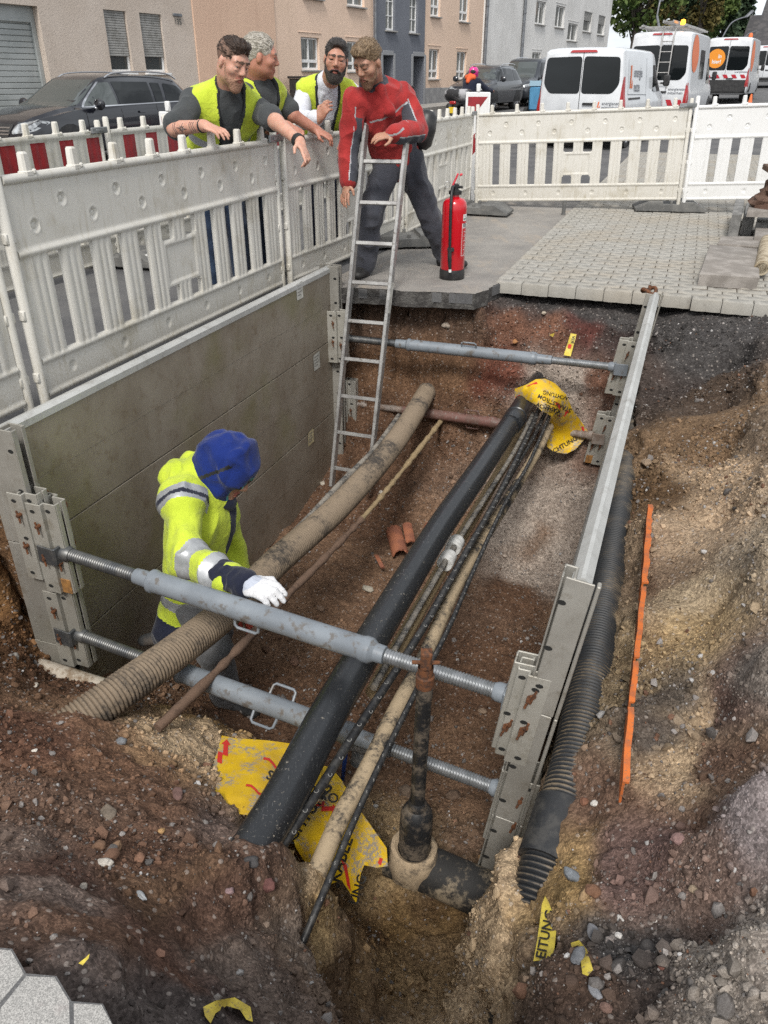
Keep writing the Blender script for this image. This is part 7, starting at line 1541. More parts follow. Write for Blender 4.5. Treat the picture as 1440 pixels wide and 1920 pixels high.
M_HVIS = cloth('hi_vis_yellow', (.52, .62, .05), (.45, .55, .04), 6, .8, 20, .7, c3=(.40, .45, .09)); M_REFL = mat('reflective_silver', (.42, .43, .44), (.34, .35, .36), 20, .4, .3); M_TEE = cloth('charcoal_cotton', (.045, .05, .052), (.06, .064, .066)); M_PIPE = mat('dark_piping', (.02, .022, .024), rough=.8); M_JEAN = cloth('dark_denim', (.018, .03, .06), (.03, .05, .09), 9); M_SHOE = mat('black_leather', (.014, .014, .015), (.035, .033, .03), 14, .6)
M_WSH = cloth('white_shirt_cotton', (.66, .67, .71), (.58, .60, .66), 5, .8, 22, .6); M_REDJ = cloth('red_work_cloth', (.36, .032, .030), (.28, .022, .022), 5, .85, 16, .9); M_GREYJ = cloth('anthracite_work_cloth', (.045, .048, .06), (.06, .062, .075), 6, .85, 18, .6); M_NAVY = cloth('navy_cloth', (.010, .013, .028), (.018, .02, .036), 7); M_BLUEH = cloth('blue_hood_cloth', (.007, .022, .145), (.005, .016, .10), 6, .85, 14, 1.0, c3=(.02, .04, .16)); M_GLOVE = cloth('white_knit_glove', (.66, .66, .67), (.56, .56, .57), 16, .85, 60, .3); M_GREYP = cloth('grey_work_trousers', (.10, .105, .11), (.14, .14, .145), 6, .9, 16, .8, c3=(.10, .075, .06)); M_TEAL = mat('teal_rim', (.12, .42, .38), rough=.7); M_BLKC = mat('black_band', (.012, .012, .013), rough=.6)
def basis(f, u):
    f = npv(f); f /= np.linalg.norm(f); u = npv(u); r = np.cross(f, u); r /= np.linalg.norm(r); u = np.cross(r, f); return np.array([r, f, u])
class Fig:
    def __init__(s, label, J, face, headup=(0, 0, 1), hs=1.08, group=None, base=None):
        s.J = {k_: npv(v) for k_, v in J.items()}; b = npv(base) if base is not None else V3(s.J['pelvis'][0], s.J['pelvis'][1], 0)
        s.root = thing('person', label, 'person', tuple(b), group=group); s.o = {'_o': b}; s.root['_o'] = [float(x) for x in b]; s.b = b
        J = s.J; s.u = J['neck']-J['pelvis']; s.u /= np.linalg.norm(s.u); rr = J['shR']-J['shL']; s.f = np.cross(s.u, rr); s.f /= np.linalg.norm(s.f); s.r = np.cross(s.f, s.u)
        s.H = basis(face, headup); s.hs = hs; s.hc = J['head']; s.browm = M_BROW; s.bandh = .06
    def hp(s, x, y, z): return s.hc+s.hs*(s.H[0]*x+s.H[1]*y+s.H[2]*z)
    def he(s, c, r, m=0, k=.012, op='add'): return ell(s.hp(*c), s.H, tuple(q*s.hs for q in r), m, k*s.hs, op)
    def hk(s, a, b, ra, rb, m=0, k=.008, op='add'): return cone(s.hp(*a), s.hp(*b), ra*s.hs, rb*s.hs, m, k, None, op)
    def torso(s, g=0.0, m=0, w=1.0, low=0.0):
        J = s.J; P, N_ = J['pelvis'], J['neck']; f, u = s.f, s.u; L = np.linalg.norm(N_-P); fl = (f, .68); sm = (J['shR']+J['shL'])/2
        return [cone(P-u*low, P+u*.14*L/.5, .158*w+g, .148*w+g, m, .04, fl), cone(P+u*.14*L/.5, P+u*.34*L/.5, .148*w+g, .175*w+g, m, .05, fl), cone(P+u*.34*L/.5, (sm*.7+N_*.3)-u*.07, .175*w+g, .150*w+g, m, .05, (f, .62)), cone(J['shL']*.9+sm*.1-u*.01, J['shR']*.9+sm*.1-u*.01, .062+g, .062+g, m, .06), cone(sm-u*.03, N_+u*.03, .10+g*.6, .062+g*.6, m, .05)]
    def limb(s, a, b, c, r0, r1, r2, m=0, g=0.0, t1=1.0, k=.025):
        J = s.J; A, B, C_ = J[a], J[b], J[c]; out = [cone(A, B, r0+g, r1+g, m, k)]
        if t1 > 0: out.append(cone(B, B+(C_-B)*t1, r1+g, r1+(r2-r1)*t1+g, m, k))
        return out
    def sleeve(s, a, b, t, r0, r1, m=0):
        A, B = s.J[a], s.J[b]; E = A+(B-A)*t; return [cone(A, E, r0, r1, m, .025), cone(E-(B-A)*.03, E, r1, r1+.004, m, .01), cutp(E, B-A) if 0 else cone(A, A, r0, r0, m, .02)]
    def hand(s, wr, d, nrm, side, curl=.5, point=False, m=0, sc_=1.06, spread=1.0, g=0.0):
        """five unequal fingers bent about their knuckles; side = towards the thumb"""
        d = npv(d); d /= np.linalg.norm(d); n = npv(nrm); n -= d*(n@d); n /= np.linalg.norm(n); sd = np.cross(d, n); sd *= np.sign(sd@npv(side)) or 1; w = npv(wr); M = np.array([d, sd, n]); out = [ell(w+d*.05*sc_, M, (.054*sc_, .041*sc_+g, .016*sc_+g), m, .012), cone(w-d*.03, w+d*.025, .027+g, .026*sc_+g, m, .015)]
        for i, (o_, L) in enumerate(((.031, .068), (.0105, .077), (-.0105, .071), (-.030, .056))):
            p = w+d*(.090-.006*abs(i-1.2))*sc_+sd*o_*sc_*spread; cu = curl*(1+.12*i); cu = .12 if (point and i == 0) else (min(1.5, curl+.55) if point else cu); ang = .15*cu; dd = d*math.cos(ang)-n*math.sin(ang)+sd*o_*1.6*spread*(1-.5*min(1, cu)); dd /= np.linalg.norm(dd)
            for j, fr in enumerate((.46, .31, .25)):
                q = p+dd*L*fr*sc_; out.append(cone(p, q, (.0096-.0009*j)*sc_+g, (.0090-.0011*j)*sc_+g, m, .004)); p = q; ang = min(1.35, cu*(.85 if j == 0 else .75)); ax = np.cross(dd, n); dd = dd*math.cos(ang)-np.cross(np.cross(dd, sd)/max(1e-6, np.linalg.norm(np.cross(dd, sd))), sd)*0-(n*(1 if True else 0))*math.sin(ang); nn = dd/np.linalg.norm(dd); n2 = n
                dd = nn
        t = w+d*.028*sc_+sd*.034*sc_-n*.006; td = d*.62+sd*.62-n*.30; td /= np.linalg.norm(td); q = t+td*.038*sc_; out.append(cone(w+d*.012+sd*.018, t, .016*sc_+g, .0135*sc_+g, m, .01)); out.append(cone(t, q, .0125*sc_+g, .0105*sc_+g, m, .006)); td2 = d*.85+sd*(.15 if curl < .8 else -.25)-n*.35; td2 /= np.linalg.norm(td2); out.append(cone(q, q+td2*.030*sc_, .0105*sc_+g, .0082*sc_+g, m, .005)); return out
    def head(s, brow=3, big=1.0):
        e, k = s.he, s.hk; P = [e((0, -.012, .035), (.074, .095, .082)), e((0, .025, -.02), (.064, .070, .085), k=.02), e((0, .028, -.068), (.053, .058, .044), k=.02), e((0, .074, -.096), (.020, .018, .017), k=.02)]
        for x in (-1, 1): P += [e((x*.043, .058, -.022), (.024, .022, .022), k=.02), e((x*.076, -.008, -.008), (.009, .018, .028), k=.006), e((x*.031, .098, .003), (.016, .009, .0075), k=.012, op='sub'), e((x*.031, .0765, .001), (.014, .011, .0085), 2, .003), e((x*.030, .0862, -.0005), (.0075, .004, .0062), 3, .001), k((x*.015, .0925, .0255), (x*.046, .081, .0265), .0036, .0026, 4, .002), e((x*.0105, .097, -.027), (.009, .010, .008), k=.006), e((x*.032, .084, .0115), (.017, .011, .0055), 0, .006), e((x*.032, .084, -.0095), (.016, .009, .004), 0, .006)]
        P += [e((0, .073, .032), (.052, .016, .014), k=.025), k((0, .088, .020), (0, .108, -.020), .0085, .0118, 0, .012), e((0, .088, -.057), (.024, .013, .0062), 1, .003), e((0, .087, -.070), (.020, .013, .0075), 1, .003), e((0, .105, -.0635), (.019, .012, .0018), 3, .001, 'color')]
        P.append(cone(s.hp(0, -.022, -.05), s.J['neck'], .058*s.hs*big, .062*big, 0, .03)); return P
    def build(s, nm, prims, mats, **kw): return organ(nm, prims, mats, s.root, **kw)
    def body(s, m, extra, arms=(.050, .043, .029), legs=True, bare=True, head=True, vox=.0055, big=1.0):
        P = s.torso(-.014)
        for sd in 'RL': P += s.limb('sh'+sd, 'el'+sd, 'wr'+sd, *arms)
        for sd in 'RL': P += s.limb('hip'+sd, 'kn'+sd, 'an'+sd, .075, .052, .036)
        if head: P += s.head(big=big)
        P += extra; return s.build('body', P, [m, M_LIP, M_EYEW, M_IRIS, s.browm], vox=vox)
    def trousers(s, m, g=.018, wr=.005, seed=1, hem=1.0, extra=()):
        P = s.torso(g*.3, low=.0)[:1]
        for sd in 'RL': P += s.limb('hip'+sd, 'kn'+sd, 'an'+sd, .078, .056, .048, 0, g, hem, .04)
        P.append(cutp(s.J['pelvis']+s.u*.12, s.u)); return s.build('trousers', P+list(extra), [m], vox=.008, wr=wr, wf=9, seed=seed)
    def shoe(s, an, toe, m=None, z=None):
        a = s.J[an]; d = npv(toe)-a; d[2] = 0; d /= np.linalg.norm(d); b = a.copy(); zz = a[2]-.075 if z is None else z
        c = V3(a[0], a[1], zz+.035); P = [cone(a, c-d*.01, .05, .05, 0, .02), cone(c-d*.04, c+d*.06, .046, .046, 0, .03), cone(c+d*.06, c+d*.17, .046, .038, 0, .03, (V3(0, 0, 1), .8)), cutp((0, 0, zz), (0, 0, -1))]
        return s.build('shoe', P, [m or M_SHOE], vox=.007)
    def stdlegs(s, spread=.11, fwd=.0, zf=0.0):
        J = s.J; r = V3(s.r[0], s.r[1], 0); r /= np.linalg.norm(r); f = V3(s.f[0], s.f[1], 0); f /= np.linalg.norm(f)+1e-9
        for sd, q in (('R', 1), ('L', -1)): J['hip'+sd] = J['pelvis']+r*q*.085-V3(0, 0, .03); J['an'+sd] = V3(J['pelvis'][0], J['pelvis'][1], zf+.085)+r*q*spread+f*fwd; J['kn'+sd] = (J['hip'+sd]+J['an'+sd])/2+f*.03
    def vest(s, w=1.0, g=.024, band=True, deep=1.0):
        J = s.J; sub = [cone(J['neck']+s.f*.10+s.u*.06, J['neck']+s.f*.16-s.u*.42*deep, .095, .012, 0, .006, op='sub'), cone(J['neck']-s.u*.05+s.f*.02, J['neck']+s.u*.14, .082, .085, 0, .006, op='sub')]
        for sd, q in (('R', 1), ('L', -1)): a = J['sh'+sd]; sub.append(cone(a+s.r*q*.010-s.u*.05, a+s.r*q*.16-s.u*.10, .085, .10, 0, .006, op='sub'))
        P = s.torso(g, w=w)+sub
        def mf(C, mi):
            mi = np.zeros(len(C), int); h = (C-J['pelvis'])@s.u
            if band: mi[(h > s.bandh) & (h < s.bandh+.055)] = 1
            d = np.min([prim_d(p, C[:, 0], C[:, 1], C[:, 2]) for p in sub], 0); mi[d < .011] = 2; return mi
        return s.build('hi_vis_vest', P, [M_HVIS, M_REFL, M_PIPE], vox=.0065, wr=.010, wf=9, seed=5, matfn=mf)
    def band(s, nm, el, wr, t, r, w, m):
        a, b = s.J[el], s.J[wr]; d = (b-a)/np.linalg.norm(b-a); c = a+(b-a)*t; return s.build(nm, [cone(c-d*w/2, c+d*w/2, r, r, 0, .005), cutp(c-d*w/2, -d), cutp(c+d*w/2, d)], [m], vox=.005, smooth=0)
    def hair(s, m, prims, **kw):
        o = s.build('hair', prims, m if isinstance(m, list) else [m], vox=.005, **kw); n = len(o.data.vertices); co = np.empty(n*3); o.data.vertices.foreach_get('co', co); co = co.reshape(-1, 3)+s.b-s.hc
        at = o.data.attributes.new('hl', 'FLOAT_VECTOR', 'POINT'); L = np.stack([co@s.H[0], co@s.H[1], co@s.H[2]], 1); at.data.foreach_set('vector', L.astype(np.float32).ravel())
        nn = np.empty(n*3); o.data.vertices.foreach_get('normal', nn); nn = nn.reshape(-1, 3); nl = np.stack([nn@s.H[0], nn@s.H[1], nn@s.H[2]], 1); rs_ = np.random.RandomState(n % 97); idx_ = [i for i in rs_.permutation(n) if nl[i, 2] > -.1 and L[i, 2] > .02 and (L[i]@nl[i]) > 0][:340]; mb = MB()
        for i in idx_:
            p = L[i]; d = V3(.1*nl[i, 0], -1, 0)+.12*rs_.randn(3); d -= nl[i]*(d@nl[i]); d /= np.linalg.norm(d)+1e-6; pts = [p-nl[i]*.003, p+d*.012+nl[i]*.003, p+d*.026+nl[i]*.0015]; mb.tube([Vector(s.hc+s.H.T@(q_*1.0)-s.b) for q_ in pts], [.0022, .0018, .0005], 4, caps=False)
        mb.build('hair_strands', m[0] if isinstance(m, list) else m, s.root); return o
    def beard(s, m, full=0.0, k=.01):
        e, h = s.he, s.hk; P = [e((0, .038, -.079-full*.01), (.0585+full*.004, .060, .048+full*.012), k=.01)]
        for x in (-1, 1): P += [h((x*.0655, .016, -.005), (x*.054, .042, -.072), .0075+full*.004, .013+full*.006), h((x*.030, .090, -.062), (0, .101, -.0455), .007+full*.003, .0075+full*.003)]
        if full: P.append(e((0, .072, -.115), (.034, .026, .026), k=.02))
        P += [e((0, .108, -.0655), (.023, .030, .010), k=.004, op='sub'), e((0, .075, -.022), (.052, .06, .030), k=.01, op='sub')]
        for x in (-1, 1): P.append(e((x*.040, .080, -.038), (.022, .03, .022), k=.01, op='sub'))
        return s.build('beard', P, [m], vox=.005, wr=.0006, wf=60)
G_ = gy
# ------------------------------------------------------------------ the tattooed man
H1 = hairm('dark_brown_hair', (.022, .013, .009), (.06, .036, .024)); ST1 = mat('shaved_sides', (.20, .12, .085), (.12, .075, .055), 120, .8); BE1 = hairm('reddish_stubble', (.33, .18, .115), (.42, .24, .165), (6, 6, 6))
m1 = Fig('man in hi-vis vest and grey T-shirt with a tattooed forearm, pointing into the trench', dict(pelvis=(-1.14, 5.74, .92), neck=G_(428, 172, 5.46), head=G_(436, 116, 5.34), shR=G_(362, 192, 5.42), shL=G_(480, 206, 5.62), elR=G_(328, 241, 5.20), wrR=G_(384, 236, 5.02), elL=G_(518, 229, 5.36), wrL=G_(562, 266, 5.12)), (.62, -.55, -.36), (.28, -.1, 1), 1.06)
m1.browm = mat('brow_brown', (.07, .04, .025), (.12, .07, .045), 60, .8); m1.bandh = .17; m1.stdlegs()
hR = m1.hand(m1.J['wrR'], npv(G_(425, 250, 4.94))-m1.J['wrR'], (0, -.2, 1), (.2, .9, 0), .55); hL = m1.hand(m1.J['wrL'], npv(G_(574, 292, 5.06))-m1.J['wrL'], (.75, -.2, .6), (-.2, -1, 0), .75, True)
m1.body(M_SK1, hR+hL, (.051, .045, .031), big=1.1)
m1.build('t_shirt', m1.torso(.006, w=1.06)+m1.sleeve('shR', 'elR', .86, .072, .072)+m1.sleeve('shL', 'elL', .72, .072, .068)+[cutp(m1.J['elL']-(m1.J['elL']-m1.J['shL'])*.22, (m1.J['elL']-m1.J['shL']))]*0, [M_TEE], wr=.010, wf=9, seed=2)
m1.vest(1.09, .024); m1.trousers(M_JEAN); m1.shoe('anR', m1.J['anR']+m1.f*.2); m1.shoe('anL', m1.J['anL']+m1.f*.2)
e, h = m1.he, m1.hk
m1.hair([H1, ST1], [e((0, -.014, .036), (.0755, .0965, .083), 1), e((0, .0, .074), (.066, .090, .048), 0, .01), e((0, .045, .104), (.052, .044, .026), 0, .015), e((0, .112, -.03), (.088, .085, .116), 0, .006, 'sub'), e((0, .03, -.10), (.11, .12, .075), 0, .006, 'sub'), e((.082, .0, -.02), (.02, .035, .04), 0, .004, 'sub'), e((-.082, .0, -.02), (.02, .035, .04), 0, .004, 'sub')], wr=.002, wf=45)
m1.beard(BE1, -.2); m1.band('watch', 'elL', 'wrL', .94, .041, .035, M_BLKC); m1.band('wristband', 'elR', 'wrR', .92, .0385, .014, M_BLKC)
mb = MB(); a, b = m1.J['elR'], m1.J['wrR']; d = (b-a)/np.linalg.norm(b-a); sdv = npv(O)-(a+b)/2; sdv -= d*(sdv@d); sdv /= np.linalg.norm(sdv); up2 = np.cross(d, sdv)      # inked star and waves on the forearm
def onarm(t, ang): r = .0462+(.0325-.0462)*t; return Vector(a+(b-a)*t+(sdv*math.cos(ang)+up2*math.sin(ang))*r-m1.b)
for q in range(8):
    an = q*math.pi/4+.2; L = (.16, .09)[q % 2]; mb.tube([onarm(.40+L*.25*math.cos(an), .05+L*1.4*math.sin(an)), onarm(.40+L*math.cos(an), .05+L*5*math.sin(an))], [.0035, .0012], 5)
for t0 in (.66, .72, .78, .15, .2): mb.tube([onarm(t0+.02*math.sin(w*3), w) for w in np.linspace(-.8, .8, 8)], .0016, 5)
mb.build('tattoo', mat('tattoo_ink', (.09, .075, .075), rough=.6), m1.root)
mb = MB(); c = m1.J['neck']-m1.u*.30+m1.f*.135-m1.r*.085
# ------------------------------------------------------------------ the grey-haired man
H2 = hairm('grey_hair', (.30, .27, .22), (.50, .47, .42))
m2 = Fig('grey-haired man in hi-vis vest and dark polo shirt leaning on the barrier, seen in profile', dict(pelvis=(-.99, 6.32, .93), neck=G_(480, 158, 6.02), head=G_(489, 106, 5.95), shR=G_(458, 178, 5.86), shL=G_(521, 180, 6.22), elR=G_(505, 238, 5.90), wrR=G_(538, 236, 5.86), elL=G_(549, 216, 6.16), wrL=G_(592, 243, 6.20)), (.93, .12, -.18), (.18, 0, 1), 1.06)
m2.browm = mat('brow_grey', (.25, .2, .16), rough=.8); m2.stdlegs(); hR = m2.hand(m2.J['wrR'], (.5, -.2, -.2), (0, -.3, 1), (.1, -1, .1), 1.3); hL = m2.hand(m2.J['wrL'], (.75, -.1, -.35), (.2, -.3, 1), (-.1, -1, 0), 1.0)
m2.body(M_SK2, hR+hL, (.050, .045, .032), big=1.1)
m2.build('polo_shirt', m2.torso(.006, w=1.05)+m2.sleeve('shR', 'elR', .8, .070, .066)+m2.sleeve('shL', 'elL', .75, .070, .066)+[cone(m2.J['neck']-m2.u*.01, m2.J['neck']+m2.u*.045+m2.f*.01, .075, .072, 0, .01)], [M_TEE], wr=.010, wf=9, seed=4)
m2.vest(1.08, .022, deep=1.1); m2.trousers(M_JEAN, seed=3); m2.shoe('anR', m2.J['anR']+m2.f*.2); m2.shoe('anL', m2.J['anL']+m2.f*.2)
e, h = m2.he, m2.hk
m2.hair(H2, [e((0, -.018, .040), (.080, .102, .088)), e((0, -.075, -.01), (.066, .045, .06), 0, .02), e((0, .11, -.01), (.08, .075, .105), 0, .006, 'sub'), e((0, .04, -.10), (.11, .11, .08), 0, .006, 'sub'), e((.082, .005, -.015), (.02, .03, .04), 0, .004, 'sub'), e((-.082, .005, -.015), (.02, .03, .04), 0, .004, 'sub')], wr=.002, wf=40)
# ------------------------------------------------------------------ the bearded man
H3 = hairm('black_hair', (.014, .012, .011), (.07, .06, .055), (10, 2, 4)); BE3 = hairm('dark_beard', (.016, .012, .010), (.05, .042, .036), (6, 6, 6))
m3 = Fig('dark-bearded man in white shirt and hi-vis vest raising a loose fist', dict(pelvis=(-.50, 7.05, .93), neck=G_(613, 164, 6.72), head=G_(630, 112, 6.52), shR=G_(572, 170, 6.72), shL=G_(657, 174, 6.78), elR=G_(562, 226, 6.58), wrR=G_(597, 224, 6.40), elL=G_(676, 226, 6.62), wrL=G_(656, 262, 6.50)), (.06, -.97, -.10), (.14, 0, 1), 1.07)
m3.stdlegs(); hR = m3.hand(m3.J['wrR'], (.55, -.3, .75), (-.3, -.75, .3), (-.3, 0, 1), 1.15); hL = m3.hand(m3.J['wrL'], (-.3, -.5, -.5), (0, -.5, .8), (-1, 0, 0), .7)
m3.body(M_SK3, hR+hL, big=1.1)
m3.build('white_shirt', m3.torso(.006, w=1.02)+m3.limb('shR', 'elR', 'wrR', .062, .054, .042, 0, .008, .9)+m3.limb('shL', 'elL', 'wrL', .062, .054, .042, 0, .008, .9)+[cone(m3.J['neck']-m3.u*.02, m3.J['neck']+m3.u*.05+m3.f*.012, .082, .074, 0, .008), cone(m3.J['neck']+m3.f*.07+m3.r*.03+m3.u*.02, m3.J['neck']+m3.f*.10+m3.r*.055-m3.u*.06, .02, .014, 0, .006), cone(m3.J['neck']+m3.f*.07-m3.r*.03+m3.u*.02, m3.J['neck']+m3.f*.10-m3.r*.055-m3.u*.06, .02, .014, 0, .006)], [M_WSH], wr=.011, wf=9, seed=6)
m3.vest(1.05, .024, deep=1.25); m3.trousers(M_NAVY, seed=5); m3.shoe('anR', m3.J['anR']+m3.f*.2); m3.shoe('anL', m3.J['anL']+m3.f*.2)
e, h = m3.he, m3.hk
m3.hair(H3, [e((0, -.012, .042), (.079, .098, .086)), e((0, .03, .095), (.056, .062, .034), 0, .02), e((0, .115, -.01), (.080, .078, .108), 0, .006, 'sub'), e((0, .03, -.10), (.11, .12, .08), 0, .006, 'sub'), e((.082, .005, -.015), (.02, .03, .04), 0, .004, 'sub'), e((-.082, .005, -.015), (.02, .03, .04), 0, .004, 'sub')], wr=.002, wf=45)
m3.beard(BE3, 1.0)
# ------------------------------------------------------------------ the man in the red jacket
H4 = hairm('dark_blond_hair', (.10, .062, .033), (.30, .21, .125), (8, 3, 3)); BE4 = hairm('brown_stubble', (.15, .08, .045), (.24, .135, .085), (6, 6, 6))
m4 = Fig('young man in red work jacket and grey trousers bending at the ladder', dict(pelvis=G_(745, 300, 6.46), neck=G_(703, 165, 6.22), head=G_(691, 117, 6.05), shR=G_(662, 190, 6.14), shL=G_(760, 180, 6.34), elR=G_(656, 275, 6.12), wrR=G_(651, 342, 6.04), elL=G_(786, 246, 6.16), wrL=G_(738, 252, 5.96), hipR=G_(725, 305, 6.42), hipL=G_(768, 305, 6.50), knR=G_(697, 400, 6.26), anR=G_(683, 497, 6.34), knL=G_(800, 396, 6.56), anL=G_(836, 484, 6.70)), (-.50, -.66, -.44), (-.2, -.3, 1), 1.07, base=G_(745, 300, 6.46)*1 if 0 else (G_(745, 300, 6.46).x, G_(745, 300, 6.46).y, 0))
m4.browm = MATS['brow_brown']; hR = m4.hand(m4.J['wrR'], npv(G_(646, 372, 6.0))-m4.J['wrR'], (-.7, -.5, .1), (.5, -.9, 0), .28, spread=1.4); hL = m4.hand(m4.J['wrL'], npv(G_(706, 257, 5.92))-m4.J['wrL'], (0, -.45, 1), (-.3, -.3, -1), .5)
m4.body(M_SK4, hR+hL, (.050, .044, .031))
J = m4.J
def sideband(C, mi):
    mi = np.zeros(len(C), int)
    for sd, q in (('R', 1), ('L', -1)):
        for a_, b_ in ((J['sh'+sd], J['el'+sd]), (J['el'+sd], J['wr'+sd])):
            ab = b_-a_; t = np.clip((C-a_)@ab/(ab@ab), 0, 1); rel = C-(a_+t[:, None]*ab); nr = np.linalg.norm(rel, axis=1); ax = ab/np.linalg.norm(ab); inn = m4.f*.45-m4.r*q*.9; inn = inn-ax*(inn@ax); inn /= np.linalg.norm(inn)
            cs_ = (rel@inn)/np.maximum(nr, 1e-6); m_ = (nr < .085) & (cs_ > .35) & (t > .02) & (t < 1.0); mi[m_ & ((t > .35) | (a_ is J['el'+sd]))] = 1; m2_ = (nr < .085) & (np.abs(cs_-.35) < .10) & m_; mi[m2_] = 2
    rel = C-J['neck']; hgt = rel@m4.u; fr = rel@m4.f; sx = rel@m4.r
    mi[(hgt > .012) & (np.linalg.norm(rel-np.outer(hgt, m4.u), axis=1) < .105)] = 1
    pk = (np.abs(hgt+.155-.10*np.abs(sx)) < .006) & (fr > .03) & (np.abs(sx) > .03) & (np.abs(sx) < .15); mi[pk] = 2
    return mi
m4.build('work_jacket', m4.torso(.014, w=.97, low=-.03)+m4.limb('shR', 'elR', 'wrR', .062, .054, .044, 0, .012, .98, .03)+m4.limb('shL', 'elL', 'wrL', .062, .054, .044, 0, .012, .98, .03)+[cone(J['neck']-m4.u*.03, J['neck']+m4.u*.055-m4.f*.005, .088, .078, 0, .01), cone(J['neck']+m4.f*.055+m4.u*.06, J['neck']+m4.f*.135-m4.u*.12, .030, .030, 0, .01)], [M_REDJ, M_GREYJ, M_REFL], vox=.0055, wr=.018, wf=8, seed=8, matfn=sideband)
m4.trousers(M_GREYJ, .026, .017, 9, .98); m4.shoe('anR', J['anR']+V3(-.25, -.9, 0), z=.006); m4.shoe('anL', J['anL']+V3(.7, -.5, 0), z=.006)
e, h = m4.he, m4.hk
m4.hair(H4, [e((0, -.014, .040), (.077, .098, .085)), e((0, .005, .086), (.064, .094, .050), 0, .015), e((0, .062, .092), (.05, .045, .036), 0, .015), e((0, .116, -.015), (.082, .078, .104), 0, .006, 'sub'), e((0, .035, -.10), (.11, .115, .08), 0, .006, 'sub'), e((.082, .005, -.015), (.02, .03, .04), 0, .004, 'sub'), e((-.082, .005, -.015), (.02, .03, .04), 0, .004, 'sub')], wr=.002, wf=36)
m4.beard(BE4, -.1)
p = G_(797, 240, 6.52); bg = thing('shoulder_bag', 'black bag hanging behind the back of the red jacket man', 'bag', p); mb = MB(); mb.lathe([(0, -.15), (.05, -.145), (.08, -.11), (.085, 0), (.07, .09), (.04, .12), (0, .125)], 18, Matrix.Rotation(R(14), 4, 'Y')); mb.build('bag_body', M_BLKP, bg); mb = MB(); mb.tube(catmull([(-.08, -.02, .08), (-.12, -.1, .2), (-.1, -.12, .28)], 4), .012, 6); mb.build('strap', M_BLKP, bg)
# ------------------------------------------------------------------ the worker in the trench
w5 = Fig('worker in hi-vis jacket and blue hood standing in the trench, gloved hand on the strut', dict(pelvis=G_(352, 1118, 3.22), neck=G_(392, 908, 3.22), head=G_(425, 880, 3.20), shR=G_(340, 938, 3.04), shL=G_(400, 880, 3.44), elR=G_(352, 1052, 2.78), wrR=G_(462, 1096, 2.55), elL=G_(428, 1030, 3.46), wrL=G_(462, 1135, 3.36), hipR=G_(362, 1128, 3.14), hipL=G_(380, 1110, 3.34), knR=G_(402, 1218, 3.06), anR=G_(424, 1306, 3.12), knL=G_(408, 1178, 3.50), anL=G_(330, 1178, 3.36)), (.80, -.30, -.55), (.5, .0, .8), 1.12, base=(G_(352, 1118, 3.22).x, G_(352, 1118, 3.22).y, -1.58))
w5.body(M_SK4, w5.hand(w5.J['wrL'], (.3, -.3, -.8), (.6, -.5, 0), (0, -1, 0), .8), vox=.007)
J = w5.J; aR, eR, wR_ = J['shR'], J['elR'], J['wrR']
def seg(A, B, t0, t1, r0, r1, m): return cone(A+(B-A)*t0, A+(B-A)*t1, r0+(r1-r0)*t0, r0+(r1-r0)*t1, m, .03)
sl = [seg(aR, eR, 0, 1, .084, .074, 0), seg(eR, wR_, 0, .66, .074, .060, 0)]+w5.limb('shL', 'elL', 'wrL', .082, .070, .058, 0, 0, .7)
def wmf(C, mi):
    mi = np.zeros(len(C), int)
    for A, B, bands in ((aR, eR, ((-.12, .00, 1), (.0, .07, 2), (.07, .15, 1))), (eR, wR_, ((.06, .24, 1), (.46, .64, 1)))):
        ab = B-A; t = (C-A)@ab/(ab@ab); rel = C-A-np.outer(t, ab); near = np.linalg.norm(rel, axis=1) < .12
        for t0, t1, q in bands: mi[near & (t > t0) & (t < t1)] = q
    rel = C-J['pelvis']; hgt = rel@w5.u; dl = np.minimum(np.linalg.norm(np.cross(C-aR, (eR-aR)/np.linalg.norm(eR-aR)), axis=1), np.linalg.norm(np.cross(C-eR, (wR_-eR)/np.linalg.norm(wR_-eR)), axis=1)); body_ = (dl > .10)
    mi[body_ & (hgt > .02) & (hgt < .08)] = 1; mi[body_ & (hgt < -.06)] = 2
    fr = rel@w5.f; sx = np.abs(rel@w5.r); mi[body_ & (fr > .1) & (sx < .035)] = 2; return mi
w5.build('hi_vis_jacket', w5.torso(.030, w=1.02, low=.14)+sl+[cone(J['neck']-w5.u*.02-w5.f*.02, J['neck']+w5.u*.06-w5.f*.01, .125, .105, 0, .03), cone(J['neck']-w5.f*.14+w5.r*.05, J['neck']-w5.f*.14-w5.r*.10, .06, .05, 0, .03)], [M_HVIS, M_REFL, M_NAVY], wr=.020, wf=7, seed=12, matfn=wmf)
w5.build('navy_cuff', [seg(eR, wR_, .62, .97, .078, .052, 0), seg(eR, wR_, .95, 1.0, .050, .044, 0)], [M_NAVY], wr=.006, wf=22, seed=3)
gl = w5.hand(wR_, npv(G_(505, 1108, 2.47))-wR_, (.1, -.35, 1), (.3, .9, .2), .95, sc_=1.22, g=.002)
w5.build('glove', gl+[cone(wR_-(wR_-eR)*.04, wR_+(wR_-eR)*.10, .042, .044, 1, .012)], [M_GLOVE, mat('glove_cuff', (.42, .45, .52), rough=.85)], vox=.005, wr=.002, wf=40)
mb = MB(); d = (npv(G_(505, 1108, 2.47))-wR_); d /= np.linalg.norm(d); nn = V3(.1, -.35, 1); nn -= d*(nn@d); nn /= np.linalg.norm(nn); sdw = np.cross(nn, d); c = wR_+d*.062+nn*.0225
Mx = Matrix(((d[0], sdw[0], nn[0], c[0]-w5.b[0]), (d[1], sdw[1], nn[1], c[1]-w5.b[1]), (d[2], sdw[2], nn[2], c[2]-w5.b[2]), (0, 0, 0, 1)))
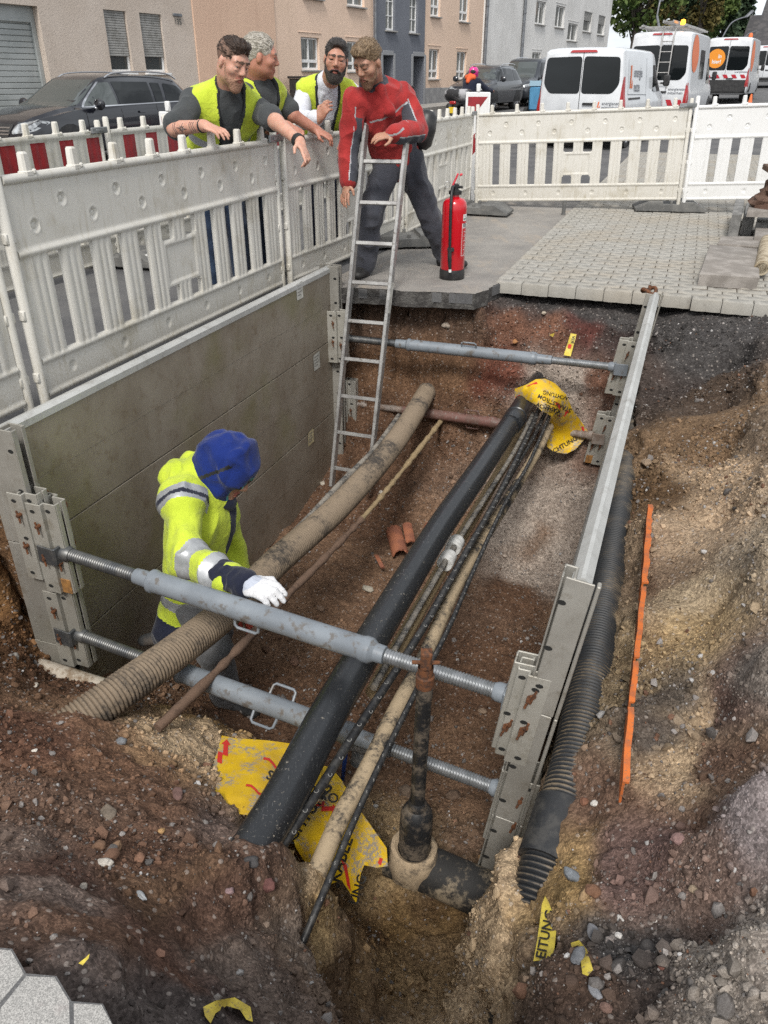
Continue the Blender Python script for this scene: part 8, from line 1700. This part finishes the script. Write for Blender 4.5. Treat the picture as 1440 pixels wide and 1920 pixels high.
for i, t_ in enumerate(('CE', 'EN 388', '10')): add_text(mb, t_, .014, Mx @ TR((-.018, .018-.016*i, .003)) @ Matrix.Rotation(R(80), 4, 'Z'))
mb.build('glove_print', M_INK, w5.root, smooth=False)
w5.trousers(M_GREYP, .022, .010, 14, .97); w5.shoe('anR', J['anR']+V3(.7, -.35, 0), z=-1.575); w5.shoe('anL', J['anL']+V3(-.6, -.2, 0), mat('muddy_boot', (.075, .075, .075), (.12, .10, .085), 12, .8))
e, h = w5.he, w5.hk
w5.build('blue_hood', [e((0, -.015, .035), (.102, .128, .118)), e((0, -.03, -.06), (.100, .108, .10), 0, .04), e((0, -.06, -.13), (.10, .10, .07), 0, .04), e((0, .02, .06), (.106, .03, .108), 0, .02), e((0, .145, -.045), (.066, .09, .085), 0, .012, 'sub')], [M_BLUEH, M_TEAL, M_BLKC], wr=.015, wf=10, seed=6, matfn=lambda C, mi: np.where(prim_d(e((0, .145, -.045), (.066, .09, .085)), C[:, 0], C[:, 1], C[:, 2]) < .010, 1, np.where((np.abs((C-w5.hc)@w5.H[1]+.02-.6*((C-w5.hc)@w5.H[2])) < .010) & (np.abs((C-w5.hc)@w5.H[2]) < .09), 2, 0)))
w5.build('neck_gaiter', [cone(J['neck']-w5.u*.01, w5.hp(0, -.02, -.13), .118, .10, 0, .03), e((0, .05, -.125), (.062, .06, .035), 0, .02)], [M_NAVY], wr=.008, wf=14, seed=2)
w5.build('safety_glasses', [cone(w5.hp(-.055, .088, .004), w5.hp(.055, .088, .004), .020, .020, 0, .01), cone(w5.hp(.06, .08, .006), w5.hp(.085, .0, .01), .006, .005, 0, .006)], [M_BLKP], vox=.005)
w5.build('red_glove', w5.hand(J['wrL'], (.3, -.3, -.8), (.6, -.5, 0), (0, -1, 0), .8, sc_=1.15, g=.004), [mat('red_orange_glove', (.42, .07, .045), rough=.8)], vox=.006)
# ------------------------------------------------------------------ motorcyclist
pmz = pm; fM = Vector((math.cos(rm), math.sin(rm), 0)); rM = Vector((fM.y, -fM.x, 0))
def mo(f_, r_, z): return pmz+fM*f_+rM*r_+Vector((0, 0, z))
w6 = Fig('motorcycle rider with pink and black helmet and orange hood, seen from behind', dict(pelvis=mo(-.2, 0, .90), neck=mo(.02, 0, 1.36), head=mo(.08, 0, 1.52), shR=mo(.02, .20, 1.30), shL=mo(.02, -.20, 1.30), elR=mo(.22, .33, 1.12), wrR=mo(.42, .38, 1.08), elL=mo(.22, -.33, 1.12), wrL=mo(.42, -.38, 1.08), hipR=mo(-.15, .12, .86), hipL=mo(-.15, -.12, .86), knR=mo(.28, .26, .72), knL=mo(.28, -.26, .72), anR=mo(.0, .26, .38), anL=mo(.0, -.26, .38)), (fM.x, fM.y, -.05), (0, 0, 1), 1.1, base=mo(-.2, 0, 0))
w6.body(M_SK1, w6.hand(w6.J['wrR'], fM, (0, 0, 1), -rM, 1.1)+w6.hand(w6.J['wrL'], fM, (0, 0, 1), rM, 1.1), vox=.010)
w6.build('riding_jacket', w6.torso(.03, w=1.05, low=.05)+w6.limb('shR', 'elR', 'wrR', .072, .062, .05, 0, .012, 1)+w6.limb('shL', 'elL', 'wrL', .072, .062, .05, 0, .012, 1), [M_NAVY], vox=.012, wr=.008); w6.trousers(M_NAVY); w6.shoe('anR', w6.J['anR']+npv(fM)); w6.shoe('anL', w6.J['anL']+npv(fM))
e = w6.he
w6.build('helmet', [e((0, 0, .02), (.118, .14, .125)), e((0, .05, -.06), (.095, .10, .07), 0, .03)], [mat('pink_helmet', (.62, .03, .24), rough=.25, coat=.6), M_BLKP], vox=.009, matfn=lambda C, mi: ((np.sin(((C-w6.hc)@w6.H[2])*38+1)+np.sin(((C-w6.hc)@w6.H[0])*30)) > .55).astype(int))
w6.build('orange_hood', [cone(w6.J['neck']-w6.f*.10-w6.r*.10, w6.J['neck']-w6.f*.10+w6.r*.10, .07, .07, 0, .03), cone(w6.J['neck']-w6.f*.13, w6.J['neck']-w6.f*.17-w6.u*.14, .085, .05, 0, .04)], [mat('orange_fabric', (.66, .11, .03), rough=.8)], vox=.010, wr=.006)
# ------------------------------------------------------------------ stones and gravel
def ico():
    bm = bmesh.new(); bmesh.ops.create_icosphere(bm, subdivisions=1, radius=1); bm.verts.index_update(); v = np.array([tuple(x.co) for x in bm.verts]); f = np.array([[q.index for q in fc.verts] for fc in bm.faces]); bm.free(); return v, f
IV, IF = ico()
def ico2():
    bm = bmesh.new(); bmesh.ops.create_icosphere(bm, subdivisions=3, radius=1); bm.verts.index_update(); v = np.array([tuple(x.co) for x in bm.verts]); f = np.array([[q.index for q in fc.verts] for fc in bm.faces]); bm.free(); return v, f
IV2, IF2 = ico2()
rs = np.random.RandomState(11)
Fa = Ft; tri = Vt[Fa]; e1, e2 = tri[:, 2]-tri[:, 0], tri[:, 3]-tri[:, 1]; cr_ = np.cross(e1, e2); area = np.linalg.norm(cr_, axis=1)*.5; cenF = tri.mean(1); nF = cr_/(np.linalg.norm(cr_, axis=1)[:, None]+1e-9)
dC = cenF-np.array([0, 0, CAM_H]); u_ = dC[:, 0]/(dC[:, 1]*CP-dC[:, 2]*SP); dep = dC[:, 1]*CP-dC[:, 2]*SP; vv_ = -(dC[:, 1]*SP+dC[:, 2]*CP)/dep
vis = (np.abs(u_) < .52) & (vv_ < .69) & (vv_ > -.35) & inside_poly(cenF[:, 0], cenF[:, 1], HOLE) & ((nF*dC).sum(1) < 0)
wgt = area*vis/np.maximum(dep, .8)**1.3
patch = np.clip(.55+1.3*fbm(cenF, 2.2, 2, 51), .12, 2.2); wgt = wgt*patch; wgt /= wgt.sum()
N_ST = 36000
pick = rs.choice(len(Fa), N_ST, p=wgt); a_ = rs.rand(N_ST, 1); b_ = rs.rand(N_ST, 1); q_ = tri[pick]
pos = (q_[:, 0]*(1-a_)+q_[:, 1]*a_)*(1-b_)+(q_[:, 3]*(1-a_)+q_[:, 2]*a_)*b_
size = .0024*(1-rs.rand(N_ST))**-.44*np.clip(dep[pick]/2.2, .7, 1.6); big = rs.rand(N_ST) < .012; size = np.where(big, rs.uniform(.010, .024, N_ST), np.minimum(size, .012))
V_, F_, C_s = [], [], []
vcol = col[Fa[pick, 0]]
var = [IV*(1+.30*rs.uniform(-1, 1, (len(IV), 1)))*np.array([1, rs.uniform(.65, 1), rs.uniform(.5, .85)]) for _ in range(14)]
for i in range(N_ST):
    A = rs.normal(size=(3, 3)); Q, _ = np.linalg.qr(A); V_.append((var[i % 14]*size[i])@Q+pos[i]+nF[pick[i]]*size[i]*.25); F_.append(IF+i*len(IV))
    r = rs.rand(); g = rs.uniform(.55, 1.35)
    base = vcol[i]*g if r < .84 else (np.array([.20, .185, .175])*rs.uniform(.5, 1.5) if r < .955 else (np.array([.42, .41, .40])*rs.uniform(.7, 1.2) if r < .975 else np.array([.16, .09, .06])*rs.uniform(.6, 1.4))); C_s.append(np.repeat([[*base, 1.0]], len(IV), 0))
gv_ = np_mesh('gravel', np.concatenate(V_), np.concatenate(F_), [mat('gravel_stone', (.2, .2, .2))], smooth=True, angle=50)
k = NT('loose_gravel'); k.co = k.n('ShaderNodeNewGeometry').outputs['Position']; c = k.n('ShaderNodeAttribute', attribute_name='Col').outputs['Color']; n = k.noise(260, 4, .7); k.set(Base_Color=k.mix(k.ramp(n, .35, .7), k.mix(1, c, (.75, .73, .72), 'MULTIPLY'), k.mix(1, c, (1.2, 1.2, 1.2), 'MULTIPLY')), Roughness=.92, Specular_IOR_Level=.2); k.bump(n, .5, .002); gv_.data.materials[0] = k.m
ca = gv_.data.color_attributes.new('Col', 'FLOAT_COLOR', 'POINT'); ca.data.foreach_set('color', np.concatenate(C_s).astype(np.float32).ravel()); gv_['kind'] = 'stuff'; gv_['label'] = 'loose gravel and crumbs of soil'
def stonemat(hexc):
    n_ = 'stone_'+hexc
    if n_ in MATS: return MATS[n_]
    c = lin(hexc); k = NT(n_); n = k.noise(50, 7, .75); n2 = k.noise(220, 4, .7); k.set(Base_Color=k.mix(k.ramp(n, .35, .65), tuple(x*.72 for x in c), tuple(min(1, x*1.15) for x in c)), Roughness=.9, Specular_IOR_Level=.25); k.bump(k.math('ADD', n, k.math('MULTIPLY', n2, .4)), .6, .006); MATS[n_] = k.m; return k.m
STN = [(196, 1614, 20, 'b9b2a8', 'small pale oblong stone on the left soil mound', (1.3, .7, .7)), (183, 1585, 22, '7a5f4c', 'rough brown clod beside the pale oblong stone', (1, 1, .85)), (216, 1587, 18, '8d7159', 'smooth tan stone right of the rough brown clod', (1.1, .9, .8)), (200, 1522, 26, '756a5e', 'flat dusty clod above the brown clod on the left mound', (1.3, .9, .5)), (263, 1675, 17, 'a9abad', 'slim light grey stone lower on the left mound', (1.5, .6, .5)), (226, 1388, 15, '77797c', 'angular grey flint below the brown ribbed duct', (1.1, .8, .7)), (64, 1407, 8, 'cfc9bf', 'tiny white pebble at the left of the mound', (1.2, .8, .7)), (302, 1556, 10, 'b08d62', 'small honey coloured pebble on the left mound', (1, .9, .8)), (332, 1487, 20, '6e5650', 'flat purple-brown stone beside the sand lump', (1.4, .9, .4)), (501, 1652, 22, '6b4a46', 'dark red stone on the lump at the near end of the black pipe', (1, .9, .9)), (470, 1612, 20, '4c4a4a', 'dark angular stone beside the near end of the black pipe', (1.2, .9, .7)), (430, 1668, 12, '8d7676', 'small pinkish stone under the end of the black pipe', (1.1, .9, .7)), (155, 1660, 15, '9b948a', 'grey crumbly stone low on the left mound', (1, .8, .8)), (26, 1230, 14, '8f8a84', 'round grey stone in the soil at the far left', (1, 1, .8)), (67, 1283, 9, 'bdb4a8', 'pale pebble below the old pipe stub at the left', (1.2, .8, .7)),
 (690, 1100, 17, 'a59e90', 'crumpled pale stone in the middle of the trench floor', (1.2, .9, .5)), (552, 1238, 17, '7d6252', 'egg-shaped brown stone on the floor beside the lower strut', (.8, 1.2, .8)), (560, 1185, 18, '6c5445', 'flat brown stone on the floor right of the worker', (1.3, .9, .5)), (600, 1140, 14, '86705f', 'small brown stone between the black pipe and the worker', (1.1, .8, .7)), (500, 1215, 14, '6a5242', 'dark clod on the floor under the handle of the strut', (1.2, .9, .7)), (905, 1332, 12, '8b7765', 'small stone on the floor near the lower right bracket', (1.1, .9, .6)), (905, 1605, 14, 'a8835a', 'orange-tan stone at the foot of the right panel', (1.2, .9, .6)), (850, 1490, 20, '665548', 'broken brown stone beside the bell hood', (1.2, .9, .8)), (760, 1480, 22, '6f6053', 'lumpy grey-brown stone left of the bell hood', (1, 1, .8)), (606, 905, 9, 'b9b0a2', 'white chip on the trench floor beside the ribbed duct', (1.3, .8, .6)), (716, 922, 9, 'c2bbb0', 'white pebble on the trench floor between duct and rod', (1.2, .8, .6)), (838, 608, 12, '9b8f82', 'pale stone stuck in the far trench wall under the slab', (1.1, .9, .8)), (965, 637, 10, 'a4764f', 'orange-brown stone stuck in the far trench wall', (1, .9, .8)), (1020, 585, 9, 'b0a494', 'pale chip on the dark gravel below the paving edge', (1.3, .8, .6)),
 (1216, 866, 22, '998570', 'smooth beige cobble on the bench beside the black duct', (1.4, .8, .6)), (1075, 1637, 24, '7f8489', 'blue-grey cobble on the gravel near the black duct', (1.5, .8, .6)), (1113, 1667, 22, '7a5b48', 'rusty brown stone right of the blue-grey cobble', (1.1, 1, .8)), (1117, 1750, 22, '77777a', 'long grey stone in the gravel heap', (.9, 1.5, .7)), (1083, 1790, 22, '6d6f73', 'dark grey stone lying on the curled yellow tape', (1.4, .9, .7)), (1143, 1762, 14, '8f8681', 'small mauve-grey stone right of the long grey stone', (1, 1, .8)), (1117, 1857, 18, '85868a', 'grey stone low on the right gravel heap', (1.4, .8, .6)), (1136, 1886, 18, '7f665c', 'red-brown stone at the bottom of the gravel heap', (1.2, .9, .7)), (1273, 1570, 22, '8b706b', 'rose-grey block stone on the right bench', (1.1, .9, .7)), (1302, 1666, 14, '94836f', 'tan round stone on the right bench', (1, 1, .8)), (1243, 1808, 16, '6e4a41', 'dark red stone on the black gravel at the lower right', (1.1, .9, .7)), (1163, 1722, 13, 'c4c0ba', 'white chip highest of the white chips in the gravel heap', (1.1, .9, .7)), (1160, 1752, 11, 'cac6c1', 'white chip below the highest white chip in the gravel heap', (1, .9, .7)), (1117, 1504, 13, 'c6c2bb', 'white stone where the black duct goes under the soil', (1.1, .8, .8)), (1096, 1500, 14, '7e5a48', 'brown stone beside the white one at the black duct', (1, .9, .8)), (1228, 1722, 10, 'bab5af', 'small pale chip on the black gravel of the right bench', (1.1, .9, .7)), (1290, 950, 12, '8d7963', 'small flat stone on the sandy bench', (1.3, .9, .5))]
for i, (x, y, sz, hc, lab, asp) in enumerate(STN):
    p, nn = hit_px(x, y+sz*.25)
    if p is None: continue
    d = (p-O); r = sz/F_PX*(d.y*CP-d.z*SP)*.60
    q = np.array([IV2[:, 0], IV2[:, 1], IV2[:, 2]]).T; dsp = 1+.28*fbm(q+i*7.3, 1.1, 2, i)[:, None]+.05*fbm(q+i, 5, 2, i)[:, None]; V = q*dsp*np.array(asp)*r
    V = np.sign(V)*np.abs(V); an = (.6*i) % 6.28; V = V@np.array([[math.cos(an), math.sin(an), 0], [-math.sin(an), math.cos(an), 0], [0, 0, 1]])
    o = np_mesh('stone', V, IF2, [stonemat(hc)], angle=30); o.location = p+nn*r*.3*asp[2]; tag(o, lab, 'stone', 'stones in the trench soil')
